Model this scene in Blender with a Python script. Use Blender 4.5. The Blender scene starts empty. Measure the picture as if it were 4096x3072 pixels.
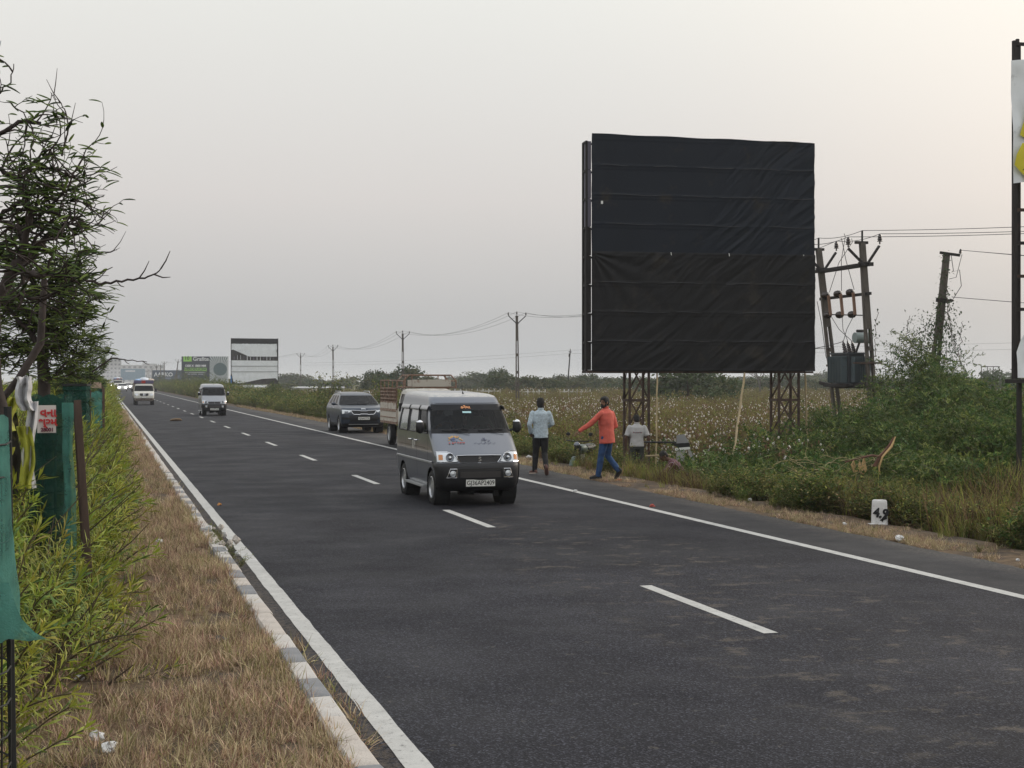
import bpy, bmesh, math, random
import numpy as np
from mathutils import Vector, Matrix, noise as mnoise

R = math.radians
random.seed(7)
rng = np.random.RandomState(11)
S = bpy.context.scene
COL = S.collection

# ------------------------------------------------------------------ camera
VIEW_AZ = 15.8                     # degrees clockwise from the road's direction (+Y)
cam_d = bpy.data.cameras.new('camera')
cam = bpy.data.objects.new('camera', cam_d)
COL.objects.link(cam)
cam.location = (0, 0, 2.11)
cam.rotation_euler = (R(90 - 0.135), 0, R(-VIEW_AZ))
cam_d.sensor_width = 36
cam_d.lens = 36 * 1440 / 1024
cam_d.clip_start = 0.1
cam_d.clip_end = 12000
S.camera = cam

# ------------------------------------------------------------------ sky and sun
SUN_AZ, SUN_EL = 72.0, 26.0        # clockwise from +Y, above the horizon
W = bpy.data.worlds.new('World')
S.world = W
W.use_nodes = True
nt = W.node_tree
nt.nodes.clear()
N = nt.nodes.new
L = nt.links.new
out = N('ShaderNodeOutputWorld')
bg = N('ShaderNodeBackground')
bg.inputs['Strength'].default_value = 0.10
sky = N('ShaderNodeTexSky')
sky.sky_type = 'NISHITA'
sky.sun_disc = False
sky.sun_elevation = R(SUN_EL)
sky.sun_rotation = R(SUN_AZ)
sky.dust_density = 6
sky.air_density = 1.6
tc = N('ShaderNodeTexCoord')
sep = N('ShaderNodeSeparateXYZ')
L(tc.outputs['Generated'], sep.inputs[0])
ramp = N('ShaderNodeValToRGB')
L(sep.outputs['Z'], ramp.inputs['Fac'])
cr = ramp.color_ramp
def stop(p, c, first=False):
    e = cr.elements[0] if first else cr.elements.new(p)
    e.position = p
    e.color = (*c, 1)
cr.elements.remove(cr.elements[1])
stop(0.0, (.505, .520, .530), True)
stop(0.045, (.530, .530, .530))
stop(0.125, (.700, .672, .655))
stop(0.19, (.770, .755, .730))
stop(0.27, (.850, .850, .810))
stop(0.5, (1.00, 1.01, 1.00))
stop(1.0, (1.05, 1.10, 1.16))
# warm glow round the veiled sun
sd = Vector((math.sin(R(SUN_AZ)) * math.cos(R(SUN_EL)), math.cos(R(SUN_AZ)) * math.cos(R(SUN_EL)), math.sin(R(SUN_EL))))
vm = N('ShaderNodeVectorMath'); vm.operation = 'DOT_PRODUCT'
vm.inputs[1].default_value = sd
nrm = N('ShaderNodeVectorMath'); nrm.operation = 'NORMALIZE'
L(tc.outputs['Generated'], nrm.inputs[0])
L(nrm.outputs[0], vm.inputs[0])
mr = N('ShaderNodeMapRange')
mr.inputs['From Min'].default_value = 0.55
mr.inputs['From Max'].default_value = 1.0
mr.interpolation_type = 'SMOOTHERSTEP'
L(vm.outputs['Value'], mr.inputs['Value'])
addw = N('ShaderNodeMix'); addw.data_type = 'RGBA'; addw.blend_type = 'ADD'
L(mr.outputs[0], addw.inputs[0])
L(ramp.outputs[0], addw.inputs[6])
addw.inputs[7].default_value = (.30, .22, .14, 1)
# faint uneven veil
vn = N('ShaderNodeTexNoise'); vn.inputs['Scale'].default_value = 2.2; vn.inputs['Detail'].default_value = 3
L(tc.outputs['Generated'], vn.inputs['Vector'])
vr = N('ShaderNodeMapRange'); vr.inputs['To Min'].default_value = 0.965; vr.inputs['To Max'].default_value = 1.035
L(vn.outputs['Fac'], vr.inputs['Value'])
vmul = N('ShaderNodeVectorMath'); vmul.operation = 'SCALE'
L(addw.outputs[2], vmul.inputs[0]); L(vr.outputs[0], vmul.inputs['Scale'])
up = N('ShaderNodeVectorMath'); up.operation = 'SCALE'; up.inputs['Scale'].default_value = 10.3
L(vmul.outputs[0], up.inputs[0])
mx = N('ShaderNodeMix'); mx.data_type = 'RGBA'
mx.inputs[0].default_value = 0.94
L(sky.outputs[0], mx.inputs[6])
L(up.outputs[0], mx.inputs[7])
L(mx.outputs[2], bg.inputs['Color'])
L(bg.outputs[0], out.inputs['Surface'])

sun_d = bpy.data.lights.new('sun', 'SUN')
sun_d.energy = 1.4
sun_d.angle = R(14)
sun_d.color = (1.0, .90, .78)
sun = bpy.data.objects.new('sun', sun_d)
COL.objects.link(sun)
sun.rotation_euler = (-sd).to_track_quat('-Z', 'Y').to_euler()

S.view_settings.view_transform = 'Standard'
S.view_settings.look = 'None'
S.view_settings.exposure = 0.0
S.view_settings.gamma = 1.0
S.view_settings.use_curve_mapping = False
S.cycles.use_denoising = True
S.cycles.max_bounces = 6
S.cycles.diffuse_bounces = 3
S.cycles.glossy_bounces = 3
S.cycles.transmission_bounces = 4
S.cycles.transparent_max_bounces = 12
S.cycles.volume_bounces = 2
S.cycles.caustics_reflective = False
S.cycles.caustics_refractive = False
S.render.use_persistent_data = False

# ------------------------------------------------------------------ helpers
def tag(o, label=None, cat=None, group=None, kind=None):
    if label: o['label'] = label
    if cat: o['category'] = cat
    if group: o['group'] = group
    if kind: o['kind'] = kind
    return o

def thing(name, label, cat, loc=(0, 0, 0), rotz=0.0, group=None):
    o = bpy.data.objects.new(name, None)
    o.empty_display_size = 0.2
    COL.objects.link(o)
    o.location = loc
    o.rotation_euler = (0, 0, rotz)
    return tag(o, label, cat, group)

def copy_tree(o, parent=None, link=True):
    c = o.copy()
    COL.objects.link(c)
    c.parent = parent
    for ch in o.children:
        copy_tree(ch, c)
    return c

def inputs(b, **k):
    for n, v in k.items():
        b.inputs[n.replace('_', ' ')].default_value = v

def mat(name, col, rough=.75, metal=0.0, var=0.0, vscale=3.0, bump=0.0, bscale=20.0, spec=.4,
        coat=0.0, dirt=None, dscale=1.5, dthr=.55, stretch=None, trans=0.0, rnd=0.0, emit=None, alpha=None):
    m = bpy.data.materials.new(name)
    m.use_nodes = True
    t = m.node_tree
    b = t.nodes['Principled BSDF']
    o = t.nodes['Material Output']
    inputs(b, Roughness=rough, Metallic=metal)
    b.inputs['Specular IOR Level'].default_value = spec
    b.inputs['Coat Weight'].default_value = coat
    b.inputs['Base Color'].default_value = (*col, 1)
    csock = None
    if var or dirt or bump:
        c = t.nodes.new('ShaderNodeTexCoord')
        vec = c.outputs['Object']
        if stretch:
            mp = t.nodes.new('ShaderNodeMapping'); mp.inputs['Scale'].default_value = stretch
            t.links.new(vec, mp.inputs[0]); vec = mp.outputs[0]
    if var:
        n = t.nodes.new('ShaderNodeTexNoise'); n.inputs['Scale'].default_value = vscale; n.inputs['Detail'].default_value = 6
        n.inputs['Roughness'].default_value = .62
        t.links.new(vec, n.inputs['Vector'])
        x = t.nodes.new('ShaderNodeMapRange'); x.inputs['From Min'].default_value = .3; x.inputs['From Max'].default_value = .7
        x.inputs['To Min'].default_value = 1 - var; x.inputs['To Max'].default_value = 1 + var
        t.links.new(n.outputs['Fac'], x.inputs[0])
        s = t.nodes.new('ShaderNodeVectorMath'); s.operation = 'SCALE'; s.inputs[0].default_value = col
        t.links.new(x.outputs[0], s.inputs['Scale']); csock = s.outputs[0]
    if rnd:
        oi = t.nodes.new('ShaderNodeObjectInfo')
        hs = t.nodes.new('ShaderNodeHueSaturation')
        if csock: t.links.new(csock, hs.inputs['Color'])
        else: hs.inputs['Color'].default_value = (*col, 1)
        a = t.nodes.new('ShaderNodeMapRange'); a.inputs['To Min'].default_value = .5 - rnd * .10; a.inputs['To Max'].default_value = .5 + rnd * .07
        t.links.new(oi.outputs['Random'], a.inputs[0]); t.links.new(a.outputs[0], hs.inputs['Hue'])
        w = t.nodes.new('ShaderNodeTexWhiteNoise'); w.noise_dimensions = '1D'
        t.links.new(oi.outputs['Random'], w.inputs['W'])
        a2 = t.nodes.new('ShaderNodeMapRange'); a2.inputs['To Min'].default_value = 1 - rnd; a2.inputs['To Max'].default_value = 1 + rnd
        t.links.new(w.outputs['Value'], a2.inputs[0]); t.links.new(a2.outputs[0], hs.inputs['Value'])
        csock = hs.outputs[0]
    if dirt:
        n = t.nodes.new('ShaderNodeTexNoise'); n.inputs['Scale'].default_value = dscale; n.inputs['Detail'].default_value = 8
        n.inputs['Roughness'].default_value = .7
        t.links.new(vec, n.inputs['Vector'])
        x = t.nodes.new('ShaderNodeMapRange'); x.inputs['From Min'].default_value = dthr; x.inputs['From Max'].default_value = dthr + .12
        t.links.new(n.outputs['Fac'], x.inputs[0])
        mixn = t.nodes.new('ShaderNodeMix'); mixn.data_type = 'RGBA'
        t.links.new(x.outputs[0], mixn.inputs[0])
        if csock: t.links.new(csock, mixn.inputs[6])
        else: mixn.inputs[6].default_value = (*col, 1)
        mixn.inputs[7].default_value = (*dirt, 1)
        csock = mixn.outputs[2]
    if csock: t.links.new(csock, b.inputs['Base Color'])
    if bump:
        n = t.nodes.new('ShaderNodeTexNoise'); n.inputs['Scale'].default_value = bscale; n.inputs['Detail'].default_value = 5
        t.links.new(vec, n.inputs['Vector'])
        bp = t.nodes.new('ShaderNodeBump'); bp.inputs['Strength'].default_value = bump; bp.inputs['Distance'].default_value = .02
        t.links.new(n.outputs['Fac'], bp.inputs['Height'])
        t.links.new(bp.outputs[0], b.inputs['Normal'])
    if trans:
        tr = t.nodes.new('ShaderNodeBsdfTranslucent')
        if csock: t.links.new(csock, tr.inputs['Color'])
        else: tr.inputs['Color'].default_value = (*col, 1)
        ms = t.nodes.new('ShaderNodeMixShader'); ms.inputs[0].default_value = trans
        t.links.new(b.outputs[0], ms.inputs[1]); t.links.new(tr.outputs[0], ms.inputs[2])
        t.links.new(ms.outputs[0], o.inputs['Surface'])
    if emit:
        b.inputs['Emission Color'].default_value = (*emit[0], 1)
        b.inputs['Emission Strength'].default_value = emit[1]
    return m

def net_mat(name, col, holes=.35, trans=.25):
    m = mat(name, col, .75, spec=.2, var=.16, vscale=5, dirt=tuple(c * 1.5 for c in col), dscale=6, dthr=.55, bump=.5, bscale=120, trans=trans)
    t = m.node_tree; o = t.nodes['Material Output']; src = o.inputs['Surface'].links[0].from_socket
    tr = t.nodes.new('ShaderNodeBsdfTransparent'); ms = t.nodes.new('ShaderNodeMixShader'); c = t.nodes.new('ShaderNodeTexCoord')
    n = t.nodes.new('ShaderNodeTexNoise'); n.inputs['Scale'].default_value = 7; n.inputs['Detail'].default_value = 5; t.links.new(c.outputs['Object'], n.inputs['Vector'])
    x = t.nodes.new('ShaderNodeMapRange'); x.inputs['From Min'].default_value = .35; x.inputs['From Max'].default_value = .65; x.inputs['To Min'].default_value = holes * .35; x.inputs['To Max'].default_value = holes * 1.5
    t.links.new(n.outputs['Fac'], x.inputs[0]); t.links.new(x.outputs[0], ms.inputs[0]); t.links.new(src, ms.inputs[1]); t.links.new(tr.outputs[0], ms.inputs[2]); t.links.new(ms.outputs[0], o.inputs['Surface'])
    return m

def glass_mat(name, tint=(.5, .55, .6), see=.45):
    m = bpy.data.materials.new(name)
    m.use_nodes = True
    t = m.node_tree
    t.nodes.clear()
    o = t.nodes.new('ShaderNodeOutputMaterial')
    g = t.nodes.new('ShaderNodeBsdfGlossy'); g.inputs['Roughness'].default_value = .04
    tr = t.nodes.new('ShaderNodeBsdfTransparent'); tr.inputs['Color'].default_value = (tint[0] * see, tint[1] * see, tint[2] * see, 1)
    f = t.nodes.new('ShaderNodeFresnel'); f.inputs['IOR'].default_value = 1.5
    mp = t.nodes.new('ShaderNodeMapRange'); mp.inputs['To Min'].default_value = .0; mp.inputs['To Max'].default_value = .55
    t.links.new(f.outputs[0], mp.inputs[0])
    ms = t.nodes.new('ShaderNodeMixShader')
    t.links.new(mp.outputs[0], ms.inputs[0]); t.links.new(tr.outputs[0], ms.inputs[1]); t.links.new(g.outputs[0], ms.inputs[2])
    t.links.new(ms.outputs[0], o.inputs['Surface'])
    return m

class MB:
    """collects faces and links them as one mesh object"""
    def __init__(s):
        s.v = []; s.f = []; s.m = []; s.cur = 0
    def add(s, vs, fs, mi=None):
        n = len(s.v)
        s.v.extend([tuple(p) for p in vs])
        for f in fs:
            s.f.append(tuple(i + n for i in f)); s.m.append(s.cur if mi is None else mi)
        return s
    def box(s, c, d, rot=None, mi=None):
        x, y, z = d[0] / 2, d[1] / 2, d[2] / 2
        P = [Vector(p) for p in ((-x, -y, -z), (x, -y, -z), (x, y, -z), (-x, y, -z), (-x, -y, z), (x, -y, z), (x, y, z), (-x, y, z))]
        if rot is not None: P = [rot @ p for p in P]
        c = Vector(c)
        return s.add([p + c for p in P], [(0, 3, 2, 1), (4, 5, 6, 7), (0, 1, 5, 4), (1, 2, 6, 5), (2, 3, 7, 6), (3, 0, 4, 7)], mi)
    def bar(s, a, b, w, h=None, mi=None, upv=(0, 0, 1)):
        a = Vector(a); b = Vector(b); d = b - a
        if d.length < 1e-6: return s
        h = h or w
        z = d.normalized(); u = Vector(upv)
        if abs(z.dot(u)) > .95: u = Vector((0, 1, 0))
        x = z.cross(u).normalized(); y = x.cross(z)
        rot = Matrix((x, z, y)).transposed()
        return s.box((a + b) / 2, (w, d.length, h), rot, mi)
    def tube(s, pts, rad, n=8, cap=True, mi=None, sx=1.0):
        pts = [Vector(p) for p in pts]
        if not hasattr(rad, '__len__'): rad = [rad] * len(pts)
        k0 = len(s.v)
        up = Vector((0, 0, 1)); vs = []; fs = []
        px = None
        for i, p in enumerate(pts):
            d = (pts[min(i + 1, len(pts) - 1)] - pts[max(i - 1, 0)])
            if d.length < 1e-9: d = Vector((0, 0, 1))
            d.normalize()
            if px is None:
                u = up if abs(d.dot(up)) < .9 else Vector((1, 0, 0))
                px = d.cross(u).normalized()
            else:
                px = (px - d * px.dot(d))
                px = px.normalized() if px.length > 1e-6 else d.orthogonal().normalized()
            py = d.cross(px)
            for j in range(n):
                a = 2 * math.pi * j / n
                vs.append(p + px * (math.cos(a) * rad[i] * sx) + py * (math.sin(a) * rad[i]))
        for i in range(len(pts) - 1):
            for j in range(n):
                a = i * n + j; b = i * n + (j + 1) % n
                fs.append((a, b, b + n, a + n))
        if cap:
            fs.append(tuple(range(n - 1, -1, -1))); fs.append(tuple((len(pts) - 1) * n + j for j in range(n)))
        return s.add(vs, fs, mi)
    def cyl(s, c, r, h, n=16, axis='z', r2=None, mi=None):
        c = Vector(c); d = {'x': Vector((1, 0, 0)), 'y': Vector((0, 1, 0)), 'z': Vector((0, 0, 1))}[axis] * (h / 2)
        return s.tube([c - d, c + d], [r, r if r2 is None else r2], n, True, mi)
    def lathe(s, prof, c=(0, 0, 0), n=16, axis='z', mi=None):
        """prof: list of (radius, height)"""
        c = Vector(c); vs = []; fs = []
        for r, h in prof:
            for j in range(n):
                a = 2 * math.pi * j / n
                q = (math.cos(a) * r, math.sin(a) * r, h)
                if axis == 'x': q = (h, math.cos(a) * r, math.sin(a) * r)
                if axis == 'y': q = (math.sin(a) * r, h, math.cos(a) * r)
                vs.append(c + Vector(q))
        for i in range(len(prof) - 1):
            for j in range(n):
                a = i * n + j; b = i * n + (j + 1) % n
                fs.append((a, b, b + n, a + n))
        return s.add(vs, fs, mi)
    def prism(s, poly, a0, a1, axis='y', mi=None):
        """poly in the plane across axis, extruded from a0 to a1"""
        def P(u, v, w):
            return {'y': (u, w, v), 'x': (w, u, v), 'z': (u, v, w)}[axis]
        n = len(poly)
        vs = [P(u, v, a0) for u, v in poly] + [P(u, v, a1) for u, v in poly]
        fs = [tuple(range(n)), tuple(range(2 * n - 1, n - 1, -1))] + [(i, (i + 1) % n, (i + 1) % n + n, i + n) for i in range(n)]
        return s.add(vs, fs, mi)
    def grid(s, P, mi=None, closed=False):
        """P: rows of points"""
        r = len(P); c = len(P[0]); vs = [p for row in P for p in row]; fs = []
        for i in range(r - 1):
            for j in range(c - 1 if not closed else c):
                a = i * c + j; b = i * c + (j + 1) % c
                fs.append((a, b, b + c, a + c))
        return s.add(vs, fs, mi)
    def blob(s, c, r, mi=None, n=8, m=5, jit=0.0, rnd=random):
        c = Vector(c); r = r if hasattr(r, '__len__') else (r, r, r)
        vs = []; fs = []
        for i in range(m + 1):
            t = math.pi * i / m
            for j in range(n):
                a = 2 * math.pi * j / n; k = 1 + rnd.uniform(-jit, jit)
                vs.append(c + Vector((math.sin(t) * math.cos(a) * r[0] * k, math.sin(t) * math.sin(a) * r[1] * k, math.cos(t) * r[2] * k)))
        for i in range(m):
            for j in range(n):
                a = i * n + j; b = i * n + (j + 1) % n
                fs.append((a, a + n, b + n, b))
        return s.add(vs, fs, mi)
    def mesh(s, name, mats, smooth=None, fix=False):
        me = bpy.data.meshes.new(name)
        me.from_pydata(s.v, [], s.f)
        if not isinstance(mats, (list, tuple)): mats = [mats]
        for m in mats: me.materials.append(m)
        if len(mats) > 1: me.polygons.foreach_set('material_index', s.m)
        if fix:
            bm = bmesh.new(); bm.from_mesh(me)
            bmesh.ops.remove_doubles(bm, verts=bm.verts, dist=1e-5)
            bmesh.ops.recalc_face_normals(bm, faces=bm.faces)
            bm.to_mesh(me); bm.free()
        if smooth:
            me.shade_smooth()
            me.set_sharp_from_angle(angle=R(smooth))
        me.update()
        return me
    def build(s, name, mats, parent=None, smooth=None, loc=None, rot=None, fix=False, coll=None):
        o = bpy.data.objects.new(name, s.mesh(name, mats, smooth, fix))
        (coll or COL).objects.link(o)
        if parent: o.parent = parent
        if loc is not None: o.location = loc
        if rot is not None: o.rotation_euler = rot
        return o

def text(body, size, loc, rot, m, parent=None, name='lettering', align='CENTER', sx=1.0, bold=0.0, ext=.001, space=1.0):
    cu = bpy.data.curves.new(name, 'FONT')
    cu.body = body; cu.size = size; cu.align_x = align; cu.align_y = 'CENTER'
    cu.extrude = ext; cu.offset = bold; cu.space_character = space; cu.resolution_u = 3
    tmp = bpy.data.objects.new(name, cu)
    COL.objects.link(tmp)
    bpy.context.view_layer.update()
    dg = bpy.context.evaluated_depsgraph_get()
    me = bpy.data.meshes.new_from_object(tmp.evaluated_get(dg))
    bpy.data.objects.remove(tmp); bpy.data.curves.remove(cu)
    me.materials.clear(); me.materials.append(m)
    o = bpy.data.objects.new(name, me)
    COL.objects.link(o)
    o.location = loc; o.rotation_euler = rot; o.scale = (sx, 1, 1)
    if parent: o.parent = parent
    return o

LIB = bpy.data.collections.new('plant_library')          # sources of scattered plants, not in the scene
def variants(name, objs):
    c = bpy.data.collections.new(name)
    for o in objs:
        for k in list(o.users_collection): k.objects.unlink(o)
        c.objects.link(o)
    return c

def scatter(name, coll, pts, rots, scales, idx, label=None, cat=None, parent=None):
    """one object of kind stuff: plants of a collection set on points"""
    me = bpy.data.meshes.new(name)
    n = len(pts)
    me.vertices.add(n)
    me.vertices.foreach_set('co', np.asarray(pts, dtype=np.float32).ravel())
    a = me.attributes.new('rot', 'FLOAT_VECTOR', 'POINT'); a.data.foreach_set('vector', np.asarray(rots, dtype=np.float32).ravel())
    sc = np.asarray(scales, dtype=np.float32)
    if sc.ndim == 1: sc = np.stack([sc, sc, sc], 1)
    a = me.attributes.new('scl', 'FLOAT_VECTOR', 'POINT'); a.data.foreach_set('vector', sc.ravel())
    a = me.attributes.new('idx', 'INT', 'POINT'); a.data.foreach_set('value', np.asarray(idx, dtype=np.int32))
    o = bpy.data.objects.new(name, me)
    COL.objects.link(o)
    g = bpy.data.node_groups.new(name, 'GeometryNodeTree')
    g.interface.new_socket('Geometry', in_out='INPUT', socket_type='NodeSocketGeometry')
    g.interface.new_socket('Geometry', in_out='OUTPUT', socket_type='NodeSocketGeometry')
    gi = g.nodes.new('NodeGroupInput'); go = g.nodes.new('NodeGroupOutput')
    ip = g.nodes.new('GeometryNodeInstanceOnPoints')
    ci = g.nodes.new('GeometryNodeCollectionInfo')
    ci.inputs['Collection'].default_value = coll
    ci.inputs['Separate Children'].default_value = True
    ci.inputs['Reset Children'].default_value = True
    def attr(nm, ty):
        q = g.nodes.new('GeometryNodeInputNamedAttribute'); q.data_type = ty; q.inputs['Name'].default_value = nm
        return q.outputs[0]
    g.links.new(gi.outputs[0], ip.inputs['Points'])
    g.links.new(ci.outputs[0], ip.inputs['Instance'])
    ip.inputs['Pick Instance'].default_value = True
    g.links.new(attr('idx', 'INT'), ip.inputs['Instance Index'])
    e2r = g.nodes.new('FunctionNodeEulerToRotation')
    g.links.new(attr('rot', 'FLOAT_VECTOR'), e2r.inputs[0])
    g.links.new(e2r.outputs[0], ip.inputs['Rotation'])
    g.links.new(attr('scl', 'FLOAT_VECTOR'), ip.inputs['Scale'])
    g.links.new(ip.outputs[0], go.inputs[0])
    md = o.modifiers.new('scatter', 'NODES'); md.node_group = g
    tag(o, label, cat, kind='stuff')
    if parent: o.parent = parent
    return o

def fnoise(x, y, s=1.0, seed=0.0):
    return mnoise.noise(Vector((x * s + seed, y * s - seed, seed * .37)))

def sstep(a, b, x):
    t = max(0.0, min(1.0, (x - a) / (b - a)))
    return t * t * (3 - 2 * t)

# ------------------------------------------------------------------ ground
KZ = .12                            # kerb top above the road
def shoulder_edge(Y):
    """right edge of the tarmac"""
    return 10.05 + .75 * sstep(26, 52, Y) - .45 * sstep(75, 130, Y) + .10 * fnoise(0, Y, .9, 3) + .05 * fnoise(0, Y, 3.1, 8)

def ground_z(X, Y):
    if X < -14: return -.35 + .1 * fnoise(X, Y, .08)
    if X < -13.4: return -.35 + .33 * sstep(-14, -13.4, X)
    if X < -5.4: return -.02
    if X < 1.25: return .085 + .03 * fnoise(X, Y, 1.3) + .02 * fnoise(X, Y, 5, 2) + .05 * sstep(1.0, -1.5, X)
    if X < 10.0: return -.03
    e = shoulder_edge(Y)
    z = -.03 + .022 * sstep(e - .3, e, X)
    z += .03 * fnoise(X, Y, 1.6, 5) * sstep(e, e + .5, X)
    z -= .52 * sstep(e + .9, e + 3.4, X)
    return z + .05 * fnoise(X, Y, .25, 9) * sstep(e + 1, e + 4, X)

# ------------------------------------------------------------------ the haze
def build_haze(density):
    mb = MB(); mb.box((600, 2450, 6.3), (4800, 5200, 15.8))
    m = bpy.data.materials.new('haze_air'); m.use_nodes = True
    t = m.node_tree; t.nodes.clear()
    o = t.nodes.new('ShaderNodeOutputMaterial'); v = t.nodes.new('ShaderNodeVolumePrincipled')
    v.inputs['Color'].default_value = (.90, .93, 1.0, 1)
    v.inputs['Density'].default_value = density
    v.inputs['Anisotropy'].default_value = .25
    t.links.new(v.outputs[0], o.inputs['Volume'])
    h = mb.build('haze', m)
    tag(h, 'pale evening haze over the road and fields', kind='stuff')
    return h
build_haze(.00036)

# ------------------------------------------------------------------ ground sheet
def axis_pts(a, b, s0, g):
    r = [a]; s = s0
    while r[-1] < b: r.append(r[-1] + s); s *= g
    r[-1] = b
    return r
def ground_material():
    m = bpy.data.materials.new('dry_earth'); m.use_nodes = True
    t = m.node_tree; b = t.nodes['Principled BSDF']; inputs(b, Roughness=.95); b.inputs['Specular IOR Level'].default_value = .1
    c = t.nodes.new('ShaderNodeTexCoord'); s = t.nodes.new('ShaderNodeSeparateXYZ'); t.links.new(c.outputs['Object'], s.inputs[0])
    def nz(scale, det=6):
        n = t.nodes.new('ShaderNodeTexNoise'); n.inputs['Scale'].default_value = scale; n.inputs['Detail'].default_value = det; n.inputs['Roughness'].default_value = .65
        t.links.new(c.outputs['Object'], n.inputs['Vector']); return n.outputs['Fac']
    def ramp(f, stops):
        r = t.nodes.new('ShaderNodeValToRGB'); t.links.new(f, r.inputs[0]); e = r.color_ramp.elements
        e[0].position = stops[0][0]; e[0].color = (*stops[0][1], 1); e[1].position = stops[1][0]; e[1].color = (*stops[1][1], 1)
        for p, q in stops[2:]:
            k = e.new(p); k.color = (*q, 1)
        return r.outputs[0]
    def mix(f, a, bb):
        k = t.nodes.new('ShaderNodeMix'); k.data_type = 'RGBA'; t.links.new(f, k.inputs[0]); t.links.new(a, k.inputs[6]); t.links.new(bb, k.inputs[7]); return k.outputs[2]
    def rng_(f, a, bb):
        k = t.nodes.new('ShaderNodeMapRange'); k.inputs['From Min'].default_value = a; k.inputs['From Max'].default_value = bb; t.links.new(f, k.inputs[0]); return k.outputs[0]
    soil = ramp(nz(3.5, 10), [(.3, (.045, .036, .030)), (.7, (.13, .105, .082))])
    straw = ramp(nz(9, 8), [(.3, (.075, .052, .034)), (.7, (.22, .16, .105))])
    green = ramp(nz(.35, 8), [(.35, (.085, .085, .030)), (.65, (.16, .135, .065))])
    near = mix(rng_(nz(1.1, 5), .42, .58), soil, straw)
    base = mix(rng_(s.outputs['X'], 12.0, 15.0), near, green)
    b2 = mix(rng_(s.outputs['X'], -13.0, -16.0), base, green)
    t.links.new(b2, b.inputs['Base Color'])
    bp = t.nodes.new('ShaderNodeBump'); bp.inputs['Strength'].default_value = .6; bp.inputs['Distance'].default_value = .03
    t.links.new(nz(25, 8), bp.inputs['Height']); t.links.new(bp.outputs[0], b.inputs['Normal'])
    return m
M_EARTH = ground_material()
xs = sorted([-v for v in axis_pts(14.2, 1750, 3, 1.4)]) + list(np.arange(-14, -5.4, 1.2)) + [-5.4, -5.2] + list(np.arange(-5, 1.3, .22)) + [1.3, 1.6, 5, 9.4] + list(np.arange(9.7, 16, .22)) + axis_pts(16.2, 2950, .6, 1.22)
ys = list(np.arange(-60, 5, 6.0)) + list(np.arange(5, 45, .35)) + axis_pts(45.3, 4900, .6, 1.06)
mb = MB(); mb.grid([[(x, y, ground_z(x, y)) for x in xs] for y in ys])
ground = mb.build('ground', M_EARTH, smooth=60); tag(ground, kind='structure')

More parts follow.
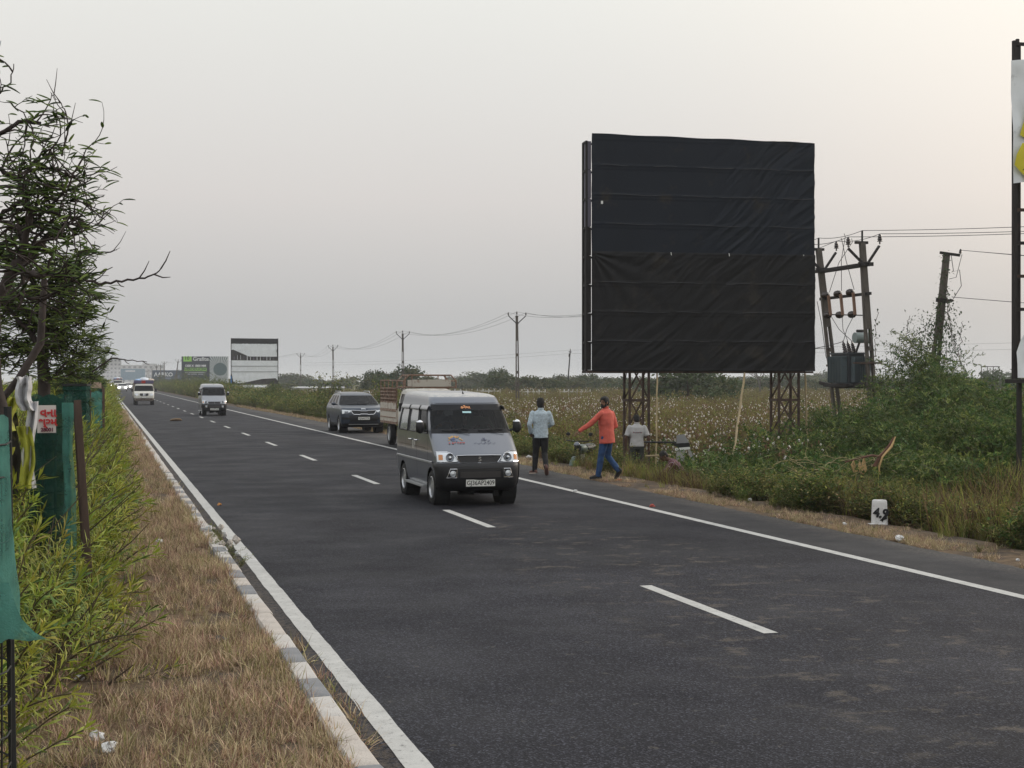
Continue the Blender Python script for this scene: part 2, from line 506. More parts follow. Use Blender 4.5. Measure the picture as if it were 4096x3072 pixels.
# ------------------------------------------------------------------ asphalt
def asphalt_material():
    m = bpy.data.materials.new('asphalt'); m.use_nodes = True
    t = m.node_tree; b = t.nodes['Principled BSDF']; b.inputs['Specular IOR Level'].default_value = .16
    Nn = t.nodes.new; Lk = t.links.new
    c = Nn('ShaderNodeTexCoord'); s = Nn('ShaderNodeSeparateXYZ'); Lk(c.outputs['Object'], s.inputs[0])
    X, Y = s.outputs['X'], s.outputs['Y']
    def nz(scale, det=5, rough=.6, st=(1, 1, 1)):
        mp = Nn('ShaderNodeMapping'); mp.inputs['Scale'].default_value = st; Lk(c.outputs['Object'], mp.inputs[0])
        n = Nn('ShaderNodeTexNoise'); n.inputs['Scale'].default_value = scale; n.inputs['Detail'].default_value = det; n.inputs['Roughness'].default_value = rough
        Lk(mp.outputs[0], n.inputs['Vector']); return n.outputs['Fac']
    def rg(f, a, bb, lo=0.0, hi=1.0):
        k = Nn('ShaderNodeMapRange'); k.inputs['From Min'].default_value = a; k.inputs['From Max'].default_value = bb
        k.inputs['To Min'].default_value = lo; k.inputs['To Max'].default_value = hi; Lk(f, k.inputs[0]); return k.outputs[0]
    def mth(op, a, bb=None):
        k = Nn('ShaderNodeMath'); k.operation = op; Lk(a, k.inputs[0])
        if bb is not None:
            if isinstance(bb, (int, float)): k.inputs[1].default_value = bb
            else: Lk(bb, k.inputs[1])
        return k.outputs[0]
    def col(v): 
        k = Nn('ShaderNodeRGB'); k.outputs[0].default_value = (*v, 1); return k.outputs[0]
    def mix(f, a, bb):
        k = Nn('ShaderNodeMix'); k.data_type = 'RGBA'; Lk(f, k.inputs[0]); Lk(a, k.inputs[6]); Lk(bb, k.inputs[7]); return k.outputs[2]
    # chips of stone
    vo = Nn('ShaderNodeTexVoronoi'); vo.inputs['Scale'].default_value = 88; Lk(c.outputs['Object'], vo.inputs['Vector'])
    sepc = Nn('ShaderNodeSeparateColor'); Lk(vo.outputs['Color'], sepc.inputs[0])
    chip = mth('POWER', sepc.outputs[0], 4.5)
    base = mix(chip, col((.0058, .0061, .0094)), col((.057, .058, .073)))
    fine = mth('MULTIPLY', rg(nz(45, 3), .35, .65, .65, 1.35), rg(nz(.5, 6), .3, .7, .86, 1.14))
    # lane tracks worn smoother and darker, edges greyer
    tr = rg(nz(1.0, 4, .6, (1.3, .05, 1)), .3, .7, .85, 1.15)
    fine = mth('MULTIPLY', fine, tr)
    # a seam across the road: the nearer course is coarser and a little paler
    seam = rg(mth('ADD', Y, rg(nz(.8, 3), 0, 1, -.25, .25)), 15.05, 15.35, 1.16, .88)
    fine = mth('MULTIPLY', fine, seam)
    sv = Nn('ShaderNodeVectorMath'); sv.operation = 'SCALE'; Lk(base, sv.inputs[0]); Lk(fine, sv.inputs['Scale'])
    a = sv.outputs[0]
    # the shoulder outside the edge line is an older, greyer course
    sh = rg(mth('ADD', X, rg(nz(1.5, 4), 0, 1, -.12, .12)), 8.62, 8.72)
    a = mix(mth('MULTIPLY', sh, .75), a, mix(rg(nz(2.2, 7), .35, .65), col((.026, .026, .0285)), col((.045, .0445, .046))))
    # loose grit at the shoulder's rim
    gr = mth('MULTIPLY', rg(mth('ADD', X, rg(nz(1.1, 5), 0, 1, -.5, .5)), 9.45, 9.85), rg(nz(14, 8, .8), .40, .62))
    a = mix(gr, a, mix(rg(nz(30, 4), .35, .65), col((.030, .029, .028)), col((.15, .135, .12))))
    # dried mud smears near the centre line
    lane = mth('SUBTRACT', 1.0 and rg(mth('ABSOLUTE', mth('SUBTRACT', X, 5.9)), 0.3, 1.9, 1.0, 0.0), rg(Y, 17, 24))
    mud = mth('MULTIPLY', rg(nz(2.6, 9, .70, (1, 1.3, 1)), .545, .63), rg(lane, .05, .5))
    mud = mth('MULTIPLY', mud, rg(nz(55, 5, .75), .36, .56))
    a = mix(mth('MULTIPLY', mud, .8), a, col((.115, .098, .080)))
    # small crumbs everywhere
    cr_ = rg(nz(6.5, 6, .65), .64, .68)
    a = mix(mth('MULTIPLY', cr_, .5), a, col((.11, .098, .085)))
    # dust along the kerb
    ke = mth('MULTIPLY', rg(X, 1.72, 1.50), rg(nz(16, 6, .75), .42, .60))
    a = mix(mth('MULTIPLY', ke, .8), a, col((.10, .082, .065)))
    Lk(a, b.inputs['Base Color'])
    Lk(rg(nz(.7, 5), .3, .7, .62, .86), b.inputs['Roughness'])
    bp = Nn('ShaderNodeBump'); bp.inputs['Strength'].default_value = .55; bp.inputs['Distance'].default_value = .006
    Lk(vo.outputs['Distance'], bp.inputs['Height']); Lk(bp.outputs[0], b.inputs['Normal'])
    return m
M_ASPH = asphalt_material()
ry = list(np.arange(-20, 5, 2.0)) + list(np.arange(5, 60, .18)) + axis_pts(60.2, 2600, .5, 1.035)
rows = []
for y in ry:
    e = shoulder_edge(y) + .05 * fnoise(1, y, 9, 4)
    rows.append([(1.38, y, 0)] + [(1.38 + (e - .16 - 1.38) * k, y, .004 * 0) for k in (.08, .3, .5, .7, .9, 1)] + [(e, y, -.022)])
mb = MB(); mb.grid(rows)
road = mb.build('road', M_ASPH); tag(road, kind='structure')
mb = MB(); mb.grid([[(-13.3, y, 0), (-9.5, y, 0), (-5.72, y, 0)] for y in axis_pts(-20, 2600, 4, 1.1)])
o = mb.build('opposite_road', M_ASPH); tag(o, kind='structure')

M_PAINT = mat('worn_road_paint', (.43, .43, .415), .75, var=.16, vscale=5, dirt=(.11, .11, .108), dscale=22, dthr=.57, bump=.3, bscale=90)
M_KWHITE = mat('kerb_white', (.48, .46, .435), .85, var=.10, vscale=5, dirt=(.30, .25, .21), dscale=9, dthr=.56, bump=.3, bscale=60)
M_KBLACK = mat('kerb_grey', (.20, .205, .215), .85, var=.15, vscale=5, dirt=(.36, .32, .28), dscale=7, dthr=.58, bump=.3, bscale=60)
M_KCON = mat('kerb_concrete', (.46, .42, .38), .9, var=.15, vscale=5, dirt=(.28, .23, .19), dscale=8, dthr=.58, bump=.4, bscale=60)

def strip(x0, x1, y0, y1, z, name, m, parent, jag=0.0, st=.25):
    n = max(2, int((y1 - y0) / st) + 1); rows = []
    for i in range(n):
        y = y0 + (y1 - y0) * i / (n - 1)
        rows.append([(x0 + jag * fnoise(1, y, 4, 1), y, z), (x1 + jag * fnoise(5, y, 4, 7), y, z)])
    mb = MB(); mb.grid(rows)
    o = mb.build(name, m, parent); return o
strip(1.572, 1.722, -15, 90, .004, 'edge_line', M_PAINT, road, .008, .12)
strip(1.572, 1.722, 90, 1500, .004, 'edge_line', M_PAINT, road, 0, 50)
strip(8.535, 8.685, -15, 90, .004, 'edge_line', M_PAINT, road, .004, .2)
strip(8.535, 8.685, 90, 1500, .004, 'edge_line', M_PAINT, road, 0, 50)
# dashes, 3 m long every 9 m
Y0 = 10.97
for k in range(-1, 34):
    strip(5.285, 5.415, Y0 + 9.0 * k, Y0 + 9.0 * k + 2.9, .004, 'lane_dash', M_PAINT, road, .004, .2)
# kerb of separate painted stones
kerb = thing('kerb', None, None, (1.31, 0, 0)); tag(kerb, kind='structure')
def stone_mesh(seed, l=.555):
    rr = random.Random(seed); mb = MB(); w = .16; h = .22
    t = .018
    P = []
    for (y, k) in ((-l / 2, .6), (-l / 2 + t, 1), (l / 2 - t, 1), (l / 2, .6)):
        P.append([(-w / 2, y, -h + .1), (-w / 2, y, -t * (2 - k)), (-w / 2 + t, y, -t * (1 - k)), (w / 2 - t, y, -t * (1 - k)), (w / 2, y, -t * (2 - k)), (w / 2, y, -h + .1)])
    mb.grid(P); n = 6
    mb.add([P[0][i] for i in range(6)], [(0, 1, 2, 3, 4, 5)]); mb.add([P[3][i] for i in range(6)], [(5, 4, 3, 2, 1, 0)])
    return mb
KM = [[stone_mesh(q).mesh('kerb_stone', m, 40) for q in range(2)] for m in (M_KWHITE, M_KBLACK, M_KCON)]
kr = random.Random(4)
for i in range(120):
    y = 2.0 + .568 * i
    c = 1 if i % 2 else 0
    if kr.random() < .42: c = 2
    if y > 34 : c = 0 if kr.random() < .7 else 2
    o = bpy.data.objects.new('kerb_stone', KM[c][kr.randrange(2)]); COL.objects.link(o); o.parent = kerb
    o.location = (kr.uniform(-.006, .006), y, KZ + kr.uniform(-.008, .004)); o.rotation_euler = (kr.uniform(-.01, .01), kr.uniform(-.02, .02), kr.uniform(-.008, .008))
mb = MB(); y = 2.0 + .568 * 120 - .28
while y < 700:
    l = .565 if y < 250 else 8; mb.box((0, y + l / 2, KZ - .11), (.16, l - .012, .22), mi=0 if kr.random() < .7 else 1); y += l
o = mb.build('kerb_stones', [M_KWHITE, M_KCON], kerb); tag(o, kind='stuff')
mb = MB(); mb.box((-5.6, 350, .03), (.18, 740, .2)); tag(mb.build('far_kerb', M_KCON), kind='structure')

# ------------------------------------------------------------------ plant library
def blade(mb, base, az, ln, w, lean, curl, seg=3, mi=None, rr=random):
    x, y, z = base; px, py = math.cos(az), math.sin(az); qx, qy = -py, px
    t = lean; P = []; h = 0; d = 0
    tw = rr.uniform(-.5, .5)
    for i in range(seg + 1):
        f = i / seg; ww = w * (1 - f) ** .6 * .5 + w * .04
        P.append([(x + px * d - qx * ww, y + py * d - qy * ww, z + h), (x + px * d + qx * ww, y + py * d + qy * ww, z + h)])
        d += math.sin(t) * ln / seg; h += math.cos(t) * ln / seg; t += curl / seg
    mb.grid(P, mi)

def leaf(mb, p, d, ln, w, up=(0, 0, 1), droop=.25, mi=None):
    p = Vector(p); d = Vector(d).normalized(); u = Vector(up)
    s = d.cross(u)
    if s.length < .05: s = d.cross(Vector((1, 0, 0)))
    s.normalize(); n = s.cross(d)
    a = p + d * ln * .45 - n * ln * .02; b = p + d * ln - n * ln * droop
    mb.add([p, a + s * w / 2, b, a - s * w / 2], [(0, 1, 2), (0, 2, 3)] if mi is None else [(0, 1, 2), (0, 2, 3)], mi)

M_DRY = [mat('dry_grass_tan', (.53, .42, .275), .9, spec=.15, rnd=.38, trans=.25), mat('dry_grass_brown', (.245, .165, .110), .9, spec=.15, rnd=.45, trans=.25),
         mat('dry_grass_olive', (.26, .245, .10), .9, spec=.15, rnd=.3, trans=.25)]
def dry_tuft(seed):
    rr = random.Random(seed); mb = MB()
    for i in range(26):
        a = rr.uniform(0, 6.28); r = rr.uniform(0, .06)
        blade(mb, (r * math.cos(a), r * math.sin(a), -.01), rr.uniform(0, 6.28), rr.uniform(.05, .15), rr.uniform(.0035, .0065), rr.uniform(.1, 1.25), rr.uniform(.1, 1.0), 2, rr.choices((0, 1, 2), (4.5, 4, .8 if seed % 4 else 8))[0], rr)
    return bpy.data.objects.new('dry_tuft', mb.mesh('dry_tuft', M_DRY))
C_DRY = variants('lib_dry', [dry_tuft(i) for i in range(8)])
M_GRASS = [mat('grass_yellow_green', (.235, .245, .058), .8, spec=.2, rnd=.3, trans=.3), mat('grass_green', (.115, .175, .034), .8, spec=.2, rnd=.3, trans=.3), mat('grass_straw', (.34, .27, .13), .9, spec=.1, rnd=.3, trans=.2),
           mat('weed_leaf', (.075, .120, .028), .75, spec=.25, rnd=.35, trans=.25), mat('weed_stem', (.14, .12, .05), .85)]
def clump(seed, h=.5, n=34):
    rr = random.Random(seed); mb = MB()
    for i in range(n):
        a = rr.uniform(0, 6.28); r = rr.uniform(0, .12)
        blade(mb, (r * math.cos(a), r * math.sin(a), -.02), rr.uniform(0, 6.28), h * rr.uniform(.5, 1.1), rr.uniform(.007, .014), rr.uniform(.03, .5), rr.uniform(.2, 1.3), 3, rr.choices((0, 1, 2), (5, 3, 2.5))[0], rr)
    return bpy.data.objects.new('grass_clump', mb.mesh('grass_clump', M_GRASS))
def weed(seed, h=.45, br=7):
    rr = random.Random(seed); mb = MB()
    for i in range(br):
        a = rr.uniform(0, 6.28); ln = h * rr.uniform(.6, 1.15); le = rr.uniform(.05, .8)
        p = Vector((0, 0, 0)); pts = [p.copy()]
        for k in range(5):
            p = p + Vector((math.cos(a) * math.sin(le), math.sin(a) * math.sin(le), math.cos(le))) * ln / 5; pts.append(p.copy()); le += rr.uniform(-.1, .25); a += rr.uniform(-.3, .3)
        mb.tube(pts, [.005, .004, .003, .003, .002, .001], 3, False, 4)
        for k in range(1, 6):
            for q in range(6):
                d = Vector((rr.uniform(-1, 1), rr.uniform(-1, 1), rr.uniform(-.2, .8)))
                leaf(mb, pts[k].lerp(pts[k - 1], rr.random()) + d * rr.uniform(.005, .05), d, rr.uniform(.03, .062), rr.uniform(.014, .030), droop=rr.uniform(0, .5), mi=rr.choices((3, 0, 2), (6, 2.4, .8))[0])
    return bpy.data.objects.new('weed', mb.mesh('weed', M_GRASS))
C_VERGE = variants('lib_verge', [clump(i, .34 + .05 * (i % 4)) for i in range(6)] + [weed(20 + i, .5, 11) for i in range(5)])

M_OLE = [mat('oleander_leaf', (.235, .275, .036), .55, spec=.35, rnd=.34, trans=.28), mat('oleander_dark_leaf', (.090, .145, .026), .55, spec=.35, rnd=.3, trans=.2), mat('oleander_stem', (.085, .065, .035), .85),
         mat('oleander_yellow_leaf', (.30, .27, .045), .6, spec=.3, rnd=.2, trans=.3)]
def oleander_shoot(seed):
    rr = random.Random(seed); mb = MB(); p = Vector((0, 0, 0)); d = Vector((rr.uniform(-.2, .2), rr.uniform(-.2, .2), 1)).normalized(); pts = [p.copy()]
    ln = rr.uniform(.42, .62); n = 9
    for k in range(n):
        d = (d + Vector((rr.uniform(-.14, .14), rr.uniform(-.14, .14), rr.uniform(-.02, .05)))).normalized()
        p = p + d * ln / n; pts.append(p.copy())
        if k < 2: continue
        a0 = rr.uniform(0, 6.28)
        for q in range(4 if k < n - 1 else 7):
            a = a0 + q * 6.28 / (4 if k < n - 1 else 7); s = d.orthogonal().normalized(); s2 = d.cross(s)
            up_ = rr.uniform(.35, 1.0) if k < n - 1 else rr.uniform(.9, 2.2)
            e = (s * math.cos(a) + s2 * math.sin(a) + d * up_).normalized()
            L_ = rr.uniform(.10, .185); w = rr.uniform(.010, .018); n_ = rr.choices((0, 1, 3), (6.5, 2.6, 1.3))[0]
            sd_ = e.cross(Vector((0, 0, 1))); sd_ = sd_.normalized() if sd_.length > .05 else Vector((1, 0, 0))
            m1 = p + e * L_ * .5; tip = p + e * L_ * .95 - Vector((0, 0, rr.uniform(.0, .045)))
            mb.add([p, m1 + sd_ * w / 2, tip, m1 - sd_ * w / 2], [(0, 1, 2, 3)], n_)
    mb.tube(pts, [.006] * 4 + [.004] * 6, 4, False, 2)
    return bpy.data.objects.new('oleander_shoot', mb.mesh('oleander_shoot', M_OLE))
C_OLE = variants('lib_oleander', [oleander_shoot(40 + i) for i in range(8)])

M_COT = [mat('cotton_leaf_olive', (.200, .178, .058), .85, spec=.15, rnd=.35, trans=.25), mat('cotton_leaf_brown', (.215, .145, .085), .9, spec=.1, rnd=.35, trans=.2), mat('cotton_stem', (.12, .075, .045), .9),
         mat('cotton_boll', (.74, .70, .66), .95, spec=.05), mat('cotton_leaf_green', (.165, .180, .046), .8, spec=.2, rnd=.3, trans=.25)]
def cotton(seed, bolls=16, green=.3, dry=.3):
    rr = random.Random(seed); mb = MB()
    H = rr.uniform(.95, 1.25)
    mb.tube([(0, 0, 0), (rr.uniform(-.05, .05), rr.uniform(-.05, .05), H * .55), (rr.uniform(-.1, .1), rr.uniform(-.1, .1), H)], [.012, .009, .004], 3, False, 2)
    tips = []
    for i in range(13):
        z = H * (.15 + .8 * i / 13); a = rr.uniform(0, 6.28); ln = (.62 - .35 * i / 13) * rr.uniform(.7, 1.2)
        p0 = Vector((0, 0, z)); p1 = p0 + Vector((math.cos(a), math.sin(a), .25)) * ln * .55; p2 = p0 + Vector((math.cos(a), math.sin(a), .42 + rr.uniform(-.2, .3))) * ln
        mb.tube([p0, p1, p2], [.006, .004, .002], 3, False, 2)
        for k in range(4):
            tips.append(p0.lerp(p1, k / 4) if k < 2 else p1.lerp(p2, (k - 1) / 3)); 
        tips.append(p2)
    for i in range(115):
        p = rr.choice(tips) + Vector((rr.uniform(-.07, .07), rr.uniform(-.07, .07), rr.uniform(-.05, .07)))
        u = rr.random(); mi = 4 if u < green else (1 if u < green + dry else 0)
        leaf(mb, p, (rr.uniform(-1, 1), rr.uniform(-1, 1), rr.uniform(-.9, .6)), rr.uniform(.05, .10), rr.uniform(.03, .07), droop=rr.uniform(0, .6), mi=mi)
    for i in range(bolls):
        p = rr.choice(tips) + Vector((rr.uniform(-.05, .05), rr.uniform(-.05, .05), rr.uniform(-.04, .04))); r = rr.uniform(.016, .032)
        mb.blob(p, (r, r, r * rr.uniform(.8, 1.5)), 3, 5, 3, .25, rr)
    return bpy.data.objects.new('cotton_plant', mb.mesh('cotton_plant', M_COT))
C_COT = variants('lib_cotton', [cotton(60, 0, .5, .1), cotton(61, 2, .4, .2), cotton(62, 6, .3, .3), cotton(63, 11, .2, .4), cotton(64, 22, .1, .55), cotton(65, 34, .05, .65)])

M_PRO = [mat('thorn_leaf', (.048, .092, .020), .7, spec=.25, rnd=.35, trans=.25), mat('thorn_leaf_light', (.165, .215, .055), .7, spec=.25, rnd=.3, trans=.25), mat('thorn_stem', (.12, .095, .055), .9)]
def spray(seed, ln=.95):
    """arching thorn branch with feathery leaves"""
    rr = random.Random(seed); mb = MB()
    for b in range(3):
        a = rr.uniform(-.5, .5) + b * .5 - .5; p = Vector((0, 0, 0)); t = rr.uniform(.2, .7); pts = [p.copy()]
        for k in range(7):
            p = p + Vector((math.cos(a) * math.sin(t), math.sin(a) * math.sin(t), math.cos(t))) * ln / 7; pts.append(p.copy()); t += rr.uniform(.0, .32); a += rr.uniform(-.2, .2)
            for q in range(4):
                d = Vector((rr.uniform(-1, 1), rr.uniform(-1, 1), rr.uniform(-.5, .9))).normalized(); fl = rr.uniform(.07, .13); mi = 0 if rr.random() < .72 else 1
                s = d.cross(Vector((rr.uniform(-1, 1), rr.uniform(-1, 1), rr.uniform(-1, 1)))).normalized()
                for j in range(3):
                    c = p + d * fl * (.25 + .33 * j); w = .022
                    mb.add([c - d * .011, c + s * w + d * .008, c + d * .02, c - s * w + d * .008], [(0, 1, 2, 3)], mi)
        mb.tube(pts, [.007, .006, .005, .004, .003, .003, .002, .001], 3, False, 2)
    return bpy.data.objects.new('thorn_spray', mb.mesh('thorn_spray', M_PRO))
C_PRO = variants('lib_thorn', [spray(80 + i) for i in range(6)])

# ------------------------------------------------------------------ visibility wedge (what the camera or a step to its side could see)
ca, sa = math.cos(R(VIEW_AZ)), math.sin(R(VIEW_AZ))
def in_view(x, y, m=1.5):
    xc = x * ca - y * sa; z = x * sa + y * ca
    return z > 1 and abs(xc) < z * .3556 * 1.06 + m

# ------------------------------------------------------------------ the median's dry grass
pts = []; rot = []; scl = []; ix = []
def put(x, y, z, s, k, rl=.25, rr=rng):
    pts.append((x, y, z)); rot.append((rr.uniform(-rl, rl), rr.uniform(-rl, rl), rr.uniform(0, 6.28))); scl.append(s); ix.append(k)
for (y0, y1, den) in ((5.0, 12, 230), (12, 22, 130), (22, 45, 62), (45, 100, 26)):
    n = int((y1 - y0) * 4.0 * den)
    for q in range(n):
        x = rng.uniform(-2.7, 1.3); y = rng.uniform(y0, y1)
        e = 1.345 + .08 * fnoise(3, y, 1.7, 1) + .05 * fnoise(3, y, 6, 1)
        if x > e or not in_view(x, y, 1.6): continue
        d = fnoise(x, y, .9, 20) + .5 * fnoise(x, y, 3, 30)
        if d < -.25 and rng.rand() < .75: continue
        k = rng.randint(0, 8)
        if k % 4 == 0 and fnoise(x, y, .6, 44) + .25 * sstep(.7, 1.3, x) < .08 and rng.rand() < .75: k += 1
        s = rng.uniform(.65, 1.25) * (1 + .5 * max(0, fnoise(x, y, .5, 12))) * (1.0 if y < 22 else 1.3 if y < 45 else 1.9)
        put(x, y, ground_z(x, y) - .005, s, k, .35)
scatter('dry_grass', C_DRY, pts, rot, scl, ix, 'brown dry grass covering the median beside the kerb')

# ------------------------------------------------------------------ oleander hedge on the median
def hedge_edge(y):
    return -.34 - .30 * sstep(9.5, 7.5, y) + .30 * fnoise(9, y, .55, 2) + .16 * fnoise(9, y, 1.7, 5) + .34 * sstep(9, 17, y) 
def hedge_h(x, y):
    e = hedge_edge(y); d = e - x
    h = 1.50 * (1 - math.exp(-max(d, 0) * 2.6))
    h *= .62 + .38 * sstep(8.3, 13, y)
    return max(.22, h * (1 + .22 * fnoise(x, y, 1.3, 7)))
pts = []; rot = []; scl = []; ix = []
for (y0, y1, den, s0) in ((6.0, 14, 66, 1.1), (14, 26, 46, 1.3), (26, 50, 30, 1.5), (50, 110, 15, 2.0), (110, 260, 5, 3.0)):
    n = int((y1 - y0) * 3.4 * den)
    for q in range(n):
        y = rng.uniform(y0, y1); x = rng.uniform(-3.0, .75); e = hedge_edge(y)
        if x > e or not in_view(x, y, 1.8): continue
        h = hedge_h(x, y)
        f = rng.rand() ** .6
        z = ground_z(x, y) + max(0, (h - .42 * s0 * .8)) * f
        d = e - x
        if y < 9.2 and d < .9 and rng.rand() < .35: continue
        out_ = math.exp(-d * 1.6) * rng.uniform(.3, 1.25)
        pts.append((x, y, z)); rot.append((rng.uniform(-.55, .55), out_ * 1.0 + rng.uniform(-.45, .45), rng.uniform(-.9, .9))); scl.append(rng.uniform(.75, 1.15) * s0); ix.append(rng.randint(0, 8))
scatter('oleander_hedge', C_OLE, pts, rot, scl, ix, 'yellow-green oleander hedge with narrow leaves along the median')
# bare branches inside the hedge
M_TWIG = mat('bare_twig', (.075, .055, .038), .9)
mb = MB(); br_ = random.Random(5)
for q in range(150):
    y = br_.uniform(6.5, 30); x = br_.uniform(-1.8, .05) ; h = hedge_h(x, y)
    a = br_.uniform(-.8, .8) + (0 if br_.random() < .7 else 3.1); t = br_.uniform(.15, .75); p = Vector((x, y, .05)); P = [p.copy()]
    for k in range(5):
        p = p + Vector((math.cos(a) * math.sin(t), math.sin(a) * math.sin(t), math.cos(t))) * h * .26; P.append(p.copy()); t += br_.uniform(-.15, .25); a += br_.uniform(-.3, .3)
    mb.tube(P, [.011, .010, .008, .007, .005, .003], 5, False)
tag(mb.build('hedge_branches', M_TWIG), 'thin dark stems inside the oleander hedge', kind='stuff')

# ------------------------------------------------------------------ right-hand verge
pts = []; rot = []; scl = []; ix = []
for (y0, y1, den, s0) in ((12, 24, 46, 1.0), (24, 40, 26, 1.05), (40, 70, 11, 1.35), (70, 130, 5, 2.0), (130, 320, 2.2, 3.2)):
    n = int((y1 - y0) * 5.4 * den)
    for q in range(n):
        y = rng.uniform(y0, y1); x = rng.uniform(10.2, 15.6); e = shoulder_edge(y)
        d = x - e
        b = .62 + .30 * fnoise(4, y, .7, 6) + .12 * fnoise(4, y, 2.3, 6)
        if d < b * .35 or not in_view(x, y, 1): continue
        g = sstep(b * .55, b + .55, d)
        if rng.rand() > .12 + .9 * g: continue
        if abs(x - 10.98) < .42 and 17.4 < y < 19.5: continue
        if math.hypot(x - 12.35, y - 32.3) < .95 and rng.rand() < .85: continue
        if y < 60 and fnoise(x, y, 1.15, 77) + .22 * fnoise(x, y, 3.3, 78) < -.06 + .25 * (d < 1.3): continue
        s = (.22 + .85 * g) * rng.uniform(.55, 1.45) * s0 * (1 + .35 * fnoise(x, y, .5, 3))
        k = rng.randint(0, 6) if fnoise(x, y, .45, 17) > .16 + rng.uniform(-.2, .2) else 6 + rng.randint(0, 5)
        if k < 6: s *= .8
        put(x, y, ground_z(x, y) - .01, s, k, .2)
scatter('verge_weeds', C_VERGE, pts, rot, scl, ix, 'yellow-green weeds and tall grass along the shoulder')
pts = []; rot = []; scl = []; ix = []
for (y0, y1, den, s0) in ((12, 24, 90, 1.0), (24, 45, 45, 1.2), (45, 120, 16, 1.8)):
    for q in range(int((y1 - y0) * 2.0 * den)):
        y = rng.uniform(y0, y1); e = shoulder_edge(y); x = e + abs(rng.normal(0, .38)) - .08
        if not in_view(x, y, .5) or fnoise(x, y, 1.4, 61) < -.2: continue
        put(x, y, ground_z(x, y) - .012, rng.uniform(.45, 1.0) * s0, rng.randint(0, 8), .5)
scatter('dry_verge_grass', C_DRY, pts, rot, scl, ix, 'dry straw at the edge of the shoulder')

# ------------------------------------------------------------------ the cotton field
def cotton_edge(y): return 13.9 + .5 * fnoise(8, y, .3, 2)
pts = []; rot = []; scl = []; ix = []
def add_cotton(y0, y1, row, step, s0):
    x = 13.5
    while x < 110:
        y = y0 + rng.uniform(0, step)
        while y < y1:
            px = x + rng.uniform(-.2, .2) * row; py = y + rng.uniform(-.3, .3) * step
            if px > cotton_edge(py) and py > 26.5 - .3 * (px - 14) and not (px < 20 and py < 30 and px - py * .36 > 4.2) and in_view(px, py, 2):
                b = fnoise(px, py, .09, 5) + .6 * fnoise(px, py, .35, 15) - .18
                b += .35 * sstep(26, 36, px) * sstep(75, 45, py) - .35 * sstep(70, 120, py)
                k = int(min(5, max(0, round(2.3 + 4.2 * b + rng.uniform(-.9, .9)))))
                put(px, py, ground_z(px, py) - .03, rng.uniform(.85, 1.2) * s0 * (1 + .15 * fnoise(px, py, .12, 33)), k, .12)
            y += step
        x += row
add_cotton(22, 62, .85, .55, 1.0)
add_cotton(62, 110, 1.1, 1.0, 1.1)
add_cotton(110, 215, 2.0, 2.0, 1.30)
scatter('cotton_field', C_COT, pts, rot, scl, ix, 'ripe cotton field with white bolls behind the verge')
print('cotton', len(pts))
# low scrub beyond the verge further up the road

# ================================================================== VEHICLES (fronts face -Y, local y runs from the nose to the tail)
M_TYRE = mat('tyre_rubber', (.018, .018, .019), .85, dirt=(.09, .08, .07), dscale=6, dthr=.62)
M_RIM = mat('alloy_rim', (.55, .56, .58), .35, .8)
M_BLACKP = mat('black_plastic', (.012, .012, .0135), .5, bump=.1, bscale=200)
M_UNDER = mat('underbody', (.012, .012, .013), .9)
M_CHROME = mat('chrome', (.75, .76, .78), .12, 1.0)
M_LAMP = mat('lamp_clear', (.62, .65, .68), .10, .55, coat=1.0)
M_LENS = mat('lamp_reflector_dark', (.10, .11, .13), .12, .8, coat=1.0)
M_AMBER = mat('lamp_amber', (.62, .24, .07), .25, coat=1.0)
M_INT = mat('interior_grey', (.035, .035, .038), .85)
M_SEAT = mat('seat_cloth', (.09, .085, .08), .9)
M_PLATE = mat('plate_white', (.74, .74, .70), .5, var=.06, vscale=20)
M_INK = mat('plate_ink', (.012, .012, .014), .6)
M_GLASS = glass_mat('car_glass', (.55, .62, .68), .30)
M_GDARK = glass_mat('tinted_glass', (.35, .38, .40), .22)
M_SKYPANE = mat('window_sky_reflection', (.27, .28, .29), .2, .1, coat=.8)  # opaque pale grey: bright sky reflected in the side glass, put into the colour
M_BAND = mat('windscreen_band', (.006, .006, .008), .35, spec=.25)
M_SILVER = mat('silver_trim', (.42, .43, .44), .4, .5, dirt=(.22, .20, .18), dscale=9, dthr=.6)

def ltab(tab, x):
    if x <= tab[0][0]: return tab[0][1:]
    for a, b in zip(tab, tab[1:]):
        if x <= b[0]:
            f = (x - a[0]) / (b[0] - a[0]); return tuple(p + (q - p) * f for p, q in zip(a[1:], b[1:]))
    return tab[-1][1:]

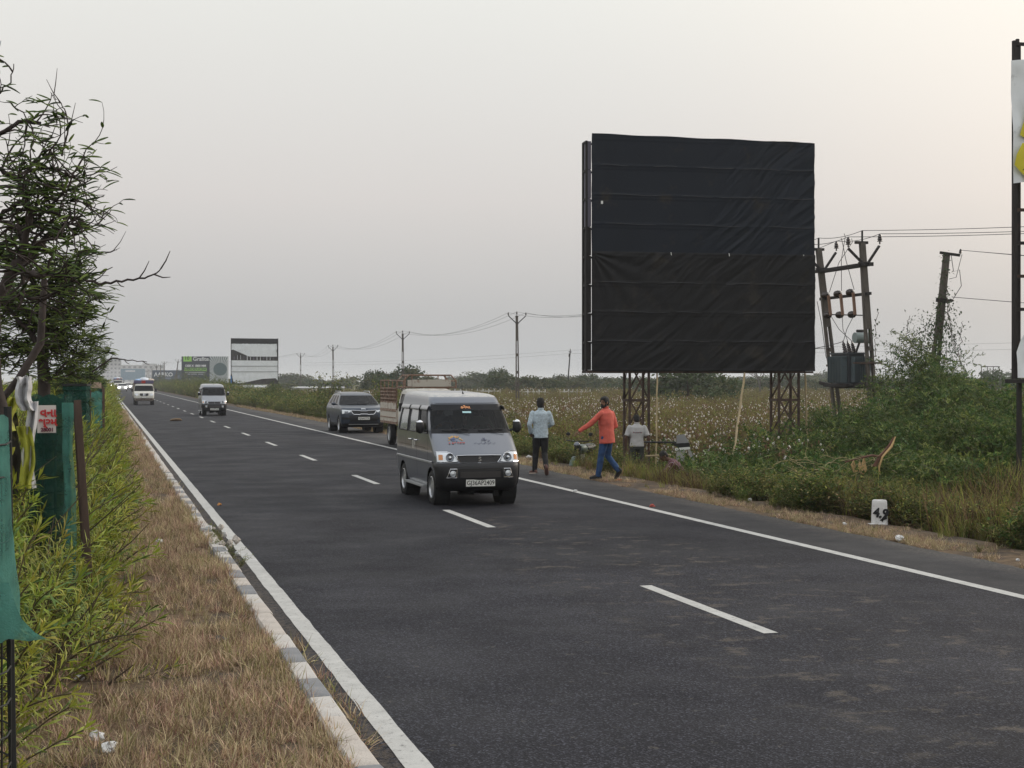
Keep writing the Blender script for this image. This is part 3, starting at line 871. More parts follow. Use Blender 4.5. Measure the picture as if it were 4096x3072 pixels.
class Shell:
    """body surface from stacked rounded outlines. keys: (z, halfwidth, yfront, yrear, bow, rfront, rrear)"""
    def __init__(s, keys, zs, ts, nf=7, lift=None):
        s.k = keys; s.zs = zs; s.ts = ts; s.nf = nf; s.lift = lift or (lambda y, z: z)
    def par(s, z): return ltab(s.k, z)
    def front_y(s, x, z):
        w, yf, yr, bow, rf, rr = s.par(z); x = abs(x); c = w - rf
        y = yf + bow * (min(x, c) / w) ** 2
        if x > c: 
            q = min(1, (x - c) / rf); y = yf + bow * (c / w) ** 2 + rf * (1 - math.sqrt(max(0, 1 - q * q)))
        return y
    def fpt(s, x, z, off=.004):
        e = .01; y = s.front_y(x, z)
        nx = s.front_y(x + e, z) - s.front_y(x - e, z); nz = s.front_y(x, z + e) - s.front_y(x, z - e)
        n = Vector((nx / (2 * e), -1, nz / (2 * e))).normalized()
        return Vector((x, y, z)) + n * off
    def side_x(s, z): return s.par(z)[0]
    def spt(s, y, z, side, off=.004):
        e = .01; dx = (s.side_x(z + e) - s.side_x(z - e)) / (2 * e)
        n = Vector((1, 0, -dx)).normalized()
        return Vector(((s.side_x(z) + n.x * off) * side, y, z + n.z * off))
    def outline(s, z):
        w, yf, yr, bow, rf, rr = s.par(z); P = []
        c = w - rf
        for i in range(s.nf): 
            x = c * i / (s.nf - 1); P.append((x, yf + bow * (x / w) ** 2, 'f', i))
        yc = yf + bow * (c / w) ** 2
        for i in range(1, 6):
            a = i / 5 * math.pi / 2; P.append((c + rf * math.sin(a), yc + rf * (1 - math.cos(a)), 'c', i))
        y0 = yc + rf; y1 = yr - rr
        for i, t in enumerate(s.ts): P.append((w, y0 + (y1 - y0) * t, 's', t))
        for i in range(1, 5):
            a = i / 4 * math.pi / 2; P.append((w - rr * (1 - math.cos(a)), y1 + rr * math.sin(a), 'r', i))
        for i in range(1, 4): P.append(((w - rr) * (1 - i / 3), yr, 'b', i))
        return P
    def build(s, parent, mats, region, arches=(), smooth=38, top=True):
        """region(tag, value, z) -> part name or None; mats: part name -> material"""
        rows = [s.outline(z) for z in s.zs]; n = len(rows[0]); G = {}; vid = []
        V = []
        for i, row in enumerate(rows):
            z = s.zs[i]; V.append([[p[0], p[1], z] for p in row])
        for (ay, az, ar) in arches:
            for i in range(len(rows)):
                for j in range(n):
                    if rows[i][j][2] != 's' and rows[i][j][2] != 'c' and rows[i][j][2] != 'r': continue
                    y, z = rows[i][j][1], s.zs[i]; d = math.hypot(y - ay, z - az)
                    if d < ar: V[i][j].append((ay, az, ar, d))
        parts = {}
        for i in range(len(rows) - 1):
            for j in range(n - 1):
                q = [(i, j), (i, j + 1), (i + 1, j + 1), (i + 1, j)]
                if all(len(V[a][b]) > 3 for a, b in q): continue
                tagv = rows[i][j][2]; val = (rows[i][j][3], rows[i][j + 1][3]) if rows[i][j + 1][2] == tagv else (rows[i][j][3], None)
                if tagv == 'f' and rows[i][j + 1][2] == 'c': val = (s.nf - 1, 1); tagv = 'c'
                if tagv == 'c' and rows[i][j + 1][2] == 's': val = (0, s.ts[0]); tagv = 's'
                nm = region(tagv, val, (s.zs[i] + s.zs[i + 1]) / 2)
                if nm is None: continue
                pts = []
                for a, b in q:
                    x, y, z = V[a][b][:3]
                    if len(V[a][b]) > 3:
                        ay, az, ar, d = V[a][b][3]
                        if d > 1e-6: y = ay + (y - ay) / d * ar; z = az + (z - az) / d * ar
                        if z < s.zs[0]: z = s.zs[0]
                    pts.append((x, y, s.lift(y, z)))
                if isinstance(nm, tuple):
                    parts.setdefault(nm + (1,), MB()).add(pts, [(0, 1, 2, 3)]); parts.setdefault(nm + (-1,), MB()).add([(-p[0], p[1], p[2]) for p in pts], [(3, 2, 1, 0)])
                else:
                    mb = parts.setdefault(nm, MB()); mb.add(pts, [(0, 1, 2, 3)]); mb.add([(-p[0], p[1], p[2]) for p in pts], [(3, 2, 1, 0)])
        if top:
            z = s.zs[-1]; P = [(p[0], p[1], s.lift(p[1], z)) for p in rows[-1]]; m = [(-a, b, c) for a, b, c in P[::-1]][1:-1]
            ring = P + m; cy = sum(p[1] for p in ring) / len(ring)
            mb = parts.setdefault('body', MB())
            mb.add([(0, cy, s.lift(cy, z) + .008)] + ring, [(0, k + 1, (k + 1) % len(ring) + 1) for k in range(len(ring))])
        o = {}
        for nm, mb in parts.items():
            k = nm[0] if isinstance(nm, tuple) else nm; o[nm] = mb.build(k, mats[k], parent, smooth, fix=True)
        return o

def fpatch(sh, x0, x1, bot, top, off, nx=10, nz=4, th=0.0):
    mb = MB(); rows = []
    for i in range(nx + 1):
        x = x0 + (x1 - x0) * i / nx; b = ltab(bot, x)[0]; t = ltab(top, x)[0]
        rows.append([sh.fpt(x, b + (t - b) * j / nz, off) for j in range(nz + 1)])
    mb.grid(rows); return mb

def rimline(mb, pts, r, n=6):
    mb.tube(pts, r, n, True)

def make_wheel(parent, x, y, z, rad, w, side, style=0, rim_m=None):
    t = rad * .64
    mb = MB(); h = w / 2
    prof = [(t, -h * .8), (t + .02, -h), (rad - .03, -h), (rad - .008, -h * .82), (rad, -h * .5), (rad, h * .5), (rad - .008, h * .82), (rad - .03, h), (t + .02, h), (t, h * .8)]
    mb.lathe(prof, n=28, axis='x')
    wh = mb.build('wheel', M_TYRE, parent, 35, loc=(x, y, z))
    mb = MB(); o = h * .72 * side
    mb.lathe([(t + .004, o + .02 * side), (t - .012, o + .025 * side), (t - .02, o - .01 * side), (t - .05, o - .05 * side)], n=24, axis='x', mi=0)
    mb.lathe([(t, o - .05 * side), (.001, o - .06 * side)], n=20, axis='x', mi=1)
    k = 8 if style == 0 else 5
    for i in range(k):
        a = 2 * math.pi * i / k; r0, r1 = .03, t - .012
        mb.bar((o + .005 * side, math.cos(a) * r0, math.sin(a) * r0), (o - .005 * side, math.cos(a) * r1, math.sin(a) * r1), .05 if k == 8 else .06, .02, 0, (1, 0, 0))
    mb.lathe([(.055, o), (.05, o + .015 * side), (.001, o + .018 * side)], n=12, axis='x', mi=0)
    mb.build('rim', [rim_m or M_RIM, M_UNDER], wh, 35)
    return wh

def wheel_well(parent, x, y, z, r, depth, side):
    mb = MB(); mb.lathe([(r, x * side), (r, (x - depth) * side), (.001, (x - depth) * side)], n=24, axis='x')
    return mb.build('wheel_arch', M_UNDER, parent, loc=(0, y, z))

def seat(parent, x, y, z):
    mb = MB(); mb.box((0, 0, .08), (.46, .48, .16)); mb.bar((0, .22, .12), (0, .38, .62), .44, .12); mb.bar((0, .39, .66), (0, .41, .84), .24, .09)
    return mb.build('seat', M_SEAT, parent, loc=(x, y, z))

def plate(parent, sh, z, txt, w=.50, h=.115, tilt=0, y=None, x=0):
    y = sh.front_y(0, z) - .03 if y is None else y
    mb = MB(); mb.box((0, 0, 0), (w, .01, h)); mb.box((0, .012, 0), (w + .02, .012, h + .02), mi=1)
    p = mb.build('number_plate', [M_PLATE, M_BLACKP], parent, loc=(x, y, z))
    text(txt, h * .92, (0, -.0075, -.002), (R(90), 0, 0), M_INK, p, sx=.88 * w / .50, bold=.0008, space=1.0)
    return p

# ------------------------------------------------------------------ minivan
VK = [(.26, .64, .16, 3.50, .06, .20, .12), (.32, .695, .06, 3.56, .07, .22, .12), (.45, .715, .015, 3.60, .08, .24, .12), (.60, .722, .0, 3.61, .08, .24, .12), (.69, .725, .02, 3.62, .08, .22, .12),
      (.735, .728, .06, 3.62, .09, .20, .12), (.86, .733, .10, 3.62, .10, .20, .12), (.91, .733, .16, 3.62, .10, .19, .12), (1.00, .731, .275, 3.62, .10, .17, .12), (1.12, .728, .43, 3.62, .10, .15, .12),
      (1.205, .722, .545, 3.62, .11, .13, .12), (1.45, .690, .78, 3.58, .10, .10, .12), (1.70, .634, 1.00, 3.54, .09, .10, .14), (1.75, .626, 1.05, 3.53, .09, .10, .18), (1.80, .615, 1.11, 3.51, .08, .12, .2), (1.84, .596, 1.19, 3.48, .08, .15, .22), (1.868, .55, 1.33, 3.42, .06, .2, .26), (1.885, .44, 1.6, 3.30, .05, .22, .28)]
VZ = [.26, .29, .32, .36, .40, .44, .48, .52, .56, .60, .64, .69, .735, .78, .82, .86, .885, .91, .955, 1.0, 1.06, 1.12, 1.17, 1.205, 1.28, 1.36, 1.45, 1.53, 1.60, 1.66, 1.70, 1.725, 1.75, 1.775, 1.80, 1.822, 1.84, 1.856, 1.868, 1.878, 1.885]
VW = ((.03, .265), (.305, .60), (.645, .93))           # side windows as fractions of the side
VT = sorted(set([0.0, 1.0] + [a for w in VW for a in w] + [round(.0 + .0145 * i, 4) for i in range(1, 69)]))
VT = [t for k, t in enumerate(VT) if k == 0 or t - VT[k - 1] > .004 or any(t in w for w in VW)]
def make_minivan(label, paint, roof_m, detail=True, group=None):
    t = thing('minivan', label, 'van', group=group)
    sh = Shell(VK, VZ, VT, lift=lambda y, z: z + .035 * sstep(1.0, 3.4, y) * sstep(1.72, 1.8, z))
    def region(tg, v, z):
        if tg in ('f',) or (tg == 'c' and v in ((6, 1), (1, 2), (2, 3))):
            if 1.205 < z < 1.28: return 'windscreen_band'
            if 1.28 < z < 1.58: return 'windscreen'
            if 1.58 < z < 1.70: return 'windscreen_band'
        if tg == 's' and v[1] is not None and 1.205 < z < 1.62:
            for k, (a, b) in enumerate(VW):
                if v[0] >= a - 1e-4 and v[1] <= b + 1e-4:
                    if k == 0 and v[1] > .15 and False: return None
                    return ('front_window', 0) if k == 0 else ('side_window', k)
        if tg == 'b' and 1.205 < z < 1.62: return 'rear_window'
        if z > 1.83: return 'roof'
        return 'body'
    o = sh.build(t, {'body': paint, 'roof': roof_m, 'windscreen': M_GLASS, 'windscreen_band': M_BAND, 'side_window': M_SKYPANE, 'front_window': M_GLASS, 'rear_window': M_GDARK}, region, [(.62, .30, .335), (2.97, .30, .335)])
    if 'roof' not in o: pass
    fl = MB(); fl.box((0, 1.85, .33), (1.20, 3.3, .12)); fl.box((0, 1.9, .24), (.12, 2.6, .08)); fl.box((.25, .5, .24), (.3, .2, .12)); fl.box((-.15, .45, .22), (.25, .16, .1)); fl.box((.34, .3, .2), (.08, .1, .1))
    fl.build('underbody', M_UNDER, t)
    fl = MB(); fl.box((0, 1.9, .62), (1.36, 3.1, .04)); fl.box((0, .84, 1.08), (1.30, .34, .26)); fl.bar((-.34, .98, 1.12), (-.34, 1.12, 1.2), .05)
    fl.lathe([(.17, 0), (.19, .012), (.17, .024)], (-.34, 1.14, 1.2), 16, 'y'); fl.build('dashboard', M_INT, t)
    for sx in (-.34, .34): seat(t, sx, 1.45, .72)
    mb = MB(); mb.box((0, 2.5, .86), (1.2, .5, .18)); mb.bar((0, 2.75, .9), (0, 2.9, 1.42), 1.2, .12); mb.build('rear_seat', M_SEAT, t)
    for sx in (-1, 1):
        for wy in (.62, 2.97):
            make_wheel(t, sx * (.722 - .095), wy, .292, .292, .165, sx)
            wheel_well(t, .71, wy, .30, .338, .26, sx)
    # bumper shell, a little proud of the body
    bz = [.265, .30, .33, .345, .36, .42, .50, .60, .66, .70, .722]
    mb = MB(); rows = []
    for z in bz:
        row = []
        for i in range(33):
            u = -1 + 2 * i / 32; w = sh.side_x(z); x = u * w * .9995
            off = .022 if .35 < z < .71 else .006 if z > .7 else .016
            p = sh.fpt(max(-w + .012, min(w - .012, x)), z, off); row.append(p)
        y1 = .285 if z < .62 else .42
        for sgn, ins in ((-1, 0), (1, len(row))):
            p = sh.spt(y1, z, sgn, .010); row.insert(ins, p)
        rows.append(row)
    mb.grid(rows); bump = mb.build('front_bumper', M_BLACKP if detail else M_BLACKP, t, 50, fix=True)
    mb = MB()
    mb.grid([[Vector((x, .0, z)) for x in (-.6, .6)] for z in (.27, .3)])
    # lower air intake
    g = fpatch(sh, -.345, .345, [(-.345, .49), (.345, .49)], [(-.345, .625), (.345, .625)], .026, 8, 2); g.build('lower_grille', mat('mesh_grille', (.055, .05, .048), .6, bump=.8, bscale=260), bump)
    fr = MB(); fr.tube([sh.fpt(x, z, .028) for x, z in ((-.35, .625), (-.35, .487), (-.2, .483), (0, .483), (.2, .483), (.35, .487), (.35, .625), (.2, .63), (0, .63), (-.2, .63), (-.35, .625))], .006, 5); fr.build('grille_frame', M_BLACKP, bump)
    for sx in (-1, 1):
        mb = MB(); c = sh.fpt(sx * .475, .555, .03)
        mb.tube([sh.fpt(sx * x, z, .030) for x, z in ((.40, .625), (.405, .487), (.47, .483), (.565, .487), (.535, .56), (.515, .625), (.40, .625))], .006, 5)
        mb.grid([[sh.fpt(sx * x, .486, .034), sh.fpt(sx * x, .505, .032)] for x in (.40, .48, .56)])
        h = mb.build('fog_lamp_bezel', M_CHROME, bump)
        mb = MB(); mb.lathe([(.052, -.012), (.052, -.02), (.044, -.024), (.040, -.012), (.0, -.02)], n=16, axis='y'); mb.build('fog_lamp', [M_LAMP], bump, 40, loc=c)
        # headlamp
        bot = [(.395, .742), (.70, .742)]; tp = [(.36, .748), (.40, .80), (.46, .875), (.54, .902), (.705, .905)]
        hl = fpatch(sh, sx * .375, sx * .700, [(-.7, .742), (.7, .742)], [(-.705, .905), (-.54, .902), (-.46, .875), (-.40, .80), (-.37, .752), (.37, .752), (.40, .80), (.46, .875), (.54, .902), (.705, .905)], .006, 14, 5)
        H = hl.build('headlight', M_LAMP, t, 60)
        mb = MB(); c = sh.fpt(sx * .500, .815, .010); c.y -= .004
        mb.lathe([(.072, .0), (.070, -.014), (.055, -.010), (.03, .004), (.001, .0)], n=20, axis='y'); mb.build('reflector', M_LENS, H, 40, loc=c, rot=(R(-18), 0, R(12 * sx)))
        mb = MB(); mb.blob((0, 0, 0), .026, n=12, m=8); mb.build('bulb_cover', M_LAMP, H, 60, loc=c + Vector((0, -.012, 0)))
        g = fpatch(sh, sx * .615, sx * .675, [(-.7, .775), (.7, .775)], [(-.7, .86), (.7, .86)], .011, 4, 3); g.build('indicator', M_AMBER, H, 60)
        mb = MB(); mb.tube([sh.fpt(sx * x, z, .010) for x, z in ((.70, .905), (.62, .907), (.54, .904), (.46, .876), (.40, .80), (.365, .748), (.45, .740), (.60, .740), (.70, .740))], .0065, 5); mb.build('headlight_trim', M_CHROME, H)
    g = fpatch(sh, -.385, .385, [(-.39, .80), (-.31, .722), (.31, .722), (.39, .80)], [(-.39, .842), (.39, .842)], .008, 24, 3)
    G_ = g.build('grille', mat('grille_mesh', (.042, .042, .045), .5, .3, bump=.7, bscale=300), t)
    mb = MB(); mb.tube([sh.fpt(x, z, .012) for x, z in ((-.385, .845), (-.375, .80), (-.31, .724), (-.1, .718), (.1, .718), (.31, .724), (.375, .80), (.385, .845), (.2, .85), (0, .85), (-.2, .85), (-.385, .845))], .008, 5); mb.build('grille_frame', M_CHROME, G_)
    # emblem: slanted S of two hooks
    S_ = [(-.035, .012), (.0, .040), (.036, .012), (.020, .0), (.0, .017), (-.012, .008), (.036, -.018), (.0, -.042), (-.036, -.014), (-.020, -.001), (.0, -.018), (.012, -.009)]
    mb = MB(); mb.prism([(-.036, .014), (.002, .044), (.030, .022), (.014, .012), (.0, .022), (-.008, .014)], -.004, .004); mb.prism([(-.036, .014), (-.008, .014), (.030, -.012), (.036, -.02), (.012, -.010)], -.0035, .0035)
    mb.prism([(.036, -.016), (.036, -.02), (-.002, -.046), (-.030, -.024), (-.014, -.014), (.0, -.024), (.010, -.010)], -.003, .003)
    mb.build('emblem', M_CHROME, G_, loc=sh.fpt(0, .785, .022))
    plate(t, sh, .395, 'GJ36AP2409')
    # wipers
    for x0, x1 in ((-.52, -.06), (.10, .56)):
        mb = MB(); mb.tube([sh.fpt(x0 + (x1 - x0) * k / 6, 1.255 - .012 * math.sin(k), .018) for k in range(7)], .009, 5); mb.tube([sh.fpt(x1, 1.19, .02), sh.fpt((x0 + x1) / 2, 1.25, .028)], .008, 5); mb.build('wiper', M_BLACKP, t)
    # side strip, sills, handles, rain visors, step, mirrors
    for sx in (-1, 1):
        mb = MB(); rows = []
        for z in (.700, .706, .735, .741):
            off = .004 if z in (.700, .741) else .018
            rows.append([sh.spt(.44 + (3.46 - .44) * k / 24, z, sx, off) for k in range(25)])
        mb.grid(rows); mb.build('side_moulding', M_SILVER, t, fix=True)
        for (a, b) in VW[1:] + VW[:1]:
            y0 = .94 + a * 2.5; y1 = .94 + b * 2.5
            mb = MB(); mb.grid([[sh.spt(y0 + (y1 - y0) * k / 8, z, sx, off) for k in range(9)] for z, off in ((1.675, .004), (1.66, .03), (1.60, .042), (1.59, .036))]); mb.build('rain_visor', paint, t, 60, fix=True)
        for (a, b) in VW:
            def sy(t_, z): w, yf, yr, bow, rf, rr = sh.par(z); y0 = yf + bow * ((w - rf) / w) ** 2 + rf; return y0 + (yr - rr - y0) * t_
            mb = MB(); mb.tube([sh.spt(sy(t_, z), z, sx, .006) for t_, z in ((a, 1.205), (a, 1.4), (a, 1.62), ((a + b) / 2, 1.62), (b, 1.62), (b, 1.4), (b, 1.205), ((a + b) / 2, 1.205), (a, 1.205))], .014, 5); mb.build('window_seal', M_BLACKP, t)
        for y in (1.62, 2.12):
            mb = MB(); mb.tube([sh.spt(y, 1.06, sx, .01), sh.spt(y + .02, 1.06, sx, .035), sh.spt(y + .14, 1.06, sx, .035), sh.spt(y + .16, 1.06, sx, .01)], .011, 6); mb.build('door_handle', M_CHROME, t)
        mb = MB(); mb.box((sx * .72, 1.80, .285), (.14, 1.55, .028)); mb.build('side_step', M_SILVER, t)
        for y, z0, z1 in ((1.72, .42, 1.2), (.80, .72, 1.19), (2.66, .72, 1.2)):
            mb = MB(); mb.grid([[sh.spt(y - .004, z0 + (z1 - z0) * k / 8, sx, .0015), sh.spt(y + .004, z0 + (z1 - z0) * k / 8, sx, .0015)] for k in range(9)]); mb.build('door_gap', M_UNDER, t)
        mb = MB(); mb.grid([[sh.spt(1.0 + 2.3 * k / 12, z, sx, .0015) for k in range(13)] for z in (.95, .957)]); mb.build('body_crease', M_BLACKP, t)
        # mirror
        mb = MB(); c = Vector((sx * .865, .80, 1.315)); mb.blob(c, (.078, .055, .115), 0, 14, 10); mb.tube([(sx * .69, .86, 1.23), (sx * .80, .84, 1.26)], .02, 6)
        mi = mb.build('mirror', M_BLACKP, t, 60)
        mb = MB(); mb.box(c + Vector((0, .047, 0)), (.13, .01, .19)); mb.build('mirror_glass', M_CHROME, mi)
        mb = MB(); mb.grid([[c + Vector((math.sin(a) * .082 * math.cos(b), math.sin(a) * .058 * math.sin(b), math.cos(a) * .119)) for b in [k * math.pi / 6 for k in range(12)]] for a in (.02, .3, .6, .8)], closed=True); mb.build('mirror_cap', M_CHROME, mi, 60)
    mb = MB(); mb.tube([sh.fpt(x, 1.715, .003) for x in [-.6 + 1.2 * k / 12 for k in range(13)]], .004, 4); mb.build('windscreen_seal', M_BLACKP, t)
    mb = MB(); mb.box((0, 1.22, 1.62), (.20, .03, .06)); mb.build('rear_view_mirror', M_BLACKP, t)
    # aerial
    mb = MB(); mb.tube([(.04, 1.40, 1.87), (.04, 1.42, 1.90), (.04, 1.44, 1.92)], [.020, .012, .006], 8); mb.tube([(.04, 1.44, 1.915), (.04, 1.5, 2.09)], .0035, 5); mb.build('aerial', M_BLACKP, t)
    # small pale parcel hanging inside and a sticker
    if detail:
        s_ = text('કનૈયા', .088, sh.fpt(-.03, 1.642, .005), (R(42 + 0), 0, 0), mat('sticker_orange', (.80, .36, .16), .6, emit=None), t, 'sticker_lettering', bold=.002)
        mb = fpatch(sh, -.10, .055, [(-1, 1.545), (1, 1.545)], [(-1, 1.575), (1, 1.575)], .006, 4, 1); mb.build('sticker', mat('sticker_pale_blue', (.42, .66, .70), .5), t)
        mb = MB(); mb.box((.0, 1.10, 1.41), (.07, .03, .17)); mb.tube([(0, 1.1, 1.50), (0, 1.14, 1.6)], .003, 4); mb.build('hanging_charm', mat('charm', (.45, .30, .22), .7, dirt=(.9, .85, .7), dscale=25, dthr=.5), t)
        # bonnet decals
        dr = random.Random(3)
        dm = [mat('decal_orange', (.50, .27, .10), .6), mat('decal_red', (.36, .05, .045), .6), mat('decal_blue', (.09, .13, .27), .6), mat('decal_yellow', (.50, .42, .16), .6)]
        mb = MB()
        def dab(x, z, r, mi, k=7, off=.003):
            P = [sh.fpt(x + r * dr.uniform(.6, 1.2) * math.cos(a * 6.283 / k), z + r * .62 * dr.uniform(.6, 1.2) * math.sin(a * 6.283 / k), off) for a in range(k)]; mb.add(P, [tuple(range(k))], mi)
        for q in range(34):
            a = dr.uniform(-.2, 3.3); rr_ = dr.uniform(.06, .115); dab(-.33 + math.cos(a) * rr_ * 1.1, 1.10 + math.sin(a) * rr_ * .55, dr.uniform(.008, .02), dr.choice((0, 0, 3)), off=.003 + .0002 * q)
        for q in range(10): dab(-.36 + dr.uniform(-.045, .045), 1.10 + dr.uniform(-.02, .03), dr.uniform(.012, .024), 2, off=.010 + .0002 * q)
        for q in range(16): dab(-.33 + dr.uniform(-.13, .13), 1.045 + dr.uniform(-.008, .008), dr.uniform(.008, .016), 1, off=.013 + .0002 * q)
        mb.build('bonnet_decal', dm, t); mb = MB()
        for q in range(16):
            f = q / 15; dab(-.02 + .36 * f, 1.040 + .010 * math.sin(q * 1.7), dr.uniform(.006, .014), 0, off=.003 + .0002 * q)
        for q in range(30): dab(.20 + dr.uniform(-.075, .075) * (1.2 - 0), 1.085 + dr.uniform(-.035, .04), dr.uniform(.005, .012), 0, 6, off=.007 + .0002 * q)
        mb.build('bonnet_decal', mat('decal_navy', (.05, .06, .11), .6), t)
        mb = MB()
        for y in (1.90, 2.02): mb.grid([[sh.spt(y + dx * math.sin(k * .9) + e, .90 + .018 * k, -1, .003) for k in range(9)] for dx, e in ((.02, 0), (.02, .045))])
        mb.build('side_decal', mat('decal_white', (.7, .7, .68), .5), t)
    return t, sh
M_VAN = mat('grey_metallic_paint', (.165, .178, .205), .30, .5, coat=.55, dirt=(.20, .185, .165), dscale=2.2, dthr=.63)
M_VANR = mat('dusty_grey_roof', (.34, .35, .36), .5, .25, coat=.2, dirt=(.48, .47, .45), dscale=16, dthr=.42)
van, vsh = make_minivan('dusty grey minivan in the foreground driving towards us across the dashed line', M_VAN, M_VANR)
van.location = (6.07, 23.38, 0)
M_VAN2 = mat('silver_metallic_paint', (.27, .28, .30), .34, .5, coat=.5, dirt=(.25, .24, .22), dscale=2, dthr=.62)
van2, _ = make_minivan('small silver minivan with black bumper far up the road behind the dark car', M_VAN2, M_VAN2, detail=False)
van2.location = (6.35, 88.0, 0)

# ------------------------------------------------------------------ compact SUV on the shoulder
M_NAVY = mat('dark_blue_paint', (.016, .028, .048), .32, .0, spec=.5, coat=.25, dirt=(.03, .032, .036), dscale=2.2, dthr=.66)
UK = [(.24, .78, .20, 4.10, .10, .25, .2), (.32, .855, .08, 4.2, .12, .28, .2), (.45, .885, .02, 4.27, .13, .30, .2), (.62, .895, .0, 4.30, .13, .30, .2), (.80, .90, .015, 4.30, .13, .30, .2), (.93, .897, .05, 4.30, .14, .30, .2), (1.00, .888, .12, 4.28, .15, .28, .2),
      (1.045, .875, .26, 4.27, .15, .26, .2), (1.085, .862, .60, 4.25, .14, .22, .2), (1.12, .85, 1.02, 4.23, .12, .18, .2), (1.30, .775, 1.36, 4.13, .11, .14, .2), (1.50, .668, 1.74, 3.98, .10, .12, .2), (1.56, .62, 1.92, 3.92, .10, .14, .2), (1.60, .565, 2.1, 3.86, .08, .18, .22), (1.628, .47, 2.35, 3.75, .06, .22, .25), (1.64, .33, 2.6, 3.5, .05, .22, .25)]
UZ = [.24, .28, .32, .36, .40, .45, .50, .56, .62, .68, .74, .80, .87, .93, .97, 1.0, 1.023, 1.045, 1.065, 1.085, 1.12, 1.15, 1.22, 1.30, 1.38, 1.44, 1.50, 1.53, 1.56, 1.58, 1.60, 1.615, 1.628, 1.636, 1.64]
UT = [0, .02] + [round(.04 + .0155 * i, 4) for i in range(62)] + [1.0]
def make_suv():
    t = thing('parked_suv', 'shiny dark blue SUV with silver roof rails stopped on the far shoulder', 'car')
    sh = Shell(UK, UZ, UT)
    def region(tg, v, z):
        if (tg == 'f' or (tg == 'c' and v in ((6, 1), (1, 2), (2, 3)))) and 1.12 < z < 1.50: return 'windscreen'
        if tg == 's' and v[1] is not None and 1.15 < z < 1.50:
            for a, b in ((.06, .30), (.335, .60), (.635, .90)):
                if v[0] >= a and v[1] <= b: return ('side_window', a)
        if z < .40: return 'lower_cladding'
        return 'body'
    sh.build(t, {'body': M_NAVY, 'windscreen': M_GLASS, 'side_window': M_GDARK, 'lower_cladding': M_BLACKP}, region, [(.84, .335, .385), (3.44, .335, .385)])
    fl = MB(); fl.box((0, 2.1, .36), (1.35, 3.6, .14)); fl.build('underbody', M_UNDER, t)
    fl = MB(); fl.box((0, 2.3, .62), (1.6, 3.2, .04)); fl.box((0, 1.42, 1.03), (1.45, .4, .22)); fl.build('dashboard', M_INT, t)
    for sx in (-.36, .36): seat(t, sx, 2.0, .62)
    mb = MB(); mb.bar((0, 3.1, .8), (0, 3.25, 1.3), 1.3, .12); mb.build('rear_seat', M_SEAT, t)
    for sx in (-1, 1):
        for wy in (.84, 3.44): make_wheel(t, sx * .785, wy, .335, .335, .21, sx, 1, M_RIM); wheel_well(t, .87, wy, .335, .388, .3, sx)
        mb = MB(); mb.tube([(sx * .60, 2.05, 1.58), (sx * .60, 2.2, 1.665), (sx * .60, 3.4, 1.665), (sx * .60, 3.7, 1.59)], .018, 6); mb.build('roof_rail', M_SILVER, t)
        H = fpatch(sh, sx * .50, sx * .845, [(-.85, .78), (-.5, .86), (.5, .86), (.85, .78)], [(-.85, .945), (-.5, .925), (.5, .925), (.85, .945)], .006, 10, 4).build('headlight', M_LAMP, t, 60)
        fpatch(sh, sx * .62, sx * .76, [(-1, .80), (1, .80)], [(-1, .88), (1, .88)], .012, 5, 3).build('reflector', M_LENS, H, 60)
        fpatch(sh, sx * .55, sx * .80, [(-.8, .50), (-.55, .47), (.55, .47), (.8, .50)], [(-.8, .555), (-.55, .545), (.55, .545), (.8, .555)], .010, 8, 2).build('bumper_blade', M_NAVY, t, 60)
        fpatch(sh, sx * .50, sx * .84, [(-.84, .56), (-.5, .56), (.5, .56), (.84, .56)], [(-.84, .66), (-.5, .62), (.5, .62), (.84, .66)], .007, 8, 2).build('bumper_vent', M_BLACKP, t, 60)
        mb = MB(); c = Vector((sx * 1.0, 1.36, 1.17)); mb.blob(c, (.11, .07, .065), 0, 12, 8); mb.tube([(sx * .80, 1.38, 1.12), (sx * .92, 1.37, 1.14)], .022, 6); mb.build('mirror', M_NAVY if sx < 0 else M_SILVER, t, 60)
        for y in (1.95, 2.85):
            mb = MB(); mb.tube([sh.spt(y, 1.0, sx, .01), sh.spt(y + .02, 1.0, sx, .035), sh.spt(y + .16, 1.0, sx, .035), sh.spt(y + .18, 1.0, sx, .01)], .011, 6); mb.build('door_handle', M_CHROME, t)
        for y, z0, z1 in ((1.30, .42, 1.08), (2.38, .42, 1.12), (3.10, .72, 1.12)):
            mb = MB(); mb.grid([[sh.spt(y - .005, z0 + (z1 - z0) * k / 8, sx, .0015), sh.spt(y + .005, z0 + (z1 - z0) * k / 8, sx, .0015)] for k in range(9)]); mb.build('door_gap', M_UNDER, t)
    G_ = fpatch(sh, -.52, .52, [(-.52, .87), (-.42, .775), (-.16, .765), (-.12, .785), (.12, .785), (.16, .765), (.42, .775), (.52, .87)], [(-.52, .915), (-.16, .905), (-.12, .885), (.12, .885), (.16, .905), (.52, .915)], .008, 32, 3).build('grille', M_BLACKP, t)
    mb = MB(); mb.tube([sh.fpt(x, z, .014) for x, z in ((-.52, .918), (-.44, .79), (-.40, .762), (-.18, .752), (-.13, .772), (.13, .772), (.18, .752), (.40, .762), (.44, .79), (.52, .918))], .015, 6); mb.tube([sh.fpt(x, z, .012) for x, z in ((-.52, .922), (-.17, .912), (-.13, .893), (.13, .893), (.17, .912), (.52, .922))], .012, 6); mb.build('grille_frame', M_CHROME, G_)
    fpatch(sh, -.58, .58, [(-.58, .42), (.58, .42)], [(-.58, .72), (.58, .72)], .006, 12, 3).build('lower_grille', M_BLACKP, t)
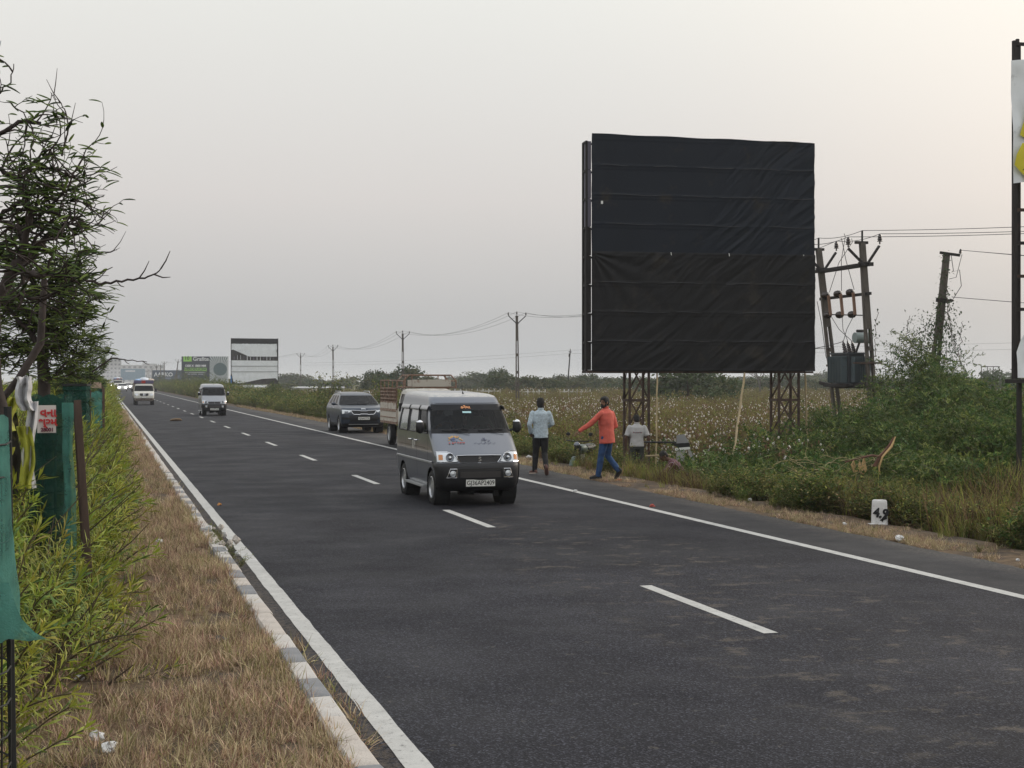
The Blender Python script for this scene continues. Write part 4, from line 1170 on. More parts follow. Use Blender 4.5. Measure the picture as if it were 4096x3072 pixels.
    mb = fpatch(sh, -.60, .60, [(-.6, .355), (.6, .355)], [(-.6, .385), (.6, .385)], .024, 12, 1); mb.build('skid_plate', M_SILVER, t)
    text('KIA', .085, (0, sh.front_y(0, .99) - .02, .965), (R(70), 0, 0), M_CHROME, t, 'badge', sx=1.4, bold=.004, ext=.004)
    plate(t, sh, .60, 'GJ36AF3778', .46, .11)
    mb = MB(); mb.tube([sh.fpt(-.5, 1.14, .015), sh.fpt(-.1, 1.15, .018), sh.fpt(.3, 1.14, .015)], .009, 5); mb.build('wiper', M_BLACKP, t)
    return t
suv = make_suv(); suv.location = (9.98, 57.0, 0)

# ------------------------------------------------------------------ pickups
M_CABW = mat('cream_white_paint', (.60, .59, .54), .45, coat=.3, dirt=(.40, .33, .25), dscale=2.5, dthr=.6)
M_RUST = mat('rusty_steel', (.21, .130, .092), .9, var=.4, vscale=9, dirt=(.40, .34, .28), dscale=6, dthr=.52, bump=.3, bscale=60)
M_BRN = mat('brown_rusty_sheet', (.20, .135, .09), .9, var=.3, vscale=7, dirt=(.38, .31, .25), dscale=9, dthr=.53)
M_BEDW = mat('scuffed_cream_panel', (.50, .46, .40), .75, dirt=(.20, .10, .06), dscale=4, dthr=.54)
PK = [(.34, .70, .22, 2.05, .06, .2, .08), (.42, .80, .06, 2.1, .08, .24, .08), (.62, .84, .0, 2.1, .09, .25, .08), (.85, .85, .02, 2.1, .10, .24, .08), (1.02, .85, .08, 2.1, .10, .22, .08), (1.12, .845, .30, 2.1, .09, .2, .08), (1.20, .84, .62, 2.1, .08, .16, .08),
      (1.50, .80, .84, 2.08, .07, .12, .08), (1.74, .74, 1.02, 2.05, .06, .12, .1), (1.80, .70, 1.10, 2.02, .06, .14, .12), (1.85, .60, 1.25, 1.95, .05, .18, .14)]
PZ = [.34, .38, .42, .47, .52, .57, .62, .68, .74, .80, .85, .93, 1.02, 1.07, 1.12, 1.2, 1.3, 1.4, 1.5, 1.6, 1.68, 1.74, 1.77, 1.80, 1.83, 1.85]
PT = [round(i / 26, 4) for i in range(27)]
def make_pickup(name, label, caged):
    t = thing(name, label, 'pickup truck')
    sh = Shell(PK, PZ, PT)
    def region(tg, v, z):
        if (tg == 'f' or (tg == 'c' and v in ((6, 1), (1, 2), (2, 3)))) and 1.2 < z < 1.68: return 'windscreen'
        if tg == 's' and v[1] is not None and 1.2 < z < 1.66 and v[0] > .06 and v[1] < .85: return ('side_window', 0)
        return 'body'
    sh.build(t, {'body': M_CABW, 'windscreen': M_GDARK, 'side_window': M_GDARK}, region, [(.72, .36, .42)])
    for sx in (-1, 1):
        for wy in (.72, 3.62): make_wheel(t, sx * .735, wy, .36, .36, .2, sx, 1, M_SILVER)
        wheel_well(t, .83, .72, .36, .425, .3, sx)
        fpatch(sh, sx * .50, sx * .80, [(-1, .80), (1, .80)], [(-1, .98), (1, .98)], .008, 6, 4).build('headlight', M_LAMP, t, 60)
        mb = MB(); mb.box((sx * 1.0, .72, 1.28), (.15, .06, .26)); mb.tube([(sx * .84, .8, 1.2), (sx * .98, .74, 1.2)], .02, 5); mb.build('mirror', M_BLACKP, t)
    G_ = fpatch(sh, -.36, .36, [(-.36, .84), (-.28, .78), (.28, .78), (.36, .84)], [(-.36, 1.0), (.36, 1.0)], .008, 10, 3).build('grille', M_BLACKP, t)
    for x in (-.06, .06): MBx = fpatch(sh, x - .02, x + .02, [(-1, .80), (1, .80)], [(-1, .99), (1, .99)], .02, 1, 1); MBx.build('grille_bar', M_CHROME, G_)
    mb = MB(); mb.grid([[sh.fpt(-.8 + 1.6 * k / 12, z, .04) for k in range(13)] for z in (.42, .60)]); mb.build('front_bumper', mat('dirty_bumper', (.16, .12, .10), .7, dirt=(.3, .27, .24), dscale=5, dthr=.5), t)
    plate(t, sh, .66, 'GJ03BV4821' if False else ' ', .42, .10)
    mb = MB(); mb.box((0, 2.6, .52), (.8, 4.0, .14)); mb.box((0, 1.0, .45), (1.2, 1.6, .1)); mb.build('chassis', M_UNDER, t)
    by0, by1, z0, z1 = 2.2, 4.95, .78, 1.16
    mb = MB(); mb.box((0, (by0 + by1) / 2, z0 - .04), (1.74, by1 - by0, .08)); mb.build('load_floor', M_RUST, t)
    for sx in (-1, 1):
        mb = MB(); mb.box((sx * .86, (by0 + by1) / 2, (z0 + z1) / 2), (.035, by1 - by0, z1 - z0)); mb.build('side_panel', M_BEDW, t)
        mb = MB(); mb.box((sx * .882, (by0 + by1) / 2, z0 + .13), (.012, by1 - by0 - .1, .035)); mb.box((sx * .882, (by0 + by1) / 2, z1 - .03), (.014, by1 - by0, .05)); mb.build('side_panel_rib', M_RUST, t)
    mb = MB(); mb.box((0, by1, (z0 + z1) / 2), (1.7, .035, z1 - z0)); mb.build('tailgate', M_BEDW, t)
    if caged:
        zt = 2.12
        for sx in (-1, 1):
            for z in (z1 + .02, 1.40, 1.52, 1.64, 1.75, 1.86, zt):
                mb = MB(); mb.box((sx * .86, (by0 + by1) / 2, z), (.03, by1 - by0, .045)); mb.build('cage_rail', M_RUST, t)
            for k in range(13):
                y = by0 + .02 + (by1 - by0 - .04) * k / 12
                mb = MB(); mb.box((sx * .855, y, (z1 + (zt if k % 3 == 0 else 1.86)) / 2), (.03, .04, (zt if k % 3 == 0 else 1.86) - z1)); mb.build('cage_post', M_RUST, t)
            mb = MB(); mb.box((sx * .87, (by0 + by1) / 2, 1.285), (.012, by1 - by0, .19)); mb.build('cage_panel', M_BEDW, t)
            mb = MB(); mb.box((sx * .83, (by0 + by1) / 2, 1.62), (.012, by1 - by0 - .05, .46)); mb.build('cage_panel', M_BRN, t)
        # rack over the cab: bars with cut corners and a scuffed board
        for y in (1.12, 2.16):
            mb = MB(); P = [(-.84, y, 1.86), (-.84, y, 2.10), (-.68, y, 2.28), (.68, y, 2.28), (.84, y, 2.10), (.84, y, 1.86)]
            mb.tube(P, .028, 6); mb.tube([(-.84, y, 1.90), (.84, y, 1.90)], .026, 6)
            for x in (-.58, .5): mb.tube([(x, y, 1.9), (x, y, 2.28)], .02, 5)
            mb.build('rack_hoop', M_RUST, t)
        mb = MB()
        for p, q in (((-.84, 1.12, 1.9), (-.84, 2.16, 1.9)), ((.84, 1.12, 1.9), (.84, 2.16, 1.9)), ((-.68, 1.12, 2.28), (-.68, 2.16, 2.28)), ((.68, 1.12, 2.28), (.68, 2.16, 2.28)), ((-.84, 1.12, 2.1), (-.84, 2.16, 2.1)), ((.84, 1.12, 2.1), (.84, 2.16, 2.1))): mb.tube([p, q], .022, 5)
        for x in (-.4, 0, .4): mb.tube([(x, 1.12, 1.9), (x, 2.16, 1.9)], .016, 5)
        mb.build('rack_bars', M_RUST, t)
        mb = MB(); mb.box((.05, 1.09, 2.03), (1.25, .02, .22)); mb.build('rack_board', M_BEDW, t); mb = MB(); mb.box((-.66, 1.09, 2.03), (.13, .022, .20)); mb.build('rack_board', M_BEDW, t)
    else:
        mb = MB(); mb.box((0, 3.5, 1.55), (1.7, 2.6, .8)); 
        ld = mb.build('load_cover', mat('brown_load', (.20, .16, .13), .9, dirt=(.4, .36, .3), dscale=4, dthr=.5), t)
        mb = MB(); mb.box((0, 1.6, 2.0), (1.66, .9, .26)); mb.build('visor_board', mat('painted_visor', (.10, .09, .16), .6, dirt=(.35, .1, .08), dscale=3, dthr=.5), t)
        mb = MB(); mb.box((0, 1.13, 2.0), (.28, .02, .24)); mb.build('visor_panel', mat('red_panel', (.35, .04, .03), .6), t)
        mb = MB(); mb.blob((.05, 2.3, 2.16), (.48, .5, .24), 0, 12, 6, .06); mb.build('white_sack', mat('sack_white', (.62, .66, .72), .8), t, 60); mb = MB(); mb.blob((.62, 2.3, 2.14), (.32, .4, .16), 0, 10, 6, .1); mb.blob((-.45, 2.2, 2.13), (.35, .4, .14), 1, 10, 6, .1); mb.build('sacks', [mat('sack_tan', (.48, .42, .36), .9), mat('sack_blue', (.35, .5, .7), .8)], t, 60)
    return t, sh
truckp, _ = make_pickup('caged_pickup', 'rusty cream pickup with a high cage parked on the shoulder half hidden by the minivan', True)
truckp.location = (9.88, 43.3, 0)
truckw, _ = make_pickup('white_pickup', 'laden white pickup with sacks on its roof coming down the left lane', False)
truckw.location = (3.3, 128.5, 0)

# ------------------------------------------------------------------ far traffic
M_HLON = mat('headlight_lit', (1, 1, 1), .5, emit=((1, .97, .90), 14))
def far_car(label, paint, loc, lit, back=0.0):
    t = thing('far_car', label, 'car', loc, group=None)
    sh = Shell(UK, UZ[::2] + [1.64], UT[::4] + [1.0])
    def region(tg, v, z):
        if (tg in 'fc') and 1.14 < z < 1.50: return 'windscreen'
        return 'body'
    sh.build(t, {'body': paint, 'windscreen': M_GDARK}, region, [])
    for sx in (-1, 1):
        for wy in (.84, 3.44): mb = MB(); mb.cyl((0, 0, 0), .33, .2, 16, 'x'); mb.build('wheel', M_TYRE, t, loc=(sx * .80, wy, .33))
        mb = MB(); mb.blob((0, 0, 0), .17 if lit else .1, n=12, m=8); mb.build('headlight', M_HLON if lit else M_LAMP, t, 60, loc=(sx * .66, .02, .78))
    return t
M_PWHITE = mat('white_car_paint', (.62, .62, .60), .3, coat=.6)
far_car('distant white car with both headlights blazing in the left lane', M_PWHITE, (3.35, 290, 0), True)
far_car('hazy car with lit headlights just behind and right of the blazing white car', M_PWHITE, (5.1, 345, 0), True)
far_car('tiny car with lit headlights furthest left near the kerb', M_NAVY, (1.9 + .6, 420, 0), True)
far_car('pale car without lights half hidden behind the laden white pickup', M_PWHITE, (6.6, 330, 0), False)
t, _ = make_pickup('far_truck', 'reddish loaded truck in the haze behind the distant white car', False); t.location = (3.2, 372, 0); t.scale = (1.25, 1.25, 1.25)
far_car('white car glimpsed through the tree guards on the opposite carriageway', M_PWHITE, (-7.2, 46, 0), False)

# ================================================================== HOARDINGS
M_SHEET = mat('black_sheet', (.0062, .0100, .0175), .5, spec=.22, var=.12, vscale=.8, dirt=(.024, .021, .018), dscale=1.3, dthr=.58, bump=.12, bscale=30)
M_SHEET2 = mat('black_sheet_lower', (.0095, .0095, .0105), .55, spec=.22, var=.12, vscale=.8, dirt=(.026, .022, .018), dscale=1.3, dthr=.55, bump=.12, bscale=30)
M_IRON = mat('rusted_angle_iron', (.070, .045, .035), .85, var=.35, vscale=4, dirt=(.035, .022, .018), dscale=3, dthr=.5, bump=.3, bscale=60)
M_DKIRON = mat('dark_iron', (.022, .019, .018), .8, var=.3, vscale=4, dirt=(.06, .032, .022), dscale=3, dthr=.6)
M_BACKFLEX = mat('lavender_flex_edge', (.15, .14, .18), .7, dirt=(.15, .11, .12), dscale=3, dthr=.6)
M_WHITE = mat('white_flex', (.78, .81, .84), .65, var=.06, vscale=2, dirt=(.40, .42, .43), dscale=2.4, dthr=.6)
M_SEAM = mat('pale_seam', (.030, .029, .034), .5, dirt=(.075, .055, .038), dscale=2.0, dthr=.56)  # seam strips a little lighter than the black sheets
M_TIE = mat('white_tie', (.75, .75, .72), .7)

bb = thing('black_hoarding', 'large square black covered hoarding on two rusty lattice legs', 'billboard', (11.70, 34.10, 0), R(-4.2))
BW, BZ0, BH = 5.93, 2.37, 5.86
def sheet_rows(v0, v1, nu, nv, top_slope=0.0, seed=1, amp=1.0, off=0.0, over=0.0):
    rows = []
    for j in range(nv + 1):
        v = v0 + (v1 - v0) * j / nv; row = []
        for i in range(nu + 1):
            u = i / nu
            r = v * 8; fr = (r - math.floor(r)) if True else 0
            seamline = .012 * math.exp(-((min(fr, 1 - fr)) / .035) ** 2) + .012 * math.exp(-((fr - .90) / .03) ** 2) * .6
            q = (u * BW * .70 - v * BH * .74)            # across the diagonal creases
            al = (u * BW + v * BH)
            warp = .28 * mnoise.noise(Vector((al * .33, q * .5, seed)))
            c = mnoise.noise(Vector(((q + warp) * 3.4, al * .42, seed + 7)))
            c2 = mnoise.noise(Vector(((q + warp) * 7.5, al * .8, seed + 17)))
            mask = max(0, min(1, .15 + 1.5 * mnoise.noise(Vector((u * 1.7 + 3, v * 2.6, seed + 3))) + .75 * u))
            d = amp * mask * (.017 * (1 - abs(c) * 2.2) + .012 * (1 - 2 * abs(c2)))
            if v < .5: # slack corner folds of the lower sheet
                rr_ = math.hypot(u * BW, (v - .5) * BH); an = math.atan2((.5 - v) * BH, u * BW + .01)
                d += .02 * math.exp(-rr_ * .75) * math.sin(an * 17)
            d += .018 * mnoise.noise(Vector((u * 2.2, v * 2.2, seed + 31)))
            z = BZ0 + v * BH + (.05 * (1 - u) + .008 * math.sin(u * 23)) * (1 if v > .999 else 0) + .012 * math.sin(u * 9 + v * 31) * 0
            row.append((u * BW + .004 * math.sin(v * 37 + seed), -.06 - off - d - seamline, z))
        rows.append(row)
    return rows
mb = MB(); mb.grid(sheet_rows(.5, 1.0, 190, 110, seed=2, amp=1.15)); mb.build('upper_sheet', M_SHEET, bb, 70)
mb = MB(); mb.grid(sheet_rows(-.003, .507, 190, 110, seed=5, amp=1.75, off=.026)); mb.build('lower_sheet', M_SHEET2, bb, 70)
mb = MB(); mb.box((BW / 2, -.01, BZ0 + BH / 2), (BW - .04, .03, BH - .05)); mb.build('backing_panel', M_DKIRON, bb)
for k in range(1, 8):
    if k == 4: continue
    q = random.Random(k); x = q.uniform(.05, .5)
    while x < BW - .4:
        l = q.uniform(.6, 1.6); mb = MB(); n = 8; e = min(x + l, BW - .05)
        mb.tube([(x + (e - x) * i / n, -.125 - .012 * (k < 4), BZ0 + BH * k / 8 + .012 * math.sin(x * 3 + i * .6)) for i in range(n + 1)], [.002] + [.008] * (n - 1) + [.002], 5); mb.build('seam', M_SEAM, bb); x = e + q.uniform(.1, .9)
for u in (.348, .608, .948):
    mb = MB(); mb.bar((u * BW, -.115, BZ0 + BH * .5 - .03), (u * BW - .012, -.115, BZ0 + BH * .5 + .045), .016, .008); mb.build('tie', M_TIE, bb)
mb = MB(); mb.box((.26, -.09, 6.56), (.05, .008, .075)); mb.build('label_sticker', M_TIE, bb)
# box frame behind with its left side open to view
for x in (-.10, BW + .0):
    for y in (.06, .40):
        mb = MB(); mb.box((x, y, BZ0 + BH / 2 - .06), (.05, .05, BH - .12)); mb.build('frame_upright', M_DKIRON, bb)
for k in range(9):
    z = BZ0 - .02 + (BH - .12) * k / 8
    mb = MB(); mb.box((-.10, .23, z), (.04, .36, .05)); mb.build('frame_rung', M_DKIRON, bb)
    mb = MB(); mb.box((BW / 2 - .05, .40, z), (BW, .04, .05)); mb.build('frame_rail', M_IRON, bb)
for k in range(8):
    z = BZ0 + (BH - .12) * (k + .5) / 8
    mb = MB(); mb.box((-.035, .20, z), (.105, .30, .70)); mb.build('side_panel', M_BACKFLEX if k > 4 else M_DKIRON, bb)
mb = MB(); mb.box((BW / 2 - .07, .0, BZ0 - .045), (BW + .1, .10, .05)); mb.build('bottom_rail', M_IRON, bb)
mb = MB(); mb.box((BW / 2 - .07, .42, BZ0 - .045), (BW + .1, .06, .05)); mb.build('bottom_rail', M_IRON, bb)
def lattice_leg(parent, x0, x1, y0, y1, z0, z1, m, step=.92):
    for x in (x0, x1):
        for y in (y0, y1):
            mb = MB(); mb.box((x, y, (z0 + z1) / 2), (.055, .055, z1 - z0)); mb.build('leg_post', m, parent)
    z = z1 - .14; k = 0
    while z > z0 + .1:
        mb = MB(); mb.box(((x0 + x1) / 2, y0 - .036, z), (x1 - x0, .02, .06)); mb.build('leg_rung', m, parent)
        mb = MB(); mb.box(((x0 + x1) / 2, y1 + .036, z), (x1 - x0, .02, .06)); mb.build('leg_rung', m, parent)
        mb = MB(); mb.box((x0 - .036, (y0 + y1) / 2, z), (.02, y1 - y0, .06)); mb.build('leg_rung', m, parent)
        zb = z - step
        if zb > z0 - .3:
            mb = MB(); mb.bar((x0, y0 - .05, z), (x1, y0 - .05, zb), .04, .012, upv=(0, 1, 0)); mb.build('brace', m, parent)
            mb = MB(); mb.bar((x1, y0 - .065, z), (x0, y0 - .065, zb), .04, .012, upv=(0, 1, 0)); mb.build('brace', m, parent)
            mb = MB(); mb.bar((x0 - .05, y0, z), (x0 - .05, y1, zb), .012, .04); mb.build('brace', m, parent)
            mb = MB(); mb.bar((x0 + .0, y1 + .05, zb), (x1, y1 + .05, z), .04, .012, upv=(0, 1, 0)); mb.build('brace', m, parent)
        z -= step; k += 1
lattice_leg(bb, 1.03, 1.53, .08, .58, -.6, BZ0 + .3, M_IRON)
lattice_leg(bb, 5.02, 5.56, .08, .62, -.6, BZ0 + .3, M_IRON)

M_BAMBOO = mat('bamboo', (.34, .27, .16), .8, var=.2, vscale=6)
def pole_thing(name, label, cat, a, b, r, m, group=None):
    mb = MB(); a = Vector(a); b = Vector(b); mb.tube([a.lerp(b, k / 10) + Vector((.01 * math.sin(k * 2.3), .01 * math.cos(k * 1.7), 0)) for k in range(11)], [r * (1 + .15 * (k % 2)) for k in range(11)], 6)
    return tag(mb.build(name, m), label, cat, group)
pole_thing('bamboo_pole', 'thin upright bamboo pole under the black hoarding beside the left leg', 'pole', (13.43, 34.0, 2.31), (13.10, 33.25, -.4), .020, M_BAMBOO, 'bamboo poles under the hoarding')
pole_thing('bamboo_pole', 'slanting bamboo pole leaning on the middle of the black hoarding', 'pole', (15.70, 33.7, 2.30), (13.85, 30.6, -.4), .026, M_BAMBOO, 'bamboo poles under the hoarding')
pole_thing('bamboo_pole', 'straight bamboo pole under the right corner of the black hoarding', 'pole', (17.50, 33.9, 2.30), (17.75, 34.2, -.4), .022, M_BAMBOO, 'bamboo poles under the hoarding')

# ------------------------------------------------------------------ torn hoarding at the right edge
b2 = thing('torn_hoarding', 'tall dark iron hoarding with torn white and yellow sheets at the right edge', 'billboard', (15.80, 22.54, 0), R(-3))
for x in (0, .26, 3.0, 6.0):
    mb = MB(); mb.box((x, .0 if x != .26 else .3, 5.19), (.07, .07, 6.1)); mb.build('frame_upright', M_DKIRON, b2)
for k in range(11):
    z = 2.2 + 6.0 * k / 10
    mb = MB(); mb.box((3.0, .05, z), (6.0, .05, .055)); mb.build('frame_rail', M_IRON if k % 2 else M_DKIRON, b2)
    mb = MB(); mb.bar((0, .04, z), (.26, .30, z), .05, .04); mb.build('frame_rung', M_DKIRON, b2)
mb = MB(); mb.bar((0, .04, 7.9), (.26, .3, 8.22), .04, .04); mb.bar((.12, .1, 7.8), (.12, .1, 8.3), .05, .05); mb.build('frame_corner', M_DKIRON, b2)
def hang(poly, y, m, name, parent, seed=1, amp=.03, div=5):
    """a torn sheet from an outline in the plane of the board, with waves and both sides"""
    bm = bmesh.new(); vs = [bm.verts.new((px, y, pz)) for px, pz in poly]; bm.faces.new(vs)
    bmesh.ops.triangulate(bm, faces=bm.faces)
    for _ in range(div): 
        ed = [e for e in bm.edges if e.calc_length() > .12]
        if not ed or len(bm.faces) > 2500: break
        bmesh.ops.subdivide_edges(bm, edges=ed, cuts=1); bmesh.ops.triangulate(bm, faces=[f for f in bm.faces if len(f.verts) > 3])
    for v in bm.verts: v.co.y += amp * (mnoise.noise(Vector((v.co.x * 2.2, v.co.z * 1.6, seed))) + .5 * mnoise.noise(Vector((v.co.x * 6, v.co.z * 3, seed)))) 
    me = bpy.data.meshes.new(name); bm.to_mesh(me); bm.free(); me.materials.append(m); me.shade_smooth()
    o = bpy.data.objects.new(name, me); COL.objects.link(o); o.parent = parent; return o
M_YEL = mat('yellow_banner', (.62, .54, .035), .65, dirt=(.35, .31, .05), dscale=5, dthr=.6)
hang([(-.12, 7.86), (.5, 7.93), (6, 7.95), (6, 6.0), (.5, 5.9), (.24, 5.70), (-.05, 5.66), (-.08, 6.4)], -.07, M_WHITE, 'white_sheet', b2, 2, .05)
hang([(.26, 7.2), (.10, 6.75), (.02, 6.52), (.26, 6.42), (2.0, 6.6), (2.0, 7.3)], -.16, M_YEL, 'yellow_banner', b2, 3, .05)
hang([(.06, 6.38), (-.07, 6.16), (-.10, 5.98), (.02, 5.86), (.3, 5.62), (.7, 5.3), (1.2, 5.6), (.5, 6.2)], -.17, M_YEL, 'yellow_banner', b2, 4, .06)
hang([(.24, 6.42), (.42, 6.46), (.8, 6.0), (.40, 5.75), (.30, 6.15)], -.20, M_SHEET, 'black_scrap', b2, 5, .05)
text('H', .20, (.18, -.25, 6.60), (R(90), 0, 0), M_INK, b2, bold=.006); text('Ja', .14, (.08, -.26, 5.93), (R(90), R(20), 0), M_INK, b2)
hang([(.02, 2.16), (.0, 2.62), (.1, 2.85), (.5, 3.5), (2.0, 4.0), (6, 3.8), (6, 2.2)], -.08, M_WHITE, 'white_sheet', b2, 8, .06)
hang([(.36, 3.5), (.22, 4.6), (.26, 5.5), (2.0, 5.6), (2.0, 3.8)], -.02, M_WHITE, 'white_sheet', b2, 9, .05)
mb = MB(); mb.box((3, 0, 2.10), (6.3, .12, .07)); mb.build('bottom_rail', M_DKIRON, b2)
for x in (.16, 5.5):
    for dx in (0, .45): mb = MB(); mb.box((x + dx, .1, .75), (.07, .07, 2.7)); mb.build('leg_post', M_DKIRON, b2)

# ------------------------------------------------------------------ torn white hoarding far up the verge
b3 = thing('torn_hoarding', 'tall white hoarding with a black top strip and a torn gap across its middle', 'billboard', (15.80, 189.9, 0), R(-8))
mb = MB(); mb.box((3.02, .12, 4.62), (6.0, .04, 5.9)); mb.build('backing_panel', mat('grimy_backing', (.060, .056, .055), .9, var=.5, vscale=1.8), b3)
hang([(.02, 7.62), (6.04, 7.58), (6.04, 6.86), (.02, 6.90)], .02, M_INK, 'black_strip', b3)
hang([(.04, 6.92), (5.9, 6.90), (5.65, 6.6), (5.95, 6.3), (5.3, 5.65), (5.9, 5.22), (2.3, 5.25), (1.3, 5.75), (.3, 6.12), (.04, 6.1)], .02, M_WHITE, 'white_sheet', b3)
hang([(.04, 4.75), (6.02, 4.70), (6.02, 4.02), (.04, 3.98)], .02, M_WHITE, 'white_sheet', b3)
hang([(.04, 3.96), (6.02, 4.0), (6.02, 3.28), (.04, 3.27)], .025, M_WHITE, 'white_sheet', b3)
hang([(.04, 3.25), (6.02, 3.26), (6.02, 2.1), (5.7, 2.42), (4.0, 2.32), (2.0, 1.98), (1.6, 1.82), (.7, 1.75), (.3, 2.0)], .02, M_WHITE, 'white_sheet', b3)
mr_ = random.Random(9)
for k in range(13):
    x = .4 + k * .42; mb = MB(); mb.box((x, .08, 5.05 + mr_.uniform(-.1, .1)), (mr_.uniform(.03, .12), .02, mr_.uniform(.4, .75))); mb.build('scrap', M_WHITE if k % 3 else M_BACKFLEX, b3)
for z in (4.0, 3.27): mb = MB(); mb.box((3.03, -.02, z), (5.98, .03, .035)); mb.build('batten', M_DKIRON, b3)
for x in (.02, 6.04): mb = MB(); mb.box((x, .02, 4.62), (.07, .14, 6.04)); mb.build('frame_upright', M_DKIRON, b3)
for x in (.4, .85, 5.3, 5.75): mb = MB(); mb.box((x, .2, .7), (.08, .08, 2.6)); mb.build('leg_post', M_DKIRON, b3)
for z in (.2, .8, 1.4): mb = MB(); mb.box((5.52, .2, z), (.45, .04, .05)); mb.build('leg_rung', M_DKIRON, b3)
hang([(-.06, 2.9), (.1, 2.6), (.12, 1.7), (-.04, 1.62)], -.05, mat('blue_scrap', (.02, .16, .42), .6), 'blue_scrap', b3)

# ------------------------------------------------------------------ tile advertisement
M_GRAPH = mat('graphite_print', (.035, .045, .062), .6)
M_LIME = mat('lime_print', (.30, .62, .10), .6)
M_PWH = mat('white_print', (.68, .70, .72), .6)
b4 = thing('advertising_hoarding', 'wide dark advertising hoarding reading Grafite with lime green panels and a sunburst', 'billboard', (18.0, 358.7, 0), R(-12))
GW, GZ, GH = 11.3, 1.5, 6.5
mb = MB(); mb.box((GW / 2, .2, GZ + GH / 2), (GW, .3, GH)); mb.build('panel', M_GRAPH, b4)
for x in (1, 4, 7.2, 10.3): mb = MB(); mb.box((x, .3, .5), (.2, .2, 2.4)); mb.build('leg_post', M_DKIRON, b4)
mb = MB(); mb.box((1.45, .03, GZ + GH - .62), (2.0, .02, 1.25)); mb.build('lime_panel', M_LIME, b4)
mb = MB(); mb.box((3.35, .03, GZ + 3.35), (5.5, .02, .8)); mb.build('lime_panel', M_LIME, b4)
for body, sz, x, z, m, b_ in (('10', 1.25, 1.3, GZ + GH - .45, M_INK, .02), ('Grafite', 1.35, 4.65, GZ + GH - .65, M_PWH, .03), ('1200 X 1800 MM', .72, 3.35, GZ + 4.2, M_PWH, .03), ('INTRODUCING', .86, 3.35, GZ + 3.35, M_GRAPH, .03)):
    text(body, sz, (x, -.02, z), (R(90), 0, 0), m, b4, bold=b_)
for z, w in ((2.62, 4.9), (2.2, 3.8), (1.0, 5.2), (.6, 2.4)): mb = MB(); mb.box((3.35, .03, GZ + z), (w, .02, .10)); mb.build('print_line', M_PWH, b4)
mb = MB(); x0, x1, z0, z1 = 6.75, GW - .25, GZ, GZ + GH; cx, cz = 9.3, GZ + 2.9
mb.add([(x0, .035, z0), (x1, .035, z0), (x1, .035, z1), (x0, .035, z1)], [(0, 1, 2, 3)], 0)
for k in range(44):
    a0 = 2 * math.pi * k / 44; a1 = a0 + .062
    def hit(a, r):
        dx, dz = math.cos(a), math.sin(a); t = r
        for lim, c, d in ((x1, cx, dx), (x0, cx, dx), (z1, cz, dz), (z0, cz, dz)):
            if abs(d) > 1e-6:
                q = (lim - c) / d
                if q > 0: t = min(t, q)
        return (cx + dx * t, .02, cz + dz * t)
    rin = 1.55 + .5 * math.sin(a0)
    mb.add([hit(a0, rin), hit(a0, 9), hit(a1, 9), hit(a1, rin)], [(0, 1, 2, 3)], 1)
mb.build('sunburst_print', [mat('teal_grey_print', (.075, .125, .135), .6), M_PWH], b4)
mb = MB(); mb.box((GW - .08, .03, GZ + GH / 2), (.30, .04, GH)); mb.build('white_margin', M_PWH, b4)

b5 = thing('advertising_hoarding', 'navy hoarding lettered AARKO behind a row of electricity poles', 'billboard', (17.25, 556.3, 0), R(-15))
M_NAVYP = mat('navy_print', (.022, .048, .085), .6)
mb = MB(); mb.box((6.8, .2, 3.0), (13.6, .3, 6.0)); mb.build('panel', M_NAVYP, b5)
text('AARKO', 2.05, (4.15, 0, 4.35), (R(90), 0, 0), M_PWH, b5, bold=.07)
mb = MB(); mb.box((5.4, .02, 3.05), (3.4, .02, .22)); mb.build('print_line', mat('pale_print', (.25, .29, .35), .6), b5)
mb = MB(); mb.box((12.3, .02, 2.2), (.8, .02, 2.4)); mb.build('print_figure', M_PWH, b5)
for x in (1, 5, 9, 12.6): mb = MB(); mb.box((x, .4, -.3), (.25, .2, 1.6)); mb.build('leg_post', M_DKIRON, b5)
b6 = thing('advertising_hoarding', 'pale blue hoarding almost lost in haze beyond the oncoming traffic', 'billboard', (4.5, 830, 0), R(-15))
mb = MB(); mb.box((11, .2, 5.6), (13.5, .3, 6.2)); mb.build('panel', mat('blue_print', (.16, .26, .34), .6), b6)
for x in (6, 16): mb = MB(); mb.box((x, .2, 1.2), (.3, .3, 3.2)); mb.build('leg_post', M_DKIRON, b6)
mb = MB(); mb.box((9.6, 0, 7.4), (5.4, .04, .8)); mb.build('print_line', M_PWH, b6)

M_CONC = mat('pale_concrete', (.38, .38, .38), .9)
M_WIN = mat('dark_window', (.05, .06, .07), .3)
def block(label, x, y, w, h, nx, nz):
    t = thing('apartment_block', label, 'building', (x, y, 0))
    mb = MB(); mb.box((0, 8, h / 2), (w, 16, h)); mb.build('wall', M_CONC, t)
    mb = MB(); mb.box((w * .2, 8, h + 1), (w * .3, 6, 2)); mb.build('roof_room', M_CONC, t)
    for i in range(nx):
        for k in range(nz):
            mb = MB(); mb.box((-w / 2 + w * (i + .5) / nx, -.05, h * (k + .5) / nz), (w / nx * .5, .2, h / nz * .45)); mb.build('window', M_WIN, t)
block('hazy flat-roofed block rising above the pale blue hoarding', 8, 1750, 22, 28, 5, 6)
block('faint low building right of the hazy flat-roofed block', 44, 1900, 60, 22, 9, 4)

